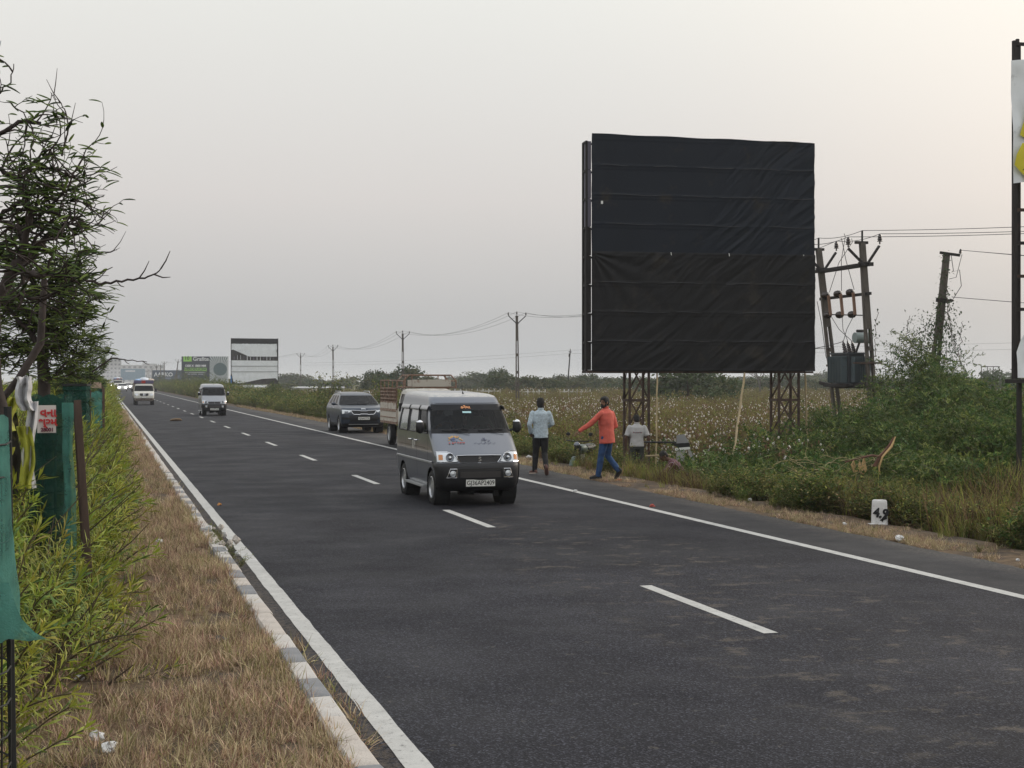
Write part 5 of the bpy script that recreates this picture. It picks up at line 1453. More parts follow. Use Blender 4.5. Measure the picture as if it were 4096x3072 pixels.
# ================================================================== ELECTRICITY POLES
M_POLE = mat('weathered_pole_concrete', (.100, .086, .074), .9, var=.25, vscale=3, dirt=(.042, .033, .028), dscale=2.5, dthr=.52, bump=.3, bscale=25, stretch=(3, 3, .6))
M_INS = mat('brown_porcelain', (.030, .018, .014), .25, coat=.6)
M_WIRE = mat('cable', (.055, .055, .058), .6)
def psc_pole(h, w0, w1, d, slots, parent, m=M_POLE, name='post'):
    """slotted concrete pole; local base at 0, rising along z"""
    zs = sorted(set([0, h] + [z for s in slots for z in s])); mb = MB()
    def W_(z): return w0 + (w1 - w0) * z / h
    def cols(z):
        w = W_(z); return (-w / 2, -w * .21, w * .21, w / 2)
    for a, b in zip(zs, zs[1:]):
        open_ = any(a >= s0 - 1e-6 and b <= s1 + 1e-6 for s0, s1 in slots)
        ca_, cb_ = cols(a), cols(b)
        for i in range(3):
            if i == 1 and open_: continue
            for y in (-d / 2, d / 2):
                mb.add([(ca_[i], y, a), (ca_[i + 1], y, a), (cb_[i + 1], y, b), (cb_[i], y, b)], [(0, 1, 2, 3)])
        for i in (0, 3) + ((1, 2) if open_ else ()):
            mb.add([(ca_[i], -d / 2, a), (ca_[i], d / 2, a), (cb_[i], d / 2, b), (cb_[i], -d / 2, b)], [(0, 1, 2, 3)])
    for s0, s1 in slots:
        for z in (s0, s1):
            c = cols(z); mb.add([(c[1], -d / 2, z), (c[2], -d / 2, z), (c[2], d / 2, z), (c[1], d / 2, z)], [(0, 1, 2, 3)])
    for z in (0, h):
        c = cols(z); mb.add([(c[0], -d / 2, z), (c[3], -d / 2, z), (c[3], d / 2, z), (c[0], d / 2, z)], [(0, 1, 2, 3)])
    return mb.build(name, m, parent, fix=True)
def insulator(parent, loc, s=1.0, axis=(0, 0, 1)):
    mb = MB(); mb.lathe([(.02, -.06), (.02, .0), (.075, .01), (.045, .05), (.07, .07), (.04, .11), (.062, .125), (.035, .17), (.03, .19), (.0, .2)], n=10)
    o = mb.build('insulator', M_INS, parent, 40, loc=loc); o.scale = (s, s, s)
    o.rotation_euler = Vector(axis).to_track_quat('Z', 'Y').to_euler(); return o
def lean_to(t, base, top):
    d = Vector(top) - Vector(base); t.location = base
    t.rotation_euler = (Vector((0, 0, 1)).rotation_difference(d.normalized())).to_euler()
    return d.length
def v_pole(label, base, top, rz=0.0, group='V-armed electricity poles', low=False, far=False, sc=1.0, name='electricity_pole'):
    t = thing(name, label, 'utility pole', group=group)
    h = lean_to(t, base, top) - .35
    psc_pole(h, .34 * sc, .19 * sc, .14 * sc, [(h * a, h * b) for a, b in ((.08, .22), (.25, .40), (.43, .58), (.61, .74))] if not far else [], t)
    a = MB(); zr = h - .62
    a.bar((-.10, -.09, zr), (-.78, -.09, zr + .62), .07, .06, upv=(0, 1, 0)); a.build('crossarm', M_DKIRON, t)
    a = MB(); a.bar((.10, -.09, zr), (.78, -.09, zr + .62), .07, .06, upv=(0, 1, 0)); a.build('crossarm', M_DKIRON, t)
    a = MB(); a.box((0, -.09, zr), (.32, .05, .10)); a.box((0, 0, h - .04), (.26, .2, .06)); a.box((0, 0, h + .05), (.04, .04, .2)); a.build('clamp', M_DKIRON, t)
    insulator(t, (-.78, -.09, zr + .68), 1.15); insulator(t, (.78, -.09, zr + .68), 1.15); insulator(t, (0, 0, h + .14), 1.15)
    bpy.context.view_layer.update()
    return t, [Vector(base) + (t.rotation_euler.to_matrix() @ Vector(q)) for q in ((-.78, -.09, zr + .88), (0, 0, h + .34), (.78, -.09, zr + .88))]
P1, w1 = v_pole('tall V-armed pole standing alone left of the black hoarding', (33.95, 118.2, -.6), (33.90, 118.3, 8.0))
P2, w2 = v_pole('V-armed pole in front of the big round tree behind the caged pickup', (33.9, 167, -.6), (33.85, 167, 8.0))
P3, w3 = v_pole('V-armed pole directly above the parked SUV', (36.1, 235, -.6), (36.0, 235, 8.0))
P4, w4 = v_pole('V-armed pole just right of the torn white hoarding', (40.0, 306, -.6), (40.0, 306, 8.0))
def Wp(px, Z):
    xc = (px - 512) / 1440 * Z; return xc * ca + Z * sa, -xc * sa + Z * ca
far_l = ['leaning V-armed pole with two stays between the navy and dark hoardings', 'V-armed pole crossing the right of the AARKO lettering', 'V-armed pole crossing the middle of the AARKO lettering', 'V-armed pole crossing the left of the AARKO lettering',
         'V-armed pole just left of the navy hoarding', 'second V-armed pole left of the navy hoarding', 'faint furthest V-armed pole of the row above the white pickup']
prev = w4
LINES = [[], [], []]
for seg in (w1, w2, w3, w4):
    for k in range(3): LINES[k].append(seg[k])
far_w = []
for i, (px, Z, ln) in enumerate(((177.3, 404, 1.1), (164.2, 442, 0), (160.6, 505, 0), (157.2, 545, -.3), (152, 660, 0), (148.9, 740, 0), (146.6, 800, .4))):
    x, y = Wp(px, Z); x2, y2 = x + ln, y
    p, wv = v_pole(far_l[i], (x - .8 * (ln > 1), y, -.6), (x2 - .8 * (ln > 1), y2, 8.1), far=True, sc=1.3); far_w.append(wv)
    if i == 0:
        for dx in (-1.3, 1.2): mb = MB(); mb.bar((0, 0, 5.2), (dx, .2, 0), .22, .2); mb.build('stay_post', M_POLE, p)
for wv in far_w:
    for k in range(3): LINES[k].append(wv[k])

# ------------------------------------------------------------------ transformer on two leaning poles
ts = thing('transformer_station', 'rusty two-pole transformer station leaning beside the black hoarding', 'transformer', (25.45, 46.0, -.6))
def sub_pole(base, top, slots):
    e = bpy.data.objects.new('leaning_pole', None); 
    base = Vector(base) - Vector(ts.location); top = Vector(top) - Vector(ts.location)
    d = top - base; h = d.length
    zs = sorted(set([0, h] + [h * z for s in slots for z in s]))
    o = psc_pole(h, .35, .185, .15, [(h * a, h * b) for a, b in slots], ts, name='post')
    o.location = base; o.rotation_euler = (Vector((0, 0, 1)).rotation_difference(d.normalized())).to_euler()
    bpy.data.objects.remove(e); return o
A0, A1 = Vector((25.78, 44.67, -.6)), Vector((25.31, 44.8, 6.90)); B0, B1_ = Vector((25.92, 47.33, -.6)), Vector((25.09, 47.56, 6.93))
sub_pole(A0, A1, ((.06, .17), (.19, .335), (.355, .50), (.52, .60))); sub_pole(B0, B1_, ((.06, .17), (.19, .335), (.355, .50), (.52, .62)))
mb = MB(); 
def loc_(v): return Vector(v) - Vector((25.45, 46.0, -.6))
def onA(z): return A0.lerp(A1, (z + .6) / 7.5)
def onB(z): return B0.lerp(B1_, (z + .6) / 7.53)
def part_bar(a, b, w, h, name, m=M_DKIRON, parent=ts):
    mb = MB(); mb.bar(loc_(a), loc_(b), w, h); return mb.build(name, m, parent)
sh_ = Vector((0, 0, 0)); L_ = Vector((-.13, 0, 0)); R_ = Vector((.13, 0, 0))
part_bar(onA(6.13) + L_ + Vector((0, -.25, 0)), onB(6.10) + L_ + Vector((0, .2, 0)), .09, .11, 'crossarm')
part_bar(onA(6.13) + R_ + Vector((0, -.25, 0)), onB(6.10) + R_ + Vector((0, .2, 0)), .09, .11, 'crossarm')
for o_, f in ((onA, -.12), (onB, -.12)):
    r = o_(6.15) + Vector((0, f, 0))
    part_bar(r + Vector((-.08, 0, 0)), r + Vector((-.66, 0, .52)), .085, .07, 'crossarm'); part_bar(r + Vector((.08, 0, 0)), r + Vector((.54, 0, .64)), .085, .07, 'crossarm')
    part_bar(r + Vector((-.26, 0, 0)), r + Vector((.30, 0, 0)), .08, .13, 'clamp')
    tp = o_(6.90); part_bar(tp + Vector((-.26, 0, 0)), tp + Vector((.2, 0, 0)), .14, .09, 'clamp'); part_bar(tp, tp + Vector((0, 0, .42)), .05, .05, 'top_pin')
    insulator(ts, loc_(r + Vector((-.66, 0, .64))), 1.35); insulator(ts, loc_(r + Vector((.56, 0, .78))), 1.35)
TA = [onA(6.15) + Vector((-.66, -.12, .92)), onA(6.9) + Vector((0, 0, .42)), onA(6.15) + Vector((.56, -.12, 1.06))]
TB = [onB(6.15) + Vector((-.66, -.12, .92)), onB(6.9) + Vector((0, 0, .42)), onB(6.15) + Vector((.56, -.12, 1.06))]
# fuse rails
part_bar(onA(5.12) + Vector((0, -.35, 0)), onB(5.10) + Vector((0, .3, 0)), .08, .10, 'fuse_rail')
part_bar(onA(4.38) + Vector((-.1, .1, 0)), onB(4.50) + Vector((-.1, -.1, .02)), .04, .04, 'lower_fuse_bar')
M_FUSE = mat('fuse_tube', (.20, .11, .07), .6)
for k, f in enumerate((.14, .44, .74)):
    a = onA(5.18).lerp(onB(5.16), f + .06) + Vector((-.14, 0, .02)); b = onA(4.42).lerp(onB(4.50), f + .04) + Vector((-.16, 0, -.02))
    part_bar(a, b, .09, .07, 'fuse_tube', M_FUSE)
    for c in (a, b):
        mb = MB(); q = loc_(c + Vector((.02, .26, .02))); mb.lathe([(.05, -.15), (.12, -.10), (.07, -.05), (.13, 0), (.07, .05), (.12, .10), (.05, .15)], q, 10, 'y'); mb.build('insulator', M_INS, ts, 40)
# tank with finned radiators on a sagging platform
M_TANK = mat('transformer_grey_blue', (.050, .057, .066), .5, .1, var=.15, vscale=3, dirt=(.10, .055, .035), dscale=3, dthr=.56)
M_FIN = mat('radiator_teal_grey', (.080, .105, .115), .5, .1, dirt=(.06, .04, .03), dscale=4, dthr=.6)
for dx in (-.42, .28):
    mb = MB(); P = [loc_((onA(1.98).lerp(onB(2.0), f)) + Vector((dx, 0, -.10 * math.sin(f * math.pi)))) for f in (-.12, 0, .25, .5, .75, 1, 1.1)]; 
    for a, b in zip(P, P[1:]): mb.bar(a, b, .08, .12)
    mb.build('platform_beam', M_DKIRON, ts)
mb = MB(); mb.box(loc_((25.40, 46.0, 1.92)), (1.0, 1.7, .06)); mb.build('platform', M_DKIRON, ts)
part_bar(onA(2.72) + Vector((-.1, -.14, 0)), onB(2.66) + Vector((-.1, .2, 0)), .05, .07, 'belly_bar', M_IRON); part_bar(onA(2.72) + Vector((.4, -.1, 0)), onA(2.72) + Vector((-.75, -.2, 0)), .05, .06, 'belly_bar', M_IRON)
tk = MB(); tk.box(loc_((25.42, 45.95, 2.52)), (.62, 1.15, 1.05)); tank = tk.build('tank', M_TANK, ts)
mb = MB(); mb.box(loc_((25.42, 45.95, 3.07)), (.80, 1.32, .06)); mb.build('tank_lid', M_TANK, tank)
for sx, xx in ((-1, 25.42 - .46), (1, 25.42 + .46)):
    for k in range(9):
        mb = MB(); mb.box(loc_((xx, 45.45 + .115 * k, 2.50)), (.26, .03, .92)); mb.build('radiator_fin', M_FIN, tank)
    mb = MB(); mb.box(loc_((xx, 45.91, 2.94)), (.10, 1.05, .06)); mb.build('radiator_header', M_FIN, tank)
for k in range(7):
    mb = MB(); mb.box(loc_((25.20 + .075 * k, 45.22, 2.50)), (.028, .26, .90)); mb.build('radiator_fin', M_FIN, tank)
mb = MB(); mb.cyl(loc_((25.72, 45.5, 3.62)), .19, .62, 18, 'x'); mb.build('conservator_drum', mat('pale_drum', (.20, .245, .24), .5, dirt=(.12, .07, .05), dscale=4, dthr=.58), ts, 40)
mb = MB(); mb.cyl(loc_((25.62, 45.5, 3.86)), .05, .25, 10, 'x'); mb.tube([loc_((25.6, 45.5, 3.45)), loc_((25.52, 45.6, 3.1))], .04, 6); mb.build('filler_pipe', M_DKIRON, ts)
for k in range(3):
    c = Vector((25.08 + .24 * k, 45.55 + .12 * k, 3.10)); mb = MB(); ax = Vector((-.25, 0, 1))
    mb.tube([loc_(c + ax * q) for q in (0, .04, .08, .12, .16, .20, .24, .28, .34, .42)], [.07, .09, .06, .085, .055, .08, .05, .07, .035, .012], 10); mb.build('bushing', M_INS, ts, 50)
mb = MB()
def sagline(a, b, sag, n=12): 
    a = Vector(a); b = Vector(b); return [a.lerp(b, i / n) - Vector((0, 0, sag * 4 * (i / n) * (1 - i / n))) for i in range(n + 1)]
def jumper(pts, r=.012):
    mb = MB(); mb.tube([loc_(p) for p in pts], r, 5); mb.build('jumper_wire', M_WIRE, ts)
for k, f in enumerate((.2, .5, .8)):
    a = TA[k].lerp(TB[k], f * .8); b = onA(5.2).lerp(onB(5.2), f) + Vector((-.1, 0, .1)); jumper([a, a + Vector((.04, 0, -.12)), a.lerp(b, .5) + Vector((-.06, 0, .1)), b])
    c = onA(4.42).lerp(onB(4.50), f) + Vector((-.15, 0, 0)); d = Vector((25.0 + .24 * k, 45.55 + .12 * k, 3.5)); jumper([c, c.lerp(d, .5) + Vector((-.08, 0, -.05)), d])
jumper([onB(5.0) + Vector((-.3, 0, 0)), onB(4.2) + Vector((-.22, 0, 0)), onB(3.0) + Vector((-.2, 0, 0)), onB(2.7) + Vector((-.1, 0, 0))])
jumper([Vector((24.9, 45.4, 3.48)), Vector((24.75, 45.5, 3.42)), Vector((24.4, 46.6, 3.25)), onB(3.3)])

# leaning low-voltage pole with vines
pc = thing('leaning_pole', 'old leaning concrete pole overgrown with creepers right of the transformer', 'utility pole')
hC = lean_to(pc, (30.20, 48.6, -.6), (30.95, 48.4, 7.0))
psc_pole(hC, .38, .21, .16, [(hC * .12, hC * .26), (hC * .28, hC * .42), (hC * .43, hC * .56)], pc)
mb = MB(); mb.box((.08, -.1, hC - .05), (.85, .08, .10)); mb.build('crossarm', M_DKIRON, pc)
mb = MB(); mb.box((-.02, -.1, hC - 1.85), (.55, .10, .16)); mb.build('clamp', M_DKIRON, pc)
insulator(pc, (.52, -.1, hC + .02), .9); insulator(pc, (.28, -.1, hC - 1.8), .9, (1, 0, 0))
mb = MB(); mb.tube([(.1, -.12, hC), (.3, -.12, hC - .7), (.55, -.12, hC - .6), (.7, -.12, hC - 1.2), (.4, -.12, hC - 1.75)], .014, 5); mb.tube([(.6, -.1, hC + .0), (.45, -.1, hC - .9), (.15, -.12, hC - 1.0)], .012, 5); mb.build('loose_wire', M_WIRE, pc)
def far_simple(label, base, top, w=.2):
    t = thing('wooden_pole', label, 'utility pole'); h = lean_to(t, base, top); mb = MB(); mb.tube([(0, 0, 0), (0, 0, h)], [w * .7, w * .45], 8); mb.build('post', M_DKIRON, t)
    mb = MB(); mb.box((0, 0, h - .25), (.5, .1, .1)); mb.box((-.1, 0, h - .8), (.2, .15, .5)); mb.build('bracket', M_DKIRON, t); insulator(t, (0, 0, h), 1.3); return t
far_simple('thin dark pole leaning slightly between two tree clumps beyond the field', (70.4, 217, -.6), (71.0, 217, 6.9))

# ------------------------------------------------------------------ cables
def cable(label, pts, sag, r, grp):
    mb = MB(); P = []
    for a, b in zip(pts, pts[1:]): P += sagline(a, b, sag if not hasattr(sag, '__call__') else sag((Vector(a) - Vector(b)).length), 16)[(1 if P else 0):]
    mb.tube(P, r, 5, False); return tag(mb.build('power_cable', M_WIRE), label, 'power cable', grp)
sg = lambda d: min(1.3, .00042 * d * d + .1)
GRP = 'high voltage cables along the field'
NX = [Vector((35.4, 33, 7.05)), Vector((36, 33, 7.35)), Vector((36.6, 33, 7.2))]
names = ['left-hand cable of the three strung over the V-armed poles', 'topmost centre cable of the three strung over the pole tips', 'right-hand cable of the three strung over the V-armed poles']
for k in range(3):
    cable(names[k], [NX[k], TA[k], TB[k]] + LINES[k], sg, .011 if k != 3 else .01, GRP)
cable('upper thin cable passing the dark pole beyond the field', [(150, 118, 8.0), (71, 217, 6.95), (40, 306, 5.9)], lambda d: .5, .012, 'thin cables beyond the field')
cable('lower thin cable passing the dark pole beyond the field', [(150, 118, 6.9), (71, 217, 6.4), (40, 306, 5.4)], lambda d: .5, .012, 'thin cables beyond the field')
topC = Vector((30.95, 48.4, 7.0))
cable('upper cable running right from the creeper-covered pole', [topC + Vector((.5, -.1, .1)), (41.5, 40, 6.0)], .15, .010, 'cables from the leaning pole')
cable('middle cable running right from the top of the creeper-covered pole', [topC + Vector((.5, -.1, .1)), (41.3, 40, 5.75)], .1, .010, 'cables from the leaning pole')
cable('lowest cable running right from the clamp of the creeper-covered pole', [topC + Vector((.15, -.1, -1.7)), (41.3, 40, 4.15)], .08, .012, 'cables from the leaning pole')

# ================================================================== TREES AND BUSHES BEYOND THE ROAD
M_TL = [mat('tree_leaf_dark', (.036, .060, .024), .75, spec=.2, rnd=.15, trans=.2), mat('tree_leaf', (.060, .088, .032), .75, spec=.2, rnd=.15, trans=.2), mat('tree_leaf_olive', (.095, .100, .042), .8, spec=.2, rnd=.15, trans=.2)]
M_BARK = mat('bark', (.070, .050, .036), .9, var=.25, vscale=6, bump=.4, bscale=30)
def crown_mesh(name, seed, w, h, n, leafs, clumps=16, mats=None, flat=.6, gap=.0):
    """unit-free crown: clumps of small leaf faces spread through an uneven dome"""
    rr = random.Random(seed); mb = MB(); C = []
    for i in range(clumps):
        a = rr.uniform(0, 6.28); r = math.sqrt(rr.random()) * .82; z = rr.uniform(.12, .92) * math.sqrt(max(.05, 1 - r * r * .8))
        C.append((Vector((math.cos(a) * r * w / 2, math.sin(a) * r * w / 2, z * h)), rr.uniform(.13, .27) * w * (1 - .3 * r), rr.choice((0, 0, 1, 1, 2))))
    for i in range(n):
        c, r, m0 = C[rr.randrange(len(C))]
        d = Vector((rr.gauss(0, 1), rr.gauss(0, 1), rr.gauss(0, 1) * flat)); d.normalize(); d *= r * rr.uniform(.55, 1.08)
        d.z *= flat; p = c + d
        if p.z < .02 * h: p.z = abs(p.z) + .02 * h
        s = leafs * rr.uniform(.6, 1.4); u = Vector((rr.uniform(-1, 1), rr.uniform(-1, 1), rr.uniform(-.6, .6))).normalized(); v = u.cross(Vector((rr.uniform(-1, 1), rr.uniform(-1, 1), rr.uniform(-1, 1)))).normalized() * .6
        m_ = m0 if rr.random() < .7 else rr.randrange(3)
        mb.add([p - u * s, p + v * s * .6, p + u * s, p - v * s], [(0, 1, 2, 3)], m_)
    return mb.mesh(name, mats or M_TL)
CROWNS = [crown_mesh('crown', 100 + i, 2.0, 1.1, 2600, .055, 20 + i) for i in range(4)]
def trunk_mesh(seed, h, r, limbs=4, spread=1.0):
    rr = random.Random(seed); mb = MB(); top = Vector((rr.uniform(-.1, .1) * h, rr.uniform(-.1, .1) * h, h * .45))
    mb.tube([(0, 0, 0), top * .5 + Vector((rr.uniform(-.05, .05) * h, 0, 0)), top], [r, r * .8, r * .7], 7, False)
    for k in range(limbs):
        a = k * 6.28 / limbs + rr.uniform(-.5, .5); e = top + Vector((math.cos(a) * h * .35 * spread, math.sin(a) * h * .35 * spread, h * rr.uniform(.25, .5)))
        mb.tube([top, top.lerp(e, .5) + Vector((0, 0, -.04 * h)), e], [r * .6, r * .4, r * .15], 5, False)
    return mb
TRUNKS = [trunk_mesh(200 + i, 1.0, .045).mesh('trunk', M_BARK, 60) for i in range(3)]
def tree(label, px, Z, wid, top, k, name='tree', group='trees beyond the cotton field', base=.12):
    """a tree px picture columns along, Z metres away, wid metres wide, crown top at height top"""
    x, y = Wp(px, Z); t = thing(name, label, 'tree', (x, y, -.6), random.Random(k).uniform(0, 6.28), group)
    h = top + .6
    o = bpy.data.objects.new('trunk', TRUNKS[k % 3]); COL.objects.link(o); o.parent = t; o.scale = (h * .9, h * .9, h * .95)
    c = bpy.data.objects.new('crown', CROWNS[k % 4]); COL.objects.link(c); c.parent = t; c.location = (0, 0, h * base); c.scale = (wid / 2, wid / 2, h * (1 - base) / 1.12)
    return t
TL = [('tall round dark tree behind the caged pickup', 398, 205, 8.8, 5.1, 0), ('lower spreading tree touching the left of the tall round one', 376, 212, 5.6, 3.7, 1), ('small lobe-shaped tree on the right flank of the tall round one', 419, 225, 6.2, 3.6, 2),
      ('low hazy thorn tree far behind the cage of the pickup', 462, 330, 9.5, 2.6, 3), ('low hazy thorn tree right of the cage', 478, 340, 8, 2.4, 1),
      ('bushy tree with a small peak left of the lone pole', 499, 215, 5.2, 4.0, 1), ('broad dark tree directly behind the lone pole', 516, 205, 8.5, 3.5, 2), ('dark tree just right of the lone pole', 538, 215, 7.2, 3.2, 3),
      ('paler hazy tree behind the walking man in the pale shirt', 553, 300, 7.5, 4.1, 0), ('grey-green tree beside the thin dark pole', 572, 225, 6.5, 2.7, 2), ('hazy tree left of the man in red', 589, 250, 6.0, 3.4, 1),
      ('hazy tree behind the man in red', 604, 240, 6.6, 3.2, 3), ('tree half covered by the left edge of the black hoarding', 618, 230, 5.5, 3.0, 0),
      ('tree seen between the left leg of the black hoarding and the bamboo', 648, 215, 6.0, 3.1, 2), ('big dark green tree under the middle of the black hoarding', 688, 128, 8.6, 3.6, 1), ('dark green tree joined to the right of the big one', 712, 132, 5.6, 3.3, 3),
      ('pale hazy tree left of the bare tree', 737, 235, 8.5, 3.1, 0), ('pale hazy tree behind the bare tree', 757, 255, 7.0, 2.9, 2), ('hazy tree behind the right leg of the black hoarding', 780, 240, 8, 2.9, 1),
      ('hazy tree between the right leg and the transformer', 806, 250, 7.5, 2.9, 3), ('tall blue-grey tree left of the transformer poles', 822, 420, 11, 6.3, 0), ('hazy tree behind the transformer', 838, 245, 8, 2.9, 2), ('hazy tree behind the right transformer pole', 868, 250, 9, 2.8, 1),
      ('hazy tree behind the creeper-covered pole', 905, 240, 8, 2.8, 0), ('low hazy trees right of the creeper-covered pole', 940, 255, 8, 2.4, 2), ('thin flat-topped thorn tree far right beyond the field', 963, 215, 5.4, 3.3, 3), ('thick hazy tree under the metal frame far right', 992, 220, 5.6, 3.9, 1),
      ('hazy tree left of the torn hoarding at the right edge', 1008, 225, 6.0, 3.4, 0), ('hazy tree behind the leg of the torn hoarding', 1024, 228, 6.5, 3.5, 2)]
for i, (lb, px, Z, w, tp, k) in enumerate(TL): tree(lb, px, Z, w, tp, k, 'thorn_tree')
# distant belt of trees as one mass
pts = []; rot = []; scl = []; ix = []
for q in range(240):
    px = rng.uniform(200, 1060); Z = rng.uniform(330, 900); x, y = Wp(px, Z)
    if x < 26 + .01 * y: continue
    pts.append((x, y, -.8)); rot.append((0, 0, rng.uniform(0, 6.28))); s = rng.uniform(4.5, 8.5); scl.append((s, s, s * rng.uniform(.40, .65))); ix.append(rng.randint(0, 4))
C_CR = variants('lib_crowns', [bpy.data.objects.new('crown_source', m) for m in CROWNS])
scatter('distant_trees', C_CR, pts, rot, scl, ix, 'hazy belt of trees along the horizon')
# bare tree
def bare_tree(label, px, Z, h, seed, leaf=False):
    x, y = Wp(px, Z); t = thing('bare_tree', label, 'tree', (x, y, -.6)); rr = random.Random(seed); mb = MB()
    def grow(p, d, ln, r, dep):
        P = [p]; 
        for k in range(3):
            d = (d + Vector((rr.uniform(-.18, .18), rr.uniform(-.18, .18), rr.uniform(-.02, .12)))).normalized(); p = p + d * ln / 3; P.append(p)
        mb.tube(P, [r, r * .9, r * .8, r * .7], 5, False)
        if dep:
            for k in range(rr.choice((2, 3, 3))): 
                e = (d + Vector((rr.uniform(-.8, .8), rr.uniform(-.8, .8), rr.uniform(-.1, .35)))).normalized(); grow(p, e, ln * rr.uniform(.6, .8), r * .6, dep - 1)
    grow(Vector((0, 0, 0)), Vector((0, 0, 1)), h * .36, .16, 5); mb.build('branches', mat('grey_bark', (.10, .088, .08), .9), t); return t
bare_tree('leafless grey tree under the right part of the black hoarding', 760.5, 185, 4.6, 4)
# white fence and sheds beyond the field
fn = thing('white_fence', 'low white post-and-rail fence at the far edge of the field', 'fence', (0, 0, 0))
M_FW = mat('fence_white', (.60, .60, .60), .8)
for a, b, Z, n in ((455, 500, 190, 8), (522, 545, 180, 4), (560, 590, 182, 7)):
    x0, y0 = Wp(a, Z); x1, y1 = Wp(b, Z)
    mb = MB(); mb.bar((x0, y0, .72), (x1, y1, .72), .1, .16); mb.build('rail', M_FW, fn)
    for k in range(n + 1): 
        f = k / n; mb = MB(); mb.box((x0 + (x1 - x0) * f, y0 + (y1 - y0) * f, .2), (.13, .13, 1.6)); mb.build('fence_post', M_FW, fn)
def shed(label, px, Z, w, z0, h, m):
    x, y = Wp(px, Z); t = thing('long_shed', label, 'shed', (x, y, 0), R(-12)); mb = MB(); mb.box((0, 3, (z0 - .6) / 2), (w, 6, z0 + .6)); mb.build('wall', M_CONC, t)
    mb = MB(); mb.prism([(-.3, z0 + .02), (6.3, z0 + .02), (3, z0 + h)], -w / 2 - .3, w / 2 + .3, axis='x'); mb.build('roof', m, t); return t
M_ROOFW = mat('pale_roof', (.36, .37, .38), .6)
shed('long pale-roofed shed under the torn white hoarding', 240, 250, 8.0, .9, .4, M_ROOFW); shed('pale shed roof left of the parked SUV', 304, 270, 4, .7, .3, M_ROOFW); shed('small pale shed between the hoarding and the poles', 333, 290, 4, .6, .3, M_ROOFW)
wf = thing('hoarding_frame', 'empty metal hoarding frame on top of the far right trees', 'frame', (*Wp(990, 235), -.6))
for dx in (-1.6, -.5, .6, 1.7): mb = MB(); mb.box((dx, 0, 2.5), (.09, .09, 5.0)); mb.build('frame_post', M_DKIRON, wf)
for z in (5.0,): mb = MB(); mb.box((.05, 0, z), (3.5, .09, .12)); mb.build('frame_rail', M_DKIRON, wf)

# ------------------------------------------------------------------ individual roadside bushes up the verge
def bush_mesh(seed, kind):
    """leafy bush about 1 m high and 1.2 m wide"""
    rr = random.Random(seed); mb = MB()
    for b in range(30 if kind != 'open' else 34):
        a = rr.uniform(0, 6.28); t = rr.uniform(.05, .95 if kind != 'open' else .8); p = Vector((0, 0, 0)); P = [p.copy()]; ln = rr.uniform(.75, 1.15)
        for k in range(6):
            p = p + Vector((math.cos(a) * math.sin(t), math.sin(a) * math.sin(t), math.cos(t))) * ln / 6; P.append(p.copy()); a += rr.uniform(-.25, .25); t += rr.uniform(-.12, .16)
            if k > (0 if kind != 'open' else 2):
                for q in range(11 if kind != 'open' else 6):
                    d = Vector((rr.uniform(-1, 1), rr.uniform(-1, 1), rr.uniform(-.5, 1)))
                    leaf(mb, p + Vector((rr.uniform(-.07, .07), rr.uniform(-.07, .07), rr.uniform(-.06, .06))), d, rr.uniform(.05, .10), rr.uniform(.025, .045), droop=rr.uniform(0, .5), mi=rr.choice((0, 1, 1, 2)))
        mb.tube(P, [.012, .010, .008, .006, .005, .003, .002], 4, False, 3)
    return mb
M_BUSH = [mat('bush_leaf', (.075, .115, .030), .75, spec=.2, rnd=.2, trans=.25), mat('bush_leaf_yellow', (.150, .165, .045), .75, spec=.2, rnd=.2, trans=.3), mat('bush_leaf_dark', (.045, .075, .022), .75, spec=.2, rnd=.2, trans=.2), M_BARK]
BUSH = [bush_mesh(300 + i, 'open' if i > 2 else 'dense').mesh('foliage', M_BUSH) for i in range(5)]
def bush(label, x, y, s, h, k, group='bushes along the verge', name='roadside_bush', gz=None):
    t = thing(name, label, 'bush', (x, y, ground_z(x, y) - .05 if gz is None else gz), random.Random(k * 7 + int(y)).uniform(0, 6.28), group)
    o = bpy.data.objects.new('foliage', BUSH[k]); COL.objects.link(o); o.parent = t; o.scale = (s, s, h); return t
BL = [('tall open bush with bare twigs right of the torn white hoarding', 14.2, 96, 3.0, 3.0, 3), ('airy twiggy bush behind the roof of the parked SUV', 15.0, 79, 2.4, 2.5, 4), ('bushy shrub between the SUV and the tall round tree', 13.8, 71, 2.0, 2.0, 3), ('green shrub against the left flank of the caged pickup', 12.6, 61, 1.5, 1.75, 0),
      ('dark round bush below the legs of the torn white hoarding', 15.3, 132, 2.0, 2.2, 1), ('low bright bush at the kerbside left of the SUV', 12.5, 86, 1.8, 1.3, 0), ('yellowish bush behind the left side of the SUV', 13.6, 68, 1.5, 1.5, 2),
      ('bush just right of the far silver minivan', 12.6, 112, 2.0, 2.0, 2), ('second bush right of the far silver minivan', 13.4, 120, 2.2, 2.1, 1), ('bush behind the far silver minivan', 12.9, 146, 2.4, 2.2, 0), ('shrub under the dark hoarding with the sunburst', 14, 190, 3.0, 2.6, 2),
      ('shrub left under the dark hoarding with the sunburst', 14.5, 230, 3.4, 3.0, 1), ('dark shrub mass under the AARKO lettering', 16, 300, 5.0, 4.4, 0), ('shrub left of the AARKO hoarding by the far bend', 15, 400, 6.0, 4.0, 1), ('olive shrub in front of the poles near the navy hoarding', 17.5, 262, 4.2, 3.6, 2)]
for lb, x, y, s, h, k in BL: bush(lb, x, y, s, h, k)
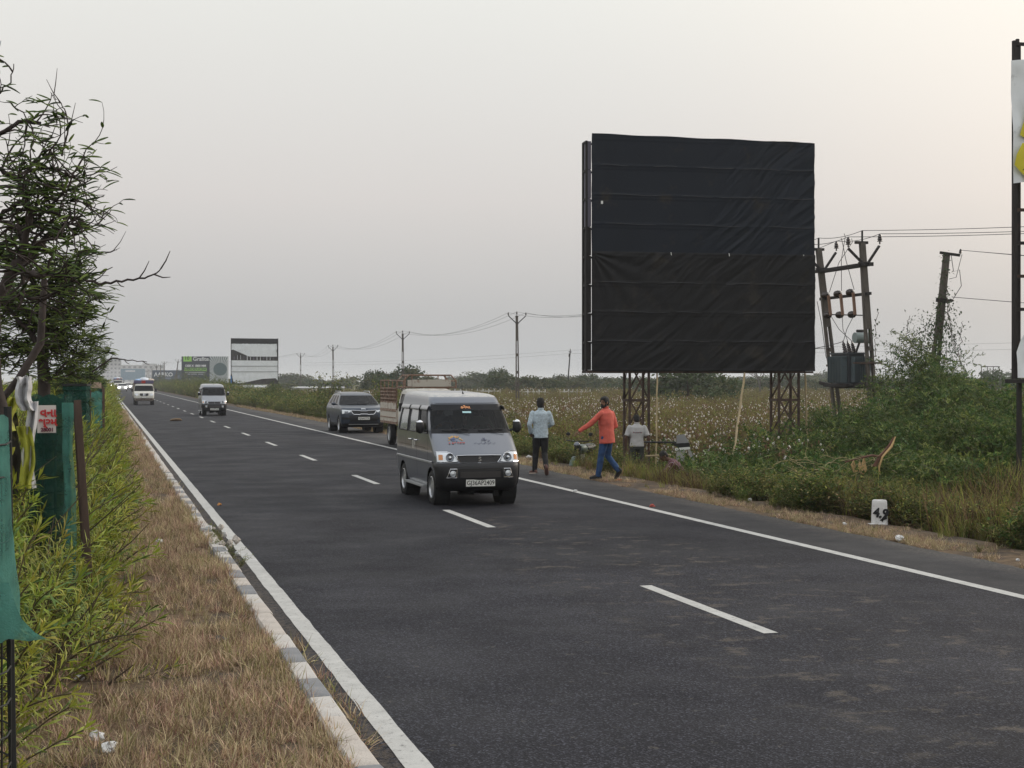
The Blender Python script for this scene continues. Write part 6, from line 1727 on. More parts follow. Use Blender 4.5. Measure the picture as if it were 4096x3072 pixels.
# continuous scrub behind the verge further away
pts = []; rot = []; scl = []; ix = []
for (y0, y1, n, s0) in ((56, 110, 120, 1.0), (110, 240, 200, 1.4), (240, 620, 240, 2.2)):
    for q in range(n):
        y = rng.uniform(y0, y1); x = rng.uniform(12.2, 17.5 + .01 * y); 
        if not in_view(x, y): continue
        pts.append((x, y, ground_z(x, y) - .1)); rot.append((0, 0, rng.uniform(0, 6.28))); s = rng.uniform(.7, 1.3) * s0; scl.append((s, s, s * rng.uniform(.65, 1.1))); ix.append(rng.randint(0, 5))
C_BU = variants('lib_bush', [bpy.data.objects.new('bush_source', m) for m in BUSH])
scatter('verge_scrub', C_BU, pts, rot, scl, ix, 'green and olive scrub along the far verge')

# ------------------------------------------------------------------ the thorn thicket on the right
MOUNDS = [(24.75, 40.96, 1.35, 3.9), (25.75, 41.17, 1.75, 3.2), (26.7, 41.9, 2.2, 2.8), (24.83, 38.7, 2.7, 2.45), (23.56, 34.9, 2.9, 2.1), (20.5, 29.5, 2.4, 1.85), (21.1, 37.68, 1.8, 1.7), (20.26, 37.92, 1.4, 1.8), (16.42, 32.77, 2.1, 1.15), (14.23, 30.27, 1.7, .9), (17.61, 30.35, 2.8, 1.3), (18.62, 29.03, 2.8, 1.5), (18.14, 26.05, 2.6, 1.65), (14.61, 27.04, 1.9, .85), (14.93, 24.87, 1.9, 1.0), (14.91, 22.8, 1.6, .95), (13.68, 27.31, 1.4, .75), (21.46, 35.5, 2.6, 1.6), (21.5, 31.5, 3.0, 1.5), (27.5, 44, 2.4, 2.0)]
def thicket_h(x, y):
    h = 0
    for mx_, my_, r, t in MOUNDS:
        d = math.hypot(x - mx_, y - my_) / r
        if d < 1.5: h = max(h, t * math.exp(-d * d * 1.3))
    return h * (1 + .34 * fnoise(x, y, .8, 41) + .22 * fnoise(x, y, 2.1, 43))
pts = []; rot = []; scl = []; ix = []
for q in range(40000):
    x = rng.uniform(12.6, 33.5); y = rng.uniform(20.5, 50)
    zc = x * sa + y * ca
    if rng.rand() > (1.0 if zc < 34 else .62): continue
    if not in_view(x, y, 1.2): continue
    h = thicket_h(x, y)
    if h < .30: continue
    f = 1.08 - rng.rand() ** 1.7 * .95
    g = ground_z(x, y)
    s = rng.uniform(.5, 1.15) * (1.0 if zc < 34 else 1.15) * (1.55 if rng.rand() < .05 else 1)
    z = g + max(0, h * f - .35 * s)
    pts.append((x, y, z)); rot.append((rng.uniform(-.5, .5), rng.uniform(-.3, .7), rng.uniform(0, 6.28))); scl.append(s); ix.append(rng.randint(0, 6))
scatter('thorn_thicket', C_PRO, pts, rot, scl, ix, 'tangled dark green thorn thicket round the transformer poles')
print('thicket', len(pts))
# pale weeds standing out of the thicket
def tall_weed(label, x, y, h, k):
    t = thing('tall_weed', label, 'plant', (x, y, ground_z(x, y)), 0, 'broad-leaved weeds in the thicket'); rr = random.Random(k); mb = MB(); P = [Vector((0, 0, 0))]; p = Vector((0, 0, 0))
    for q in range(9): p = p + Vector((rr.uniform(-.06, .06), rr.uniform(-.06, .06), h / 9)); P.append(p.copy())
    mb.tube(P, [.016] * 5 + [.008] * 5, 5, False); mb.build('stem', M_GRASS[4], t); mb = MB()
    for q in range(34):
        c = P[rr.randrange(3, 10)]; leaf(mb, c + Vector((rr.uniform(-.05, .05), rr.uniform(-.05, .05), 0)), (rr.uniform(-1, 1), rr.uniform(-1, 1), rr.uniform(-.2, .7)), rr.uniform(.09, .18), rr.uniform(.06, .11), droop=rr.uniform(0, .6))
    o = mb.build('leaves', mat('pale_weed_leaf', (.17, .23, .09), .7, spec=.25, trans=.3), t); o['kind'] = 'stuff'
tall_weed('pale broad-leaved weed at the foot of the front transformer pole', 22.9, 38.6, 2.3, 1); tall_weed('broad-leaved weed right of the split branch', 16.6, 25.2, 1.55, 2); tall_weed('light green weed in front of the crouching man', 12.35, 28.6, .85, 3); tall_weed('light green weed beside the crouching man', 12.75, 29.2, .95, 4); tall_weed('pale weed rising between the two concrete poles', 26.5, 42.5, 3.3, 5)

# creepers on the leaning pole
mb = MB(); vr_ = random.Random(12); TW = MB()
def vine(a, b, n, spread, sag=.3):
    a = Vector(a); b = Vector(b); P = []
    for k in range(17):
        f = k / 16; P.append(a.lerp(b, f) + Vector((vr_.uniform(-1, 1) * spread * .5, vr_.uniform(-1, 1) * spread * .4, -sag * 4 * f * (1 - f) + vr_.uniform(-.08, .08))))
    TW.tube(P, .012, 4, False)
    for q in range(n):
        f = vr_.random(); c = P[int(f * 16)] + Vector((vr_.gauss(0, spread), vr_.gauss(0, spread * .7), vr_.gauss(0, spread * .9)))
        leaf(mb, c, (vr_.uniform(-1, 1), vr_.uniform(-1, 1), vr_.uniform(-1, .3)), vr_.uniform(.07, .14), vr_.uniform(.04, .08), droop=vr_.uniform(0, .5), mi=vr_.choice((0, 0, 1)))
for k in range(5): vine((30.55 + k * .05, 48.1, 4.9 - .4 * k), (26.6 + .55 * k, 46.2, 2.3 - .2 * k), 330, .30, .15)
for k in range(3): vine((30.75, 48.2, 6.6 - k), (30.95 + .3 * k, 48.1, 3.4 - k * .5), 110, .16, .0)
vine((30.65, 48.1, 6.9), (30.35, 48.2, 4.2), 90, .10, 0); vine((30.2, 48.1, 4.2), (28.6, 47.0, 1.9), 420, .42, .1); vine((29.6, 47.8, 3.4), (28.2, 46.6, 1.4), 420, .5, .1)
for k in range(4): vine((25.0 + 1.1 * k, 43.5, 2.8), (25.1 + 1.15 * k + vr_.uniform(-.2, .2), 43.5, 4.1 + vr_.uniform(-.3, .5)), 46, .13, 0)
cv = thing('creeper', 'leafy creeper hanging from the leaning concrete pole', 'climbing plant'); mb.build('creeper_leaves', [M_TL[0], M_TL[1]], cv)['kind'] = 'stuff'; TW.build('creeper_stems', M_TWIG, cv)['kind'] = 'stuff'

# brown dry growth at the right foreground of the verge
pts = []; rot = []; scl = []; ix = []
def brown_clump(seed):
    rr = random.Random(seed); mb = MB()
    for i in range(44):
        a = rr.uniform(0, 6.28); r = rr.uniform(0, .16)
        blade(mb, (r * math.cos(a), r * math.sin(a), -.02), rr.uniform(0, 6.28), .62 * rr.uniform(.4, 1.1), rr.uniform(.006, .012), rr.uniform(.05, .8), rr.uniform(.1, 1.6), 3, rr.choice((0, 1, 1, 2)), rr)
    return bpy.data.objects.new('brown_clump', mb.mesh('brown_clump', [mat('brown_straw', (.17, .115, .062), .9, spec=.1, rnd=.3, trans=.2), mat('dead_stem', (.095, .062, .038), .9, spec=.1, rnd=.3), M_GRASS[0]]))
C_BR = variants('lib_brown', [brown_clump(i) for i in range(4)])
for q in range(2600):
    x = rng.uniform(11.5, 18.5); y = rng.uniform(14.5, 25)
    d = math.hypot((x - 14.3) / 3.3, (y - 19.7) / 3.3)
    if d > 1.05 + .3 * fnoise(x, y, .8, 3) or not in_view(x, y, 1): continue
    g = sstep(0, 1.0, x - shoulder_edge(y) - .8)
    if g < .1: continue
    put(x, y, ground_z(x, y), rng.uniform(.9, 1.5) * (.35 + .75 * g) * (1 + .55 * sstep(13.0, 15.5, x)), rng.randint(0, 4), .3)
for q in range(900):
    y = 14 + 46 * rng.rand() ** 1.3; x = shoulder_edge(y) + rng.uniform(1.0, 4.2)
    if fnoise(x, y, .5, 71) < -.05 or not in_view(x, y, 1) or (abs(x - 10.98) < .42 and 17 < y < 19.5): continue
    put(x, y, ground_z(x, y), rng.uniform(.5, 1.15), rng.randint(0, 4), .3)
scatter('brown_undergrowth', C_BR, pts, rot, scl, ix, 'brown dried undergrowth behind the milestone')

# split branch lying on the thicket
sb = thing('split_branch', 'broken branch with raw yellow wood lying on the thorn thicket', 'branch', (13.95, 24.05, -.02)); sb.scale = (.72, .72, .72)
M_RAW = mat('raw_wood', (.50, .33, .15), .7, var=.2, vscale=12, stretch=(1, 1, 6))
M_RB = mat('reddish_bark', (.115, .055, .035), .85, var=.3, vscale=8)
mb = MB(); mb.tube([(-.15, 0, .72), (.02, .02, .98), (.14, .02, 1.10), (.30, .03, 1.26), (.44, .05, 1.48)], [.055, .050, .042, .034, .02], 8); mb.tube([(.05, .02, .98), (-.25, -.05, 1.02), (-.62, -.1, .96), (-1.0, 0, .86)], [.04, .035, .028, .02], 6); mb.build('limb', M_RB, sb, 60)
mb = MB(); mb.tube([(-.02, -.06, .50), (-.05, -.06, .72), (.06, -.05, .98), (.18, -.05, 1.10), (.34, -.03, 1.25), (.47, 0, 1.50)], [.008, .028, .026, .030, .032, .012], 6, sx=1); mb.build('split_wood', M_RAW, sb, 60)
mb = MB(); mb.prism([(-.62, .62), (-.56, .86), (-.50, .72), (-.44, .98), (-.36, .66), (-.42, .50)], .0, .05); mb.prism([(-.80, .78), (-.72, .90), (-.66, .70), (-.62, .60), (-.72, .58)], .02, .06); mb.build('splinter', M_RAW, sb)
mb = MB(); tr_ = random.Random(8)
for k in range(46):
    p = Vector((tr_.uniform(-3.2, .3), tr_.uniform(-.6, .8), tr_.uniform(.45, 1.0))); P = [p.copy()]; a = tr_.uniform(0, 6.28); e = tr_.uniform(-.3, .5)
    for q in range(6): p = p + Vector((math.cos(a), math.sin(a) * .5, math.sin(e))) * .13; a += tr_.uniform(-.5, .5); e += tr_.uniform(-.4, .3); P.append(p.copy())
    mb.tube(P, [.012, .010, .008, .007, .006, .005, .003], 4, False)
o = mb.build('pale_twigs', mat('pale_twig', (.26, .22, .11), .85), sb); o['kind'] = 'stuff'

# ================================================================== TREES ON THE MEDIAN
M_FR = [mat('frond_green', (.075, .115, .028), .7, spec=.2, rnd=.1, trans=.3), mat('frond_light', (.135, .180, .044), .7, spec=.2, rnd=.1, trans=.35), mat('frond_dark', (.028, .042, .016), .75, spec=.2, rnd=.1, trans=.2)]
M_MBARK = mat('dark_bark', (.045, .034, .030), .9, var=.3, vscale=7, bump=.5, bscale=26)
def frond(mb, p, d, ln, w, rr):
    """narrow drooping compound leaf seen as a curved blade with depth"""
    d = d.normalized(); s = d.cross(Vector((0, 0, 1))); s = s.normalized() if s.length > .1 else Vector((1, 0, 0)); mi = rr.choices((0, 1, 2), (5, 2.5, 2.5))[0]
    q = p.copy(); P = []; n = 4; cu = rr.uniform(.1, .45)
    for i in range(n + 1):
        f = i / n; ww = w * (.35 + 2.2 * f * (1 - f)) * .5
        up_ = Vector((0, 0, ww * .8)); P.append([q - s * ww - up_ * .6, q + up_ * .5, q + s * ww - up_ * .6])
        q = q + d * ln / n; d = (d - Vector((0, 0, cu / n * 1.6))).normalized()
    mb.grid(P, mi)
def median_tree(seed, h, spread, nfr, fl, fw, depth=4, lim=(2, 3), trunk_r=.075, base=1.7, upbias=.12, side=0.0, box=None):
    rr = random.Random(seed); br = MB(); lf = MB(); ends = []
    def grow(p, d, ln, r, dep):
        P = [p.copy()]; n = 5; Rr = [r]
        for k in range(n):
            if box:
                q = Vector(((p.x - box[0]) / box[3], (p.y - box[1]) / box[4], (p.z - box[2]) / box[5]))
                if q.length > 1: break
            d = (d + Vector((rr.uniform(-.22, .22) + side * .03, rr.uniform(-.22, .22), rr.uniform(-.10, .14) + upbias * .3))).normalized(); p = p + d * ln / n; P.append(p.copy()); Rr.append(r * (1 - .45 * (k + 1) / n))
        br.tube(P, Rr, 6 if r > .01 else 4, False)
        if len(P) < 3: P.append(p + d * ln / n); Rr.append(r * .5)
        n = len(P) - 1
        if dep <= 2: ends.append((P, d, r))
        if dep:
            for k in range(rr.randint(*lim)):
                j = rr.randint(min(2, n), n); e = (d * .7 + Vector((rr.uniform(-1, 1) + side * .25, rr.uniform(-1, 1), rr.uniform(-.35, .8) + upbias))).normalized()
                grow(P[j], e, ln * rr.uniform(.58, .86), max(.0028, r * rr.uniform(.42, .62)), dep - 1)
            grow(p, (d + Vector((rr.uniform(-.3, .3), rr.uniform(-.3, .3), .05))).normalized(), ln * .75, max(.0028, r * .6), dep - 1)
    p0 = Vector((0, 0, 0)); p1 = Vector((.02, .0, base)); br.tube([p0, p0.lerp(p1, .5) + Vector((.03, .02, 0)), p1], [trunk_r * 1.1, trunk_r, trunk_r * .9], 9, False)
    for k in range(4):
        a = k * 1.57 + rr.uniform(-.5, .5) ; e = Vector((math.cos(a) * spread, math.sin(a) * spread, rr.uniform(.45, 1.1))).normalized()
        grow(p1 - Vector((0, 0, rr.uniform(0, .35))), e, (h - base) * rr.uniform(.36, .48), trunk_r * rr.uniform(.5, .75), depth)
    for q in range(nfr):
        P, d, r = ends[rr.randrange(len(ends))]; i = rr.randint(1, len(P) - 1); a = rr.uniform(0, 6.28)
        e = (d * .35 + Vector((math.cos(a), math.sin(a), rr.uniform(-.35, .45)))).normalized()
        frond(lf, P[i], e, fl * rr.uniform(.6, 1.25), fw * rr.uniform(.7, 1.3), rr)
    return br, lf
def place_mtree(label, x, y, br, lf, rz=0, s=1.0, group='trees growing out of the median guards'):
    t = thing('median_tree', label, 'tree', (x, y, .08), rz, group); t.scale = (s, s, s)
    for nm, me in (('trunk', br), ('foliage', lf)):
        o = bpy.data.objects.new(nm, me); COL.objects.link(o); o.parent = t
        if nm == 'foliage': o['kind'] = 'stuff'
    return t
def MT(*a, **k):
    br, lf = median_tree(*a, **k); return br.mesh('trunk', M_MBARK, 60), lf.mesh('foliage', M_FR)

def limb_tree(label, base_xy, limbs, seed, nfr, fl, fw, sub_len=.34, dens=1.1, grp='trees growing out of the median guards'):
    """tree whose main limbs follow given 3-D lines; twigs and fronds grow from them"""
    rr = random.Random(seed); br = MB(); lf = MB(); ends = []; ox, oy = base_xy
    def L_(p): return Vector((p[0] - ox, p[1] - oy, p[2] - .08))
    def grow(p, d, ln, r, dep):
        P = [p.copy()]; n = 5; Rr = [r]
        for k in range(n):
            d = (d + Vector((rr.uniform(-.42, .42), rr.uniform(-.42, .42), rr.uniform(-.38, .38)))).normalized(); p = p + d * ln / n; P.append(p.copy()); Rr.append(r * (1 - .5 * (k + 1) / n))
        br.tube(P, Rr, 4, False); ends.append(P)
        if dep:
            for k in range(2): 
                e = (d * .6 + Vector((rr.uniform(-1, 1), rr.uniform(-1, 1), rr.uniform(-.7, .8)))).normalized(); grow(P[rr.randint(2, n)], e, ln * rr.uniform(.5, .85), r * .55, dep - 1)
    for pts_, r0, r1, den in limbs:
        Q = [L_(p) for p in pts_]; P = []
        for a, b in zip(Q, Q[1:]):
            for k in range(4): P.append(a.lerp(b, k / 4) + Vector((rr.uniform(-.008, .008), rr.uniform(-.02, .02), rr.uniform(-.008, .008))))
        P.append(Q[-1]); n = len(P); br.tube(P, [r0 + (r1 - r0) * i / (n - 1) for i in range(n)], 7, False)
        for k in range(int(den * n * dens)):
            i = rr.randint(1, n - 1); d = (P[i] - P[i - 1]).normalized(); e = (d * .5 + Vector((rr.uniform(-1, 1), rr.uniform(-.8, .8), rr.uniform(-.75, .9)))).normalized()
            grow(P[i], e, sub_len * rr.uniform(.5, 1.2), max(.0042, min(.011, (r0 + (r1 - r0) * i / n) * .5)), 1)
    for q in range(nfr):
        P = ends[rr.randrange(len(ends))]; i = rr.randint(1, len(P) - 1); a = rr.uniform(0, 6.28)
        frond(lf, P[i], Vector((math.cos(a), math.sin(a) * .7, rr.uniform(-.25, .6))), fl * rr.uniform(.55, 1.25), fw * rr.uniform(.7, 1.3), rr)
    return place_mtree(label, ox, oy, br.mesh('trunk', M_MBARK, 60), lf.mesh('foliage', M_FR), group=grp)
def P3(px, py, Z):
    x, y = Wp(px, Z); return (x, y, 2.11 - (py - 380.6) * Z / 1440)
def PL(Z, *a): return [P3(x if x < 30 else 30 + (x - 30) * .74, y, Z + dz) for x, y, dz in a]
Zt = 6.5
limb_tree('nearest sparse thorny tree with dark limbs at the left edge', (-.62, 6.42), [
    (PL(Zt, (2, 420, 0), (-8, 360, 0), (-4, 300, 0), (14, 268, 0)), .036, .026, .3),
    (PL(Zt, (12, 270, 0), (20, 262, 0), (38, 247, .1), (63, 232, .2), (80, 222, .2)), .026, .007, 2.0),
    (PL(Zt, (16, 268, 0), (30, 275, -.1), (50, 275, -.2), (78, 274, -.2)), .020, .008, 2.0),
    (PL(Zt, (22, 262, 0), (24, 245, 0), (17, 228, .1), (4, 222, .1)), .018, .010, 1.6),
    (PL(Zt, (20, 250, 0), (31, 216, 0), (25, 196, 0), (18, 181, .1), (33, 163, .2), (66, 143, .2)), .016, .004, 2.1),
    (PL(Zt, (-6, 222, .2), (0, 216, .2), (21, 202, .2), (55, 212, .1), (66, 199, 0), (83, 186, 0)), .012, .003, 1.7),
    (PL(Zt, (30, 214, 0), (70, 213, 0), (83, 224, 0), (93, 216, 0)), .008, .003, 1.3),
    (PL(Zt, (-10, 140, .1), (0, 134, .1), (20, 123, .1), (31, 121, .1), (45, 123, .1)), .012, .006, 1.1),
    (PL(Zt, (-8, 96, .1), (2, 92, .1), (12, 78, .1), (14, 64, .1)), .005, .002, .35),
    (PL(Zt, (18, 181, .3), (0, 170, .3), (-12, 160, .3)), .014, .010, 1.8),
    (PL(Zt, (33, 163, .2), (52, 168, .2), (76, 172, .1), (88, 176, .1), (95, 178, 0)), .007, .002, 1.7),
    (PL(Zt, (-6, 300, .3), (20, 296, .3), (46, 300, .4), (70, 292, .4), (88, 280, .4)), .014, .004, 2.0),
    (PL(Zt, (-4, 244, .4), (12, 240, .4), (30, 232, .4), (56, 238, .4)), .012, .005, 2.0),
    (PL(Zt, (-10, 190, .5), (8, 186, .4), (28, 190, .3), (48, 192, .3), (70, 184, .3)), .010, .004, 1.8),
    ], 3, 1150, .075, .0155, .20, dens=.5)
limb_tree('slender tree whose dark trunk rises behind the red lettered poster', (-.46, 12.6), [
    (PL(12.9, (50, 560, 0), (51, 470, 0), (50, 396, 0), (46, 350, 0), (49, 318, 0), (45, 296, 0)), .075, .030, .4),
    (PL(12.9, (50, 372, 0), (38, 340, 0), (20, 322, 0), (0, 300, .2)), .035, .014, 1.8),
    (PL(12.9, (52, 384, 0), (74, 366, 0), (96, 354, .2), (118, 352, .3)), .016, .004, 1.4),
    (PL(12.9, (48, 340, 0), (66, 316, 0), (84, 300, -.3), (104, 292, -.3)), .026, .005, 2.2),
    (PL(12.9, (45, 300, 0), (60, 285, 0), (80, 276, .2), (96, 268, .2)), .020, .004, 2.2),
    (PL(12.9, (46, 300, 0), (34, 282, 0), (20, 268, -.2), (4, 262, -.2)), .020, .006, 2.2),
    (PL(12.9, (46, 330, 0), (30, 310, .3), (10, 304, .4), (-10, 296, .4)), .018, .006, 2.2),
    (PL(12.9, (47, 330, 0), (66, 332, .4), (90, 326, .5), (110, 318, .5)), .016, .005, 2.2),
    (PL(12.9, (38, 350, 0), (18, 352, .3), (0, 345, .3), (-16, 340, .3)), .016, .006, 2.0),
    ], 8, 4600, .105, .019, .27)
T3 = [MT(25 + i, 3.8, 1.0, 7500, .12, .027, 4, (2, 3), .07, 1.75, .12, box=(-.1, 0, 2.9, 1.0, 1.5, 1.15)) for i in range(2)]
T4 = MT(35, 3.8, 1.1, 3000, .22, .055, 3, (2, 3), .07, 1.6, .15, box=(0, 0, 2.9, 1.15, 1.5, 1.3))
near_l = ['dense tree above the tall green netting box', 'dense tree just behind the one above the netting box', 'fourth tree back in the median row', 'fifth tree back in the median row']
for i, (x, y) in enumerate(((-.58, 26.0), (-.6, 32.5), (-.55, 39), (-.55, 45.5))): place_mtree(near_l[i], x, y, *T3[i % 2], rz=i * 1.9 + .4, s=.94 + .03 * (i % 3))
T4 = MT(35, 3.8, 1.1, 3000, .22, .060, 3, (2, 3), .08, 1.7, .2, box=(0, 0, 2.8, 1.0, 1.1, 1.0))
far_l2 = 'small far tree of the median row merging into the mass near the vanishing point'
for i in range(22):
    y = 53 + i * 7.2 + (i * i) * .25; place_mtree(far_l2, -.55, y, *T4, rz=i * 2.1, s=1.0 + .008 * i)
place_mtree('tree left of the poster whose crown leaves the picture', -1.75, 14.5, *T3[0], rz=3.3, s=.86)
place_mtree('leafy tree half out of the picture behind the yellow banner', -2.4, 17.5, *T3[1], rz=3.3, s=.98)
# long bare twigs reaching over the verge
def twig(label, pts, r=.006):
    mb = MB(); P = []
    pts = [Vector(p) for p in pts]
    for a, b in zip(pts, pts[1:]):
        for k in range(4): P.append(a.lerp(b, k / 4) + Vector((0, 0, .006 * math.sin(k * 3 + a.x * 40))))
    P.append(pts[-1]); n = len(P); mb.tube(P, [r * (1 - .7 * i / n) for i in range(n)], 5, False)
    tr = random.Random(int(abs(pts[0].x) * 1000))
    for i in range(3, n, 4):
        d = (P[min(i + 1, n - 1)] - P[i - 1]).normalized(); e = (d + Vector((tr.uniform(-.8, .8), 0, tr.uniform(-.9, .9)))).normalized(); mb.tube([P[i], P[i] + e * .06, P[i] + e * .11 + Vector((0, 0, .02))], [r * .5, r * .4, r * .2], 4, False)
    return tag(mb.build('long_twig', M_MBARK), label, 'twig', 'long twigs reaching out of the median trees')
def P3(px, py, Z):
    x, y = Wp(px, Z); return (x, y, 2.11 - (py - 380.6) * Z / 1440)
twig('bare curved twig rising highest out of the left trees', [P3(62, 155, 6.6), P3(66, 140, 6.6), P3(69, 128, 6.6), P3(66, 112, 6.6), P3(60, 102, 6.6), P3(52, 95, 6.6)], .005)
twig('longest twig reaching right with a forked tip', [P3(74, 276, 9), P3(100, 284, 9), P3(122, 281, 9), P3(145, 278, 9), P3(157, 273, 9), P3(162, 268, 9)], .010)
twig('thin twig bending down below the nearest crown', [P3(70, 250, 8), P3(88, 252, 8), P3(104, 253, 8), P3(117, 250, 8)], .005)
twig('leafy low twig pointing right above the green netting', [P3(92, 372, 18), P3(112, 358, 18), P3(128, 360, 18), P3(147, 362, 18)], .012)
nest = tag((lambda m_: (m_.blob((0, 0, 0), (.022, .022, .026), n=10, m=7, jit=.12), m_.build('gall', M_MBARK, None, 60, loc=P3(81, 224, 7.2)))[1])(MB()), 'small dark round gall on a twig of the left trees', 'gall')

# ================================================================== TREE GUARDS
M_NET = net_mat('green_shade_net', (.085, .255, .215), .30)
M_NETD = net_mat('old_green_shade_net', (.014, .065, .050), .22)
M_MESH = mat('black_guard_mesh', (.012, .013, .013), .7)
M_STAKE = mat('weathered_stake', (.095, .062, .050), .9, var=.3, vscale=6, stretch=(3, 3, .5))
def net_tube(parent, r, z0, z1, m, a0=0, a1=6.283, seed=1, rib=.0, name='shade_net', taper=0.0, wr=.015):
    mb = MB(); rows = []; nz_, na = int((z1 - z0) / .03), 36
    for j in range(nz_ + 1):
        z = z0 + (z1 - z0) * j / nz_; row = []
        for i in range(na + 1):
            a = a0 + (a1 - a0) * i / na; q = r * (1 + taper * (j / nz_ - .5)) + wr * mnoise.noise(Vector((math.cos(a) * 3, math.sin(a) * 3, z * 2.4 + seed))) + wr * .5 * mnoise.noise(Vector((math.cos(a) * 9, math.sin(a) * 9, z * 8 + seed)))
            if rib: q += rib * (abs(math.sin(z * math.pi / .205)) - .5)
            row.append((math.cos(a) * q, math.sin(a) * q, z + (.02 * math.sin(a * 5 + seed) if j in (0, nz_) else 0)))
        rows.append(row)
    mb.grid(rows); return mb.build(name, m, parent, 60)
def cage(parent, r, z0, z1, m=M_MESH, hook=0.0):
    for k in range(10):
        a = 2 * math.pi * k / 10; mb = MB(); mb.tube([(math.cos(a) * r, math.sin(a) * r, z0), (math.cos(a) * r, math.sin(a) * r, z1)], .0045, 4); mb.build('cage_wire', m, parent)
    z = z0 + .05
    while z < z1:
        mb = MB(); mb.tube([(math.cos(a) * r, math.sin(a) * r, z + .012 * math.sin(a * 3)) for a in [2 * math.pi * k / 20 for k in range(21)]], .0045, 4, False); mb.build('cage_ring', m, parent); z += .135
g1 = thing('tree_guard', 'guard cut by the left edge, pale green netting torn above black wire mesh', 'tree guard', (-.615, 6.40, .05), 0, 'tree guards on the median')
net_tube(g1, .245, 1.0, 1.90, M_NET, seed=3, taper=-.18, wr=.02); cage(g1, .235, 0, 1.86)
hang([(.05, 1.22), (.24, 1.24), (.27, 1.14), (.29, 1.09), (.34, 1.03), (.385, 1.0), (.31, .995), (.24, 1.01), (.15, .985), (.02, .96), (-.1, 1.02)], -.2, M_NET, 'torn_flap', g1, 4, .05)
for a in (.4, 2.9): mb = MB(); mb.tube([(math.cos(a) * .27, math.sin(a) * .1, -.1), (math.cos(a) * .25, math.sin(a) * .1, 1.0), (math.cos(a) * .24, math.sin(a) * .1, 1.95)], .018, 6); mb.build('stake', M_MESH, g1)
g2 = thing('tree_guard', 'guard with a red lettered white poster, dark green netting and a leaning brown stake', 'tree guard', (-.44, 12.55, .05), 0, 'tree guards on the median')
net_tube(g2, .165, .1, 1.93, M_NETD, seed=9, rib=.010, wr=.02); cage(g2, .155, 0, 1.93)
mb = MB(); rows = []
for j in range(40):
    z = 1.88 - 1.75 * j / 39; rows.append([(.105 + .011 * i + .02 * mnoise.noise(Vector((i * .4, z * 3, 2))) + .02 * (1.9 - z), -.23 - .01 * math.sin(i * 1.1), z) for i in range(9)])
mb.grid(rows); mb.build('net_strip', M_NET, g2, 60)
mb = MB(); mb.bar((.225, -.16, 1.90), (.345, -.16, .0), .055, .04, upv=(0, 1, 0)); mb.build('stake', M_STAKE, g2); mb = MB(); mb.bar((.205, -.05, 1.86), (.30, -.02, .1), .035, .05, upv=(0, 1, 0)); mb.build('stake', M_STAKE, g2)
po = MB(); po.grid([[(-.085 + .029 * i, -.262 - .004 * math.sin(i * 1.3), 1.635 + .075 * j) for i in range(6)] for j in range(4)]); po = po.build('poster', mat('poster_paper', (.66, .60, .57), .7, dirt=(.5, .44, .42), dscale=9, dthr=.6), g2)
M_RED = mat('red_ink', (.50, .025, .03), .6)
text('વના', .092, (.0, -.272, 1.795), (R(90), 0, 0), M_RED, po, bold=.003); text('શ્રમ', .084, (-.004, -.272, 1.720), (R(90), 0, 0), M_RED, po, bold=.003); text('28001', .040, (-.008, -.272, 1.660), (R(90), 0, 0), mat('maroon_ink', (.14, .03, .05), .6), po, bold=.002)
g3 = thing('tree_guard', 'square dark green netting box folded in level pleats standing clear in the hedge', 'tree guard', (-.46, 25.9, .05), R(-10), 'tree guards on the median')
mb = MB(); rows = []
for j in range(57):
    z = .15 + 1.82 * j / 56; ph = (z / .19) % 1.0; d = .018 * (1 - ph); s_ = .185 + .004 * math.sin(z * 9)
    rows.append([(x * (s_ + d), y * (s_ + d), z) for x, y in ((-1, -1), (-.5, -1.04), (0, -1.02), (.5, -1.03), (1, -1), (1.03, 0), (1, 1), (0, 1), (-1, 1), (-1.02, 0), (-1, -1))])
mb.grid(rows); mb.build('shade_net', M_NETD, g3); mb = MB(); mb.box((0, 0, 1.985), (.42, .42, .035)); mb.build('top_band', M_MESH, g3)
for sx in (-1, 1): mb = MB(); mb.box((sx * .19, .19, .9), (.03, .03, 2.0)); mb.build('stake', M_STAKE, g3)
gl = ['narrow green netting guard right behind the pleated netting box', 'fourth green netting guard with a pale lid up the median', 'fifth green netting guard up the median', 'sixth netting guard up the median near the vanishing kerb']
for i, (x, y) in enumerate(((-.22, 32.2), (-.25, 44.5), (-.28, 57), (-.3, 70))):
    t = thing('tree_guard', gl[i], 'tree guard', (x, y, .05), 0, 'tree guards on the median'); net_tube(t, .20, .1, 1.82, M_NET if i % 2 == 0 else M_NETD, seed=20 + i, rib=.012)
    mb = MB(); mb.box((.2, -.1, .95), (.05, .04, 1.9)); mb.build('stake', M_STAKE, t)
    if i == 1: mb = MB(); mb.box((0, 0, 1.92), (.32, .32, .18)); mb.build('lid', mat('pale_lid', (.42, .30, .24), .8), t)
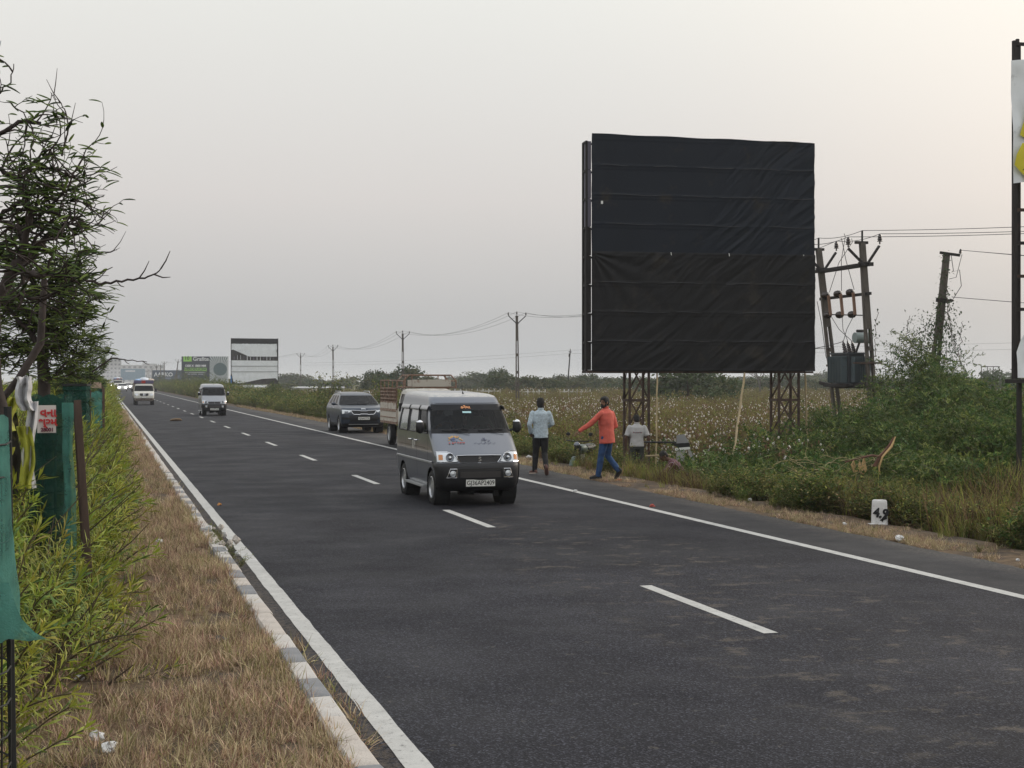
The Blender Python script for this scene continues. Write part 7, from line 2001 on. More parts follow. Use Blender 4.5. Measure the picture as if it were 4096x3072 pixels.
# torn banner wrapped on the branches
tb = thing('torn_banner', 'torn yellow and white banner rags hanging from a branch left of the poster', 'banner', (-.78, 11.75, 0), 0)
M_RAGW = mat('grey_white_rag', (.50, .50, .52), .75, var=.15, vscale=6, dirt=(.22, .20, .18), dscale=6, dthr=.57)
M_RAGY = mat('yellow_rag', (.36, .37, .05), .7, var=.2, vscale=6, dirt=(.15, .13, .05), dscale=6, dthr=.56)
M_RAGD = mat('dark_rag', (.045, .040, .032), .8, dirt=(.20, .17, .06), dscale=5, dthr=.55)
def rag(x0, x1, z0, z1, y, m, seed, name='rag', tw=.03, sl=0.0):
    mb = MB(); rows = []; rr = random.Random(seed); ph = rr.uniform(0, 6)
    for j in range(26):
        f = j / 25; z = z1 + (z0 - z1) * f; c = (x0 + x1) / 2 + .02 * math.sin(f * 5 + ph) + sl * f; w = (x1 - x0) / 2 * (1 + .25 * mnoise.noise(Vector((seed, f * 4, 0))))
        rows.append([(c + w * (-1 + 2 * i / 9), y + tw * math.sin(i * 1.25 + ph + f * 2) + .03 * mnoise.noise(Vector((i * .5, f * 5, seed))), z + .012 * mnoise.noise(Vector((i * 1.1, seed, f)))) for i in range(10)])
    mb.grid(rows); return mb.build(name, m, tb, 60)
rag(.14, .24, 1.28, 1.76, -.1, M_RAGY, 2, sl=.02); rag(.185, .27, 1.28, 1.95, -.06, M_RAGW, 3); rag(.10, .22, 1.88, 2.14, -.08, M_RAGW, 4, tw=.05, sl=.06)
rag(-.10, .0, 1.62, 1.84, .0, M_RAGY, 5); rag(-.02, .14, 1.20, 1.86, .08, M_RAGD, 6); rag(-.15, -.03, 1.40, 1.80, .10, M_RAGD, 7); rag(.02, .12, 1.72, 1.98, .02, M_RAGY, 8); rag(-.30, -.20, 1.3, 1.86, .05, M_RAGW, 9); rag(.03, .11, 1.35, 1.6, -.05, M_RAGY, 11)
mb = MB(); mb.tube([(-.28, 0, 1.62), (-.05, .02, 1.88), (.14, .0, 2.12), (.3, .05, 2.4), (.33, .05, 2.9)], [.022, .026, .03, .03, .025], 7); mb.build('support_branch', M_MBARK, tb, 60)
mb = MB(); mb.tube([(.0, .15, .0), (-.02, .15, 1.0), (.02, .12, 1.9)], [.03, .028, .02], 6); mb.build('support_branch', M_STAKE, tb, 60)

# ================================================================== PEOPLE
M_SKIN = mat('brown_skin', (.20, .105, .062), .6, spec=.3)
M_SKIND = mat('dark_skin', (.105, .055, .036), .6, spec=.3)
M_HAIR = mat('black_hair', (.010, .009, .009), .65, bump=.6, bscale=160)
M_EYE = mat('eye', (.02, .015, .012), .2)
def vox(o, size, smooth=6):
    """melt overlapping shapes into one continuous skin"""
    m = o.modifiers.new('r', 'REMESH'); m.mode = 'VOXEL'; m.voxel_size = size; m.use_smooth_shade = True
    s = o.modifiers.new('s', 'SMOOTH'); s.factor = .5; s.iterations = smooth
    bpy.context.view_layer.update()
    dg = bpy.context.evaluated_depsgraph_get(); me = bpy.data.meshes.new_from_object(o.evaluated_get(dg)); old = o.data; o.modifiers.clear(); o.data = me
    me.shade_smooth(); return o
def wrinkle(o, amp, sc, seed, sx=1.0):
    me = o.data; n = len(me.vertices); co = np.empty(n * 3, np.float32); me.vertices.foreach_get('co', co); no = np.empty(n * 3, np.float32); me.vertices.foreach_get('normal', no)
    co = co.reshape(-1, 3); no = no.reshape(-1, 3)
    for i in range(n):
        p = co[i]; d = mnoise.noise(Vector((p[0] * sc * .7, p[1] * sc * .7, p[2] * sc * 1.5 + seed))) + .6 * mnoise.noise(Vector((p[0] * sc * 2, p[1] * sc * 2, p[2] * sc * 3 + seed)))
        co[i] += no[i] * d * amp
    me.vertices.foreach_set('co', co.ravel()); me.update()
def etube(mb, pts, rad, n=14):
    """tube of elliptic rings: rad = (side, depth) per point; rings keep x as their side axis"""
    P = [Vector(p) for p in pts]; rows = []
    for i, p in enumerate(P):
        d = (P[min(i + 1, len(P) - 1)] - P[max(i - 1, 0)]).normalized(); x = Vector((1, 0, 0)); x = (x - d * x.dot(d)).normalized(); y = d.cross(x)
        rows.append([p + x * math.cos(2 * math.pi * k / n) * rad[i][0] + y * math.sin(2 * math.pi * k / n) * rad[i][1] for k in range(n)])
    mb.grid(rows, closed=True)
    k0 = len(mb.v) - n * len(rows); mb.f.append(tuple(k0 + k for k in range(n - 1, -1, -1))); mb.m.append(mb.cur)
    k1 = k0 + n * (len(rows) - 1); mb.f.append(tuple(k1 + k for k in range(n))); mb.m.append(mb.cur)
def limb(mb, a, b, c, ra, rb, rc, n=10):
    a, b, c = Vector(a), Vector(b), Vector(c)
    P = [a, a.lerp(b, .35), a.lerp(b, .7), b, b.lerp(c, .3), b.lerp(c, .7), c]
    mb.tube(P, [ra, ra * 1.02, (ra + rb * 2) / 3, rb, rb * .98, (rb + rc) / 2, rc], n); mb.blob(b, rb, n=8, m=6); mb.blob(a, ra, n=8, m=6)
def hand(mb, w, d, side, s=1.0, curl=.5, palm_n=(0, 1, 0)):
    """palm, four unequal bent fingers and a thumb; w wrist, d direction"""
    w = Vector(w); d = Vector(d).normalized(); n_ = Vector(palm_n); u = d.cross(n_); u = u.normalized() if u.length > .1 else Vector((1, 0, 0)); n_ = u.cross(d)
    etube(mb, [w, w + d * .03 * s, w + d * .085 * s], [(.024 * s, .017 * s), (.036 * s, .016 * s), (.040 * s, .014 * s)], 10)
    for k, (o, l) in enumerate(((-.030, .066), (-.010, .076), (.010, .072), (.030, .056))):
        b = w + d * .08 * s + u * o * s; e = (d + n_ * curl * .6).normalized(); m1 = b + e * l * .5 * s; e2 = (d * .6 + n_ * curl * 1.4).normalized()
        mb.tube([b - d * .01, m1, m1 + e2 * l * .5 * s], [.0095 * s, .0088 * s, .0075 * s], 6)
    t = w + d * .03 * s - u * .03 * s * side; mb.tube([t, t + (d * .6 - u * side).normalized() * .035 * s, t + (d - u * side * .5 + n_ * .5).normalized() * .06 * s], [.012 * s, .011 * s, .008 * s], 6)
def person(label, loc, rotz, J, shirt, trousers, shoe, sole=None, short=False, skin=None, hair='short', beard=False, hem=.80, scale=1.0, collar=None, headyaw=0.0, headtilt=0.0, flat=False, group=None):
    skin = skin or M_SKIN
    t = thing('person', label, 'person', loc, rotz, group); t.scale = (scale,) * 3
    g = lambda k: Vector(J[k])
    pel, chest, neck, hd = g('pelvis'), g('chest'), g('neck'), g('head')
    B = MB()
    # head group in its own turned frame
    HR = Matrix.Rotation(headyaw, 3, 'Z') @ Matrix.Rotation(headtilt, 3, 'X')
    def hp(x, y, z): return hd + HR @ Vector((x, y, z))
    def hb(c, r, n=14, m=10):
        k0 = len(B.v); B.blob((0, 0, 0), r, n=n, m=m)
        for i in range(k0, len(B.v)): B.v[i] = tuple(hp(*(Vector(B.v[i]) + Vector(c))))
    hb((0, -.008, .025), (.074, .092, .092)); hb((0, .022, -.035), (.060, .066, .072)); hb((0, .055, -.082), (.030, .026, .022))
    hb((0, .094, -.018), (.013, .020, .020), 8, 6); hb((0, .088, .004), (.011, .012, .026), 8, 6)
    for sx in (-1, 1): hb((sx * .076, -.005, -.012), (.010, .018, .030), 8, 6)
    hb((0, .080, -.056), (.024, .012, .010), 8, 6); hb((0, .078, .030), (.050, .014, .012), 8, 6)
    B.tube([neck - (hd - neck) * .25, neck, hp(0, -.01, -.06)], [.058, .054, .052], 12)
    etube(B, [pel, pel.lerp(chest, .5), chest, neck - Vector((0, 0, .03))], [(.15, .10), (.135, .10), (.165, .11), (.07, .06)])
    for s, sx in (('L', -1), ('R', 1)):
        limb(B, g('sh' + s), g('el' + s), g('wr' + s), .045, .037, .024); hand(B, g('wr' + s), g('hd' + s) - g('wr' + s), sx, 1.0, J.get('curl' + s, .5), J.get('pn' + s, (-sx, 0, 0)))
        limb(B, g('hip' + s), g('kn' + s), g('an' + s), .085, .055, .038); f = g('toe' + s) - g('an' + s); B.tube([g('an' + s), g('an' + s) + f * .5, g('toe' + s)], [.04, .035, .028], 8)
    vox(B.build('body', skin, t), .0105, 3)
    # shirt
    C = MB(); hz = hem; dn = (pel - chest).normalized(); low = chest + dn * (chest.z - hz) / max(.3, abs(dn.z)) if not J.get('seated') else pel + Vector((0, 0, -.03))
    wd, dp = J.get('girth', (.175, .125))
    etube(C, [low, low.lerp(chest, .3), low.lerp(chest, .6), chest, chest.lerp(neck, .55), chest.lerp(neck, .84), neck + (hd - neck) * .02], [(wd * 1.06, dp * 1.05), (wd * .98, dp), (wd * .94, dp * .97), (wd * 1.12, dp * 1.0), (wd * 1.10, dp * .90), (wd * .66, dp * .66), (.064, .060)], 20)
    for s in 'LR':
        a, b, c = g('sh' + s), g('el' + s), g('wr' + s)
        if short: P = [a, a.lerp(b, .4), a.lerp(b, .82)]; C.tube(P, [.058, .066, .071], 12); C.blob(a - Vector((0, 0, .012)), .060, n=10, m=8)
        else:
            P = [a, a.lerp(b, .5), b, b.lerp(c, .5), b.lerp(c, .97)]; C.tube(P, [.056, .060, .056, .049, .044], 12); C.blob(a - Vector((0, 0, .012)), .060, n=10, m=8); C.blob(b, .057, n=10, m=8)
    o = vox(C.build('shirt', shirt, t), .0125, 4); wrinkle(o, .007, 8, 3)
    if collar:
        mb = MB(); mb.lathe([(.066, -.02), (.068, .022), (.062, .024), (.060, -.018)], neck + Vector((0, 0, .02)), 18); mb.build('collar', collar, t, 60)
    # trousers
    C = MB(); etube(C, [pel + Vector((0, 0, .12)), pel + Vector((0, 0, .02)), pel + Vector((0, 0, -.09))], [(.150, .110), (.168, .125), (.150, .115)], 18)
    for s in 'LR':
        a, b, c = g('hip' + s), g('kn' + s), g('an' + s); e = b.lerp(c, 1.02)
        C.tube([a + Vector((0, 0, .02)), a.lerp(b, .4), b, b.lerp(c, .4), e], [.098, .090, .070, .066, .056], 12); C.blob(b, .070, n=10, m=8); C.blob(a, .096, n=10, m=8)
    o = vox(C.build('trousers', trousers, t), .0135, 4); wrinkle(o, .006, 9, 7)
    # shoes
    for s in 'LR':
        an, toe = g('an' + s), g('toe' + s); f = (toe - an); f2 = Vector((f.x, f.y, f.z)).normalized(); nrm = Vector(J.get('sn' + s, (0, 0, 1))); nrm = (nrm - f2 * nrm.dot(f2)).normalized(); x = f2.cross(nrm)
        heel = an - f2 * .075 - nrm * .045; tp = toe + f2 * .02; rows = []
        for i, (q, w, h) in enumerate(((0, .022, .05), (.08, .036, .085), (.3, .038, .088), (.5, .042, .068), (.75, .048, .052), (.93, .040, .042), (1, .020, .026))):
            c = heel.lerp(tp, q); rows.append([c + x * w * math.cos(a) + nrm * (h * .5 * math.sin(a) + h * .5) if math.sin(a) > -.2 else c + x * w * math.cos(a) for a in [2 * math.pi * k / 12 for k in range(12)]])
        mb = MB(); mb.grid(rows, closed=True); n = 12; mb.f.append(tuple(range(n - 1, -1, -1))); mb.m.append(0); mb.f.append(tuple(len(mb.v) - n + k for k in range(n))); mb.m.append(0); mb.tube([an + nrm * .02, an - nrm * .01], [.042, .046], 10); sh_o = mb.build('shoe', shoe, t, 60)
        mb = MB(); rr = []
        for q, w in ((0, .026), (.1, .038), (.35, .036), (.7, .050), (.92, .042), (1, .022)):
            c = heel.lerp(tp, q) - nrm * .004; rr.append([c + x * w + nrm * .008, c + x * w - nrm * .014, c - x * w - nrm * .014, c - x * w + nrm * .008])
        mb.grid(rr, closed=True); mb.build('sole', sole or shoe, sh_o, 40)
    # hair
    H = MB()
    def hh(c, r, n=16, m=10):
        k0 = len(H.v); H.blob((0, 0, 0), r, n=n, m=m)
        for i in range(k0, len(H.v)): H.v[i] = tuple(hp(*(Vector(H.v[i]) + Vector(c))))
    if hair == 'big':
        hh((0, -.022, .050), (.088, .094, .090)); hh((0, -.02, .10), (.078, .080, .045)); hh((0, -.055, -.01), (.076, .055, .075)); hh((.0, -.05, -.07), (.055, .035, .035))
    elif hair == 'mop':
        hh((0, -.012, .056), (.088, .100, .080)); hh((0, -.05, .0), (.080, .062, .080)); hh((.0, .040, .080), (.064, .045, .036)); hh((.06, .02, .03), (.024, .04, .05)); hh((-.06, .02, .03), (.024, .04, .05))
    else:
        hh((0, -.016, .045), (.081, .094, .082)); hh((0, -.05, -.005), (.073, .055, .072))
    o = vox(H.build('hair', M_HAIR, t), .010, 2); wrinkle(o, .005, 30, 1)
    if beard:
        H = MB(); hh((0, .050, -.078), (.052, .046, .040)); hh((0, .088, -.038), (.030, .016, .009), 10, 6)
        for sx in (-1, 1): hh((sx * .058, .018, -.05), (.014, .034, .045), 10, 6)
        o = vox(H.build('beard', M_HAIR, t), .008, 1)
    for sx in (-1, 1):
        H = MB(); H.blob(hp(sx * .030, .076, .006), (.009, .009, .006), n=8, m=5); H.build('eye', M_EYE, t); H = MB(); H.tube([hp(sx * .016, .088, .026), hp(sx * .032, .088, .030), hp(sx * .048, .076, .024)], .004, 5); H.build('eyebrow', M_HAIR, t)
    return t
BASE = dict(pelvis=(0, 0, .92), chest=(0, .0, 1.27), neck=(0, -.01, 1.46), head=(0, .015, 1.585),
    shL=(-.185, -.01, 1.395), elL=(-.235, -.03, 1.12), wrL=(-.235, .05, .87), hdL=(-.235, .07, .77), shR=(.185, -.01, 1.395), elR=(.235, -.03, 1.12), wrR=(.235, .05, .87), hdR=(.235, .07, .77),
    hipL=(-.09, 0, .88), knL=(-.095, .02, .48), anL=(-.095, -.01, .085), toeL=(-.11, .15, .04), hipR=(.09, 0, .88), knR=(.095, .02, .48), anR=(.095, -.01, .085), toeR=(.11, .15, .04))
def pose(**k): d = dict(BASE); d.update(k); return d
# man in the pale shirt walking away from us
M_SHIRTA = mat('pale_blue_white_shirt', (.42, .50, .55), .85, var=.35, vscale=26, bump=.3, bscale=60)
M_BLKT = mat('black_trousers', (.012, .012, .013), .85)
pa = person('man in a pale blue white shirt and black trousers walking away beside the minivan', (9.35, 30.7, 0), R(-10), pose(
    elL=(-.255, -.06, 1.13), wrL=(-.215, .06, .93), hdL=(-.18, .09, .84), curlL=.9, elR=(.26, .0, 1.15), wrR=(.20, .20, 1.08), hdR=(.15, .28, 1.14), curlR=1.1, pnR=(0, 0, 1),
    knL=(-.10, .07, .49), anL=(-.125, .10, .085), toeL=(-.20, .24, .045), knR=(.09, .02, .49), anR=(.10, -.24, .17), toeR=(.115, -.16, .035), snR=(0, -.8, .5), head=(.005, .02, 1.59)),
    M_SHIRTA, M_BLKT, mat('brown_shoe', (.11, .055, .045), .8), mat('pale_sole', (.42, .33, .28), .8), hair='big', beard=True, hem=.83, collar=M_SHIRTA, headyaw=R(-22), skin=M_SKIND, scale=1.0)
mb = MB(); mb.box((.155, .29, 1.17), (.012, .075, .15)); mb.build('phone', M_INK, pa)
# man in red looking back over his left shoulder, left arm stretched out
M_RED2 = mat('coral_red_shirt', (.55, .105, .075), .8, var=.12, vscale=9, bump=.25, bscale=50)
M_JEAN = mat('blue_jeans', (.022, .060, .155), .85, var=.45, vscale=7, bump=.3, bscale=120)
pb = person('bearded man in coral red shirt and jeans looking back, left arm held out', (10.22, 28.75, 0), R(44), pose(
    chest=(-.01, .02, 1.29), neck=(-.02, .02, 1.49), head=(-.045, .035, 1.615), shL=(-.19, .03, 1.40), elL=(-.31, .22, 1.18), wrL=(-.46, .42, 1.02), hdL=(-.52, .48, .95), curlL=.7, pnL=(0, 0, -1),
    shR=(.165, -.03, 1.40), elR=(.20, -.10, 1.13), wrR=(.06, .04, 1.0), hdR=(-.02, .10, .98), curlR=.9, pnR=(0, 1, 0), hipL=(-.085, 0, .90), hipR=(.085, 0, .90),
    knL=(-.09, .09, .50), anL=(-.085, .16, .085), toeL=(-.16, .30, .04), knR=(.11, .03, .50), anR=(.17, -.20, .185), toeR=(.185, -.11, .035), snR=(0, -.75, .6), girth=(.185, .155)),
    M_RED2, M_JEAN, mat('black_shoe', (.014, .013, .013), .7), mat('grey_sole', (.055, .05, .048), .8), hair='mop', beard=True, hem=.77, headyaw=R(78), collar=M_RED2, scale=1.02)
# man in the grey polo shirt
M_GREYT = mat('grey_marl_shirt', (.42, .41, .41), .85, var=.08, vscale=20, bump=.2, bscale=60)
M_OLIVE = mat('dark_olive_trousers', (.030, .033, .030), .85, var=.2, vscale=8)
pc_ = person('man in a grey short-sleeved shirt standing in weeds before the left hoarding leg', (12.62, 33.3, -.40), R(-12), pose(
    elL=(-.27, -.02, 1.12), wrL=(-.26, .10, .88), hdL=(-.24, .13, .78), elR=(.28, -.03, 1.12), wrR=(.31, .06, .87), hdR=(.32, .08, .77), head=(.0, .045, 1.57), neck=(0, .0, 1.46)),
    M_GREYT, M_OLIVE, mat('dusty_shoe', (.06, .05, .045), .8), short=True, skin=M_SKIND, hair='short', hem=.90, headtilt=R(-14), scale=.985, collar=M_GREYT)
mb = MB(); sc_ = random.Random(6)
for k in range(9): mb.box((-.105 + .026 * k, -.131 + abs(k - 4) * .0028, 1.255 + sc_.uniform(-.006, .006)), (.016, .004, sc_.uniform(.018, .036)), mi=k % 2)
mb.build('back_print', [mat('print_maroon', (.22, .05, .06), .7), mat('print_grey', (.10, .10, .12), .7)], pc_)
# crouching man
M_MAR = mat('maroon_striped_shirt', (.085, .018, .030), .85)
def striped(name, c1, c2, sc):
    m = mat(name, c1, .85); t = m.node_tree; b = t.nodes['Principled BSDF']; w = t.nodes.new('ShaderNodeTexWave'); w.inputs['Scale'].default_value = sc; w.bands_direction = 'X'; w.inputs['Distortion'].default_value = .6; tcn = t.nodes.new('ShaderNodeTexCoord'); t.links.new(tcn.outputs['Object'], w.inputs['Vector'])
    r = t.nodes.new('ShaderNodeMapRange'); r.inputs['From Min'].default_value = .93; r.inputs['From Max'].default_value = .98; t.links.new(w.outputs['Fac'], r.inputs[0]); mx_ = t.nodes.new('ShaderNodeMix'); mx_.data_type = 'RGBA'; t.links.new(r.outputs[0], mx_.inputs[0]); mx_.inputs[6].default_value = (*c1, 1); mx_.inputs[7].default_value = (*c2, 1); t.links.new(mx_.outputs[2], b.inputs['Base Color']); return m
pd = person('dark haired man in a maroon striped shirt crouching in the weeds', (12.42, 29.9, -.40), R(70), pose(
    pelvis=(0, -.10, .30), chest=(0, .16, .60), neck=(0, .30, .74), head=(0, .42, .82), shL=(-.18, .24, .68), elL=(-.25, .40, .46), wrL=(-.18, .60, .40), hdL=(-.16, .69, .36), shR=(.18, .24, .68), elR=(.25, .40, .46), wrR=(.18, .60, .40), hdR=(.16, .69, .36),
    hipL=(-.10, -.08, .28), knL=(-.17, .36, .46), anL=(-.14, .05, .085), toeL=(-.16, .21, .04), hipR=(.10, -.08, .28), knR=(.17, .36, .46), anR=(.14, .05, .085), toeR=(.16, .21, .04), seated=True, girth=(.165, .12)),
    striped('maroon_stripes', (.075, .016, .026), (.42, .34, .38), 9), M_OLIVE, mat('sandal', (.05, .035, .03), .8), hair='short', skin=M_SKIND, headtilt=R(-38), headyaw=R(20))
# driver and front passenger of the minivan
SEAT = pose(pelvis=(0, 0, .12), chest=(0, -.06, .46), neck=(0, -.07, .64), head=(0, -.045, .755), shL=(-.17, -.06, .58), elL=(-.24, .12, .36), wrL=(-.16, .32, .42), hdL=(-.12, .40, .46), shR=(.17, -.06, .58), elR=(.24, .12, .36), wrR=(.16, .32, .42), hdR=(.12, .40, .46),
    hipL=(-.09, .02, .10), knL=(-.13, .42, .14), anL=(-.13, .46, -.20), toeL=(-.13, .60, -.24), hipR=(.09, .02, .10), knR=(.13, .42, .14), anR=(.13, .46, -.20), toeR=(.13, .60, -.24), seated=True)
vl = van.location
person('driver behind the left of the minivan windscreen in a dim blue shirt', (vl.x - .34, vl.y + 1.50, .87), R(180), SEAT, mat('dim_blue_shirt', (.10, .14, .22), .85), M_BLKT, M_BLKT, skin=M_SKIN)
person('passenger behind the right of the minivan windscreen in a greenish shirt', (vl.x + .34, vl.y + 1.50, .85), R(180), SEAT, mat('greenish_shirt', (.30, .36, .24), .85), M_BLKT, M_BLKT, skin=M_SKIN)

# ================================================================== MOTORCYCLE IN THE WEEDS
def motorcycle(label, loc, rz, tank_m):
    t = thing('motorcycle', label, 'motorcycle', loc, rz)
    for y in (-.64, .64):
        mb = MB(); mb.lathe([(.25, -.03), (.285, -.04), (.305, 0), (.285, .04), (.25, .03), (.25, -.03)], n=26, axis='x'); w = mb.build('wheel', M_TYRE, t, 40, loc=(0, y, .305))
        mb = MB(); mb.lathe([(.25, -.02), (.24, 0), (.25, .02)], n=26, axis='x'); mb.cyl((0, 0, 0), .05, .09, 12, 'x')
        for k in range(12): a = k * math.pi / 6; mb.tube([(0, 0, 0), (0, math.cos(a) * .245, math.sin(a) * .245)], .004, 3)
        mb.build('rim', M_UNDER, w)
        mb = MB(); mb.grid([[(x, y + math.cos(a) * .33, .305 + math.sin(a) * .33) for x in (-.06, 0, .06)] for a in [R(20 + 14 * k) for k in range(11)]]); mb.build('mudguard', tank_m, t, 60)
    for sx in (-.07, .07): mb = MB(); mb.tube([(sx, -.64, .305), (sx, -.42, .88)], .02, 6); mb.build('fork', M_UNDER, t)
    mb = MB(); mb.blob((0, -.14, .80), (.13, .26, .12), n=14, m=9); mb.build('tank', tank_m, t, 60)
    mb = MB(); mb.tube([(0, .05, .80), (0, .35, .79), (0, .62, .82)], [.10, .13, .10], 12, sx=1.2); mb.build('seat', M_BLACKP, t, 60)
    mb = MB(); mb.tube([(0, -.40, .85), (0, -.1, .66), (0, .2, .60), (0, .6, .72)], .03, 8); mb.tube([(0, -.38, .8), (0, -.22, .35), (0, .15, .30), (0, .64, .305)], .025, 8); mb.build('frame', M_UNDER, t)
    mb = MB(); mb.box((0, -.05, .42), (.24, .32, .26)); mb.cyl((0, -.12, .58), .07, .16, 12, 'z'); mb.build('engine', M_SILVER, t)
    mb = MB(); mb.tube([(.12, -.1, .4), (.14, .1, .28), (.14, .75, .36)], [.025, .03, .045], 8); mb.build('exhaust', M_CHROME, t)
    mb = MB(); mb.tube([(-.36, -.30, 1.02), (-.2, -.40, 1.0), (.2, -.40, 1.0), (.36, -.30, 1.02)], .014, 6); mb.build('handlebar', M_BLACKP, t)
    mb = MB(); mb.blob((0, -.52, .90), (.09, .07, .09), n=12, m=8); mb.build('headlight', M_LENS, t, 60)
    for sx in (-.3, .3): mb = MB(); mb.tube([(sx * .8, -.36, 1.0), (sx, -.34, 1.16)], .006, 5); mb.blob((sx, -.34, 1.18), (.06, .012, .045), n=10, m=6); mb.build('mirror', M_BLACKP, t, 60)
    return t
motorcycle('silver-green motorcycle parked in the weeds half hidden behind the man in red', (11.75, 34.8, -.42), R(-38), mat('silver_green_tank', (.10, .13, .12), .5, .2))
sf = thing('flex_scrap', 'grey black and white scrap of hoarding sheet propped above the crouching man', 'plastic sheet', (12.95, 31.6, -.4))
sf.rotation_euler = (0, 0, R(-14))
hang([(.02, 1.22), (.20, 1.25), (.32, 1.05), (.02, 1.02)], 0, mat('grey_sheet', (.26, .26, .27), .6), 'sheet_panel', sf, 2, .04); hang([(-.10, 1.02), (.32, 1.05), (.34, .95), (.06, .92)], -.01, M_INK, 'sheet_panel', sf, 3, .03); hang([(-.02, .92), (.34, .95), (.34, .89), (-.02, .86)], -.01, M_TIE, 'sheet_panel', sf, 4, .02)
hang([(.02, .86), (.22, .88), (.20, .60), (.06, .52), (.02, .66)], 0, mat('pale_sheet', (.30, .295, .285), .6), 'sheet_panel', sf, 5, .04); hang([(.28, .88), (.36, .86), (.58, .35), (.48, .34)], 0, mat('grey_strip', (.30, .30, .29), .6), 'sheet_panel', sf, 6, .03)
for a, b, lb in ((P3(645, 442, 33.4), P3(676, 442.5, 32.6), 'dark level bar between the grey-shirted man and the sheet scrap'), (P3(646, 456, 33.0), P3(671, 455, 32.6), 'pale level bar low behind the bamboo pole')):
    pole_thing('horizontal_bar', lb, 'bar', a, b, .022, M_INK if 'dark' in lb else M_BAMBOO)

# ================================================================== MILESTONE AND LITTER
ms = thing('milestone', 'white painted kilometre stone with smeared black numbers at the grass edge', 'milestone', (11.08, 19.10, -.06), R(-14))
M_MS = mat('whitewash', (.66, .65, .64), .9, var=.08, vscale=12, dirt=(.34, .32, .31), dscale=9, dthr=.60, bump=.4, bscale=40)
mb = MB(); rows = []
for z, w, d in ((-.1, .115, .075), (0, .112, .072), (.34, .100, .062), (.385, .096, .058), (.40, .085, .048)):
    rows.append([(x, y, z) for x, y in ((-w + .012, -d), (w - .012, -d), (w, -d + .012), (w, d - .012), (w - .012, d), (-w + .012, d), (-w, d - .012), (-w, -d + .012))])
mb.grid(rows, closed=True); n = len(rows[0]); mb.f.append(tuple(len(mb.v) - n + k for k in range(n))); mb.m.append(0); mb.build('stone', M_MS, ms, 40)
mb = MB(); mb.box((-.06, -.10, .02), (.26, .12, .07)); mb.build('foot_slab', M_MS, ms)
text('4.9', .19, (.0, -.078, .20), (R(90 - 3), R(8), 0), M_INK, ms, 'painted_number', bold=.007)
mb = MB()
for pts_ in ([(-.05, .22), (-.03, .14), (.0, .11), (.05, .12), (.02, .07)], [(-.02, .09), (.03, .10), (.09, .12), (.085, .25), (.05, .17)], [(.0, .05), (.04, .045), (.035, .03), (.0, .035)]):
    P = [(x, -.0785 + .0125 * 0 + z * .018, z) for x, z in pts_]; mb.add(P, [tuple(range(len(P)))])
mb.build('paint_smear', M_INK, ms)
def crumple(name, label, cat, x, y, z, r, m, seed, flat=.45, group=None):
    rr = random.Random(seed); mb = MB(); mb.blob((0, 0, 0), (r, r * rr.uniform(.6, .9), r * flat), n=9, m=6, jit=.38, rnd=rr)
    o = mb.build(name, m, None, loc=(x, y, z), rot=(rr.uniform(-.2, .2), rr.uniform(-.2, .2), rr.uniform(0, 6))); return tag(o, label, cat, group)
def GP(px, py, z=0.0):
    d = Vector(((px - 512) / 1440, 1, -(py - 380.6) / 1440)); k = (2.11 - z) / -d.z; return (d.x * k) * ca + k * sa, -(d.x * k) * sa + k * ca
M_PLAS = mat('white_plastic', (.68, .68, .68), .5, dirt=(.5, .47, .42), dscale=12, dthr=.6, trans=.2)
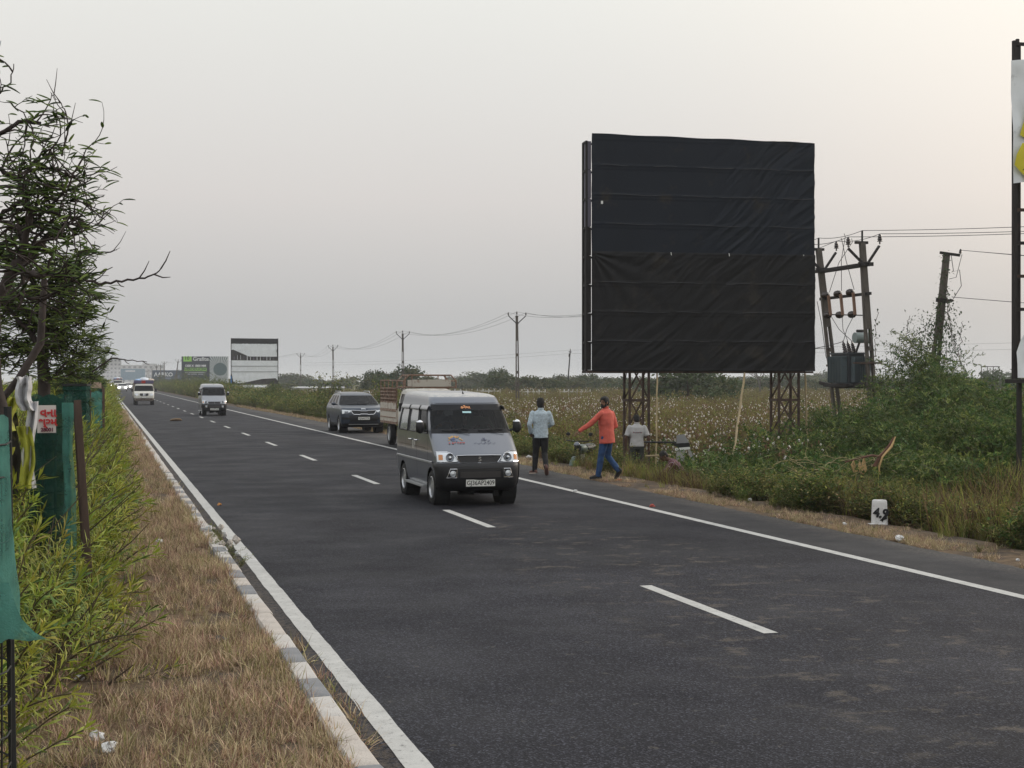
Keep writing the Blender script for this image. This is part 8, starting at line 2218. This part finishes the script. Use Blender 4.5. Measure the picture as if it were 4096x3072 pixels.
LT = [('crumpled_bag', 'white crumpled bag in the dry grass halfway to the kerb', 'litter', 160, 541, .14, .045, M_PLAS), ('cloth_scrap', 'grey-white cloth scrap in the dry grass at bottom left', 'litter', 97, 737, .13, .055, M_PLAS), ('cloth_scrap', 'white cloth scrap lowest in the dry grass, right of the grey-white one', 'litter', 109, 748, .13, .050, M_PLAS),
      ('plastic_scrap', 'pale blue plastic scrap in the dry grass beside the hedge', 'litter', 122, 625, .13, .030, mat('pale_blue_plastic', (.25, .34, .42), .5)), ('black_scrap', 'flat black scrap lying in the dry grass near the kerb', 'litter', 219, 640, .12, .075, M_INK), ('plastic_cup', 'white plastic litter by the hedge foot', 'litter', 79, 678, .13, .035, M_PLAS),
      ('plastic_bag', 'white plastic bag at the right edge of the shoulder beyond the milestone', 'litter', 900, 538.5, .03, .075, M_PLAS), ('plastic_scrap', 'white scrap in the verge grass left of the milestone', 'litter', 750, 500, .03, .060, M_PLAS), ('plastic_scrap', 'small white scrap on the verge below the crouching man', 'litter', 575, 491, .02, .05, M_PLAS),
      ('red_scrap', 'small reddish scrap on the right edge line', 'litter', 652, 506, .012, .055, mat('red_scrap', (.42, .09, .07), .7)), ('orange_scrap', 'small orange scrap on the tarmac beside the left edge line', 'litter', 219.5, 504.5, .012, .05, mat('orange_scrap', (.60, .27, .08), .7)), ('orange_scrap', 'orange dust heap behind the heel of the man in red', 'litter', 619, 480, .01, .07, mat('orange_dust', (.45, .14, .07), .9)),
      ('plastic_scrap', 'white scrap on the verge before the weeds near the walking man', 'litter', 529, 457, .02, .08, M_PLAS), ('paper_scrap', 'pale paper scrap near the foot of the milestone', 'litter', 845, 524, .02, .04, M_PLAS), ('plastic_scrap', 'tiny white scrap far right on the shoulder', 'litter', 1018, 560, .01, .03, M_PLAS)]
for i, (nm, lb, ct, px, py, z, r, m) in enumerate(LT):
    x, y = GP(px, py, z); crumple(nm, lb, ct, x, y, z, r, m, 50 + i, .3 if 'flat' in lb or 'dust' in lb else .5)
x, y = GP(176, 421); mb = MB(); rr = random.Random(2); mb.tube([(-.30, 0, .04), (-.2, .02, .06), (0, 0, .08), (.2, .02, .07), (.3, 0, .04)], [.03, .06, .08, .07, .03], 10, sx=1.3)
o = mb.build('brown_sack', mat('brown_jute', (.17, .115, .07), .9, var=.3, vscale=8), None, 60, loc=(x, y, .0)); tag(o, 'brown sack lying in the left lane ahead of the far vehicles', 'sack')
# kerb weeds with rubble half way up
kw = thing('kerb_rubble', 'small heap of rubble and weeds spilling over the kerb', 'rubble', (1.42, 18.6, 0)); rr = random.Random(31)
for k in range(16):
    mb = MB(); mb.blob((0, 0, 0), rr.uniform(.02, .055), n=6, m=4, jit=.3, rnd=rr); mb.build('rubble_piece', M_KCON if k % 3 else M_PLAS, kw, loc=(rr.uniform(-.12, .16), rr.uniform(-1.4, 1.4), .03 + .1 * (rr.random() < .4)))
pts = []; rot = []; scl = []; ix = []
for k in range(16):
    y = 18.6 + rng.normal(0, 1.0); put(1.36 + rng.normal(0, .06), y, .05, rng.uniform(.2, .45), rng.randint(0, 11), .5)
scatter('kerb_weeds', C_VERGE, pts, rot, scl, ix, 'small green weeds growing over the kerb')
pts = []; rot = []; scl = []; ix = []
for k in range(26): put(1.385 + rng.uniform(-.02, .1), rng.uniform(8, 11.5), .0, rng.uniform(.8, 1.6), rng.randint(0, 8), .7)
scatter('gap_straw', C_DRY, pts, rot, scl, ix, 'single straws leaning over the kerb')
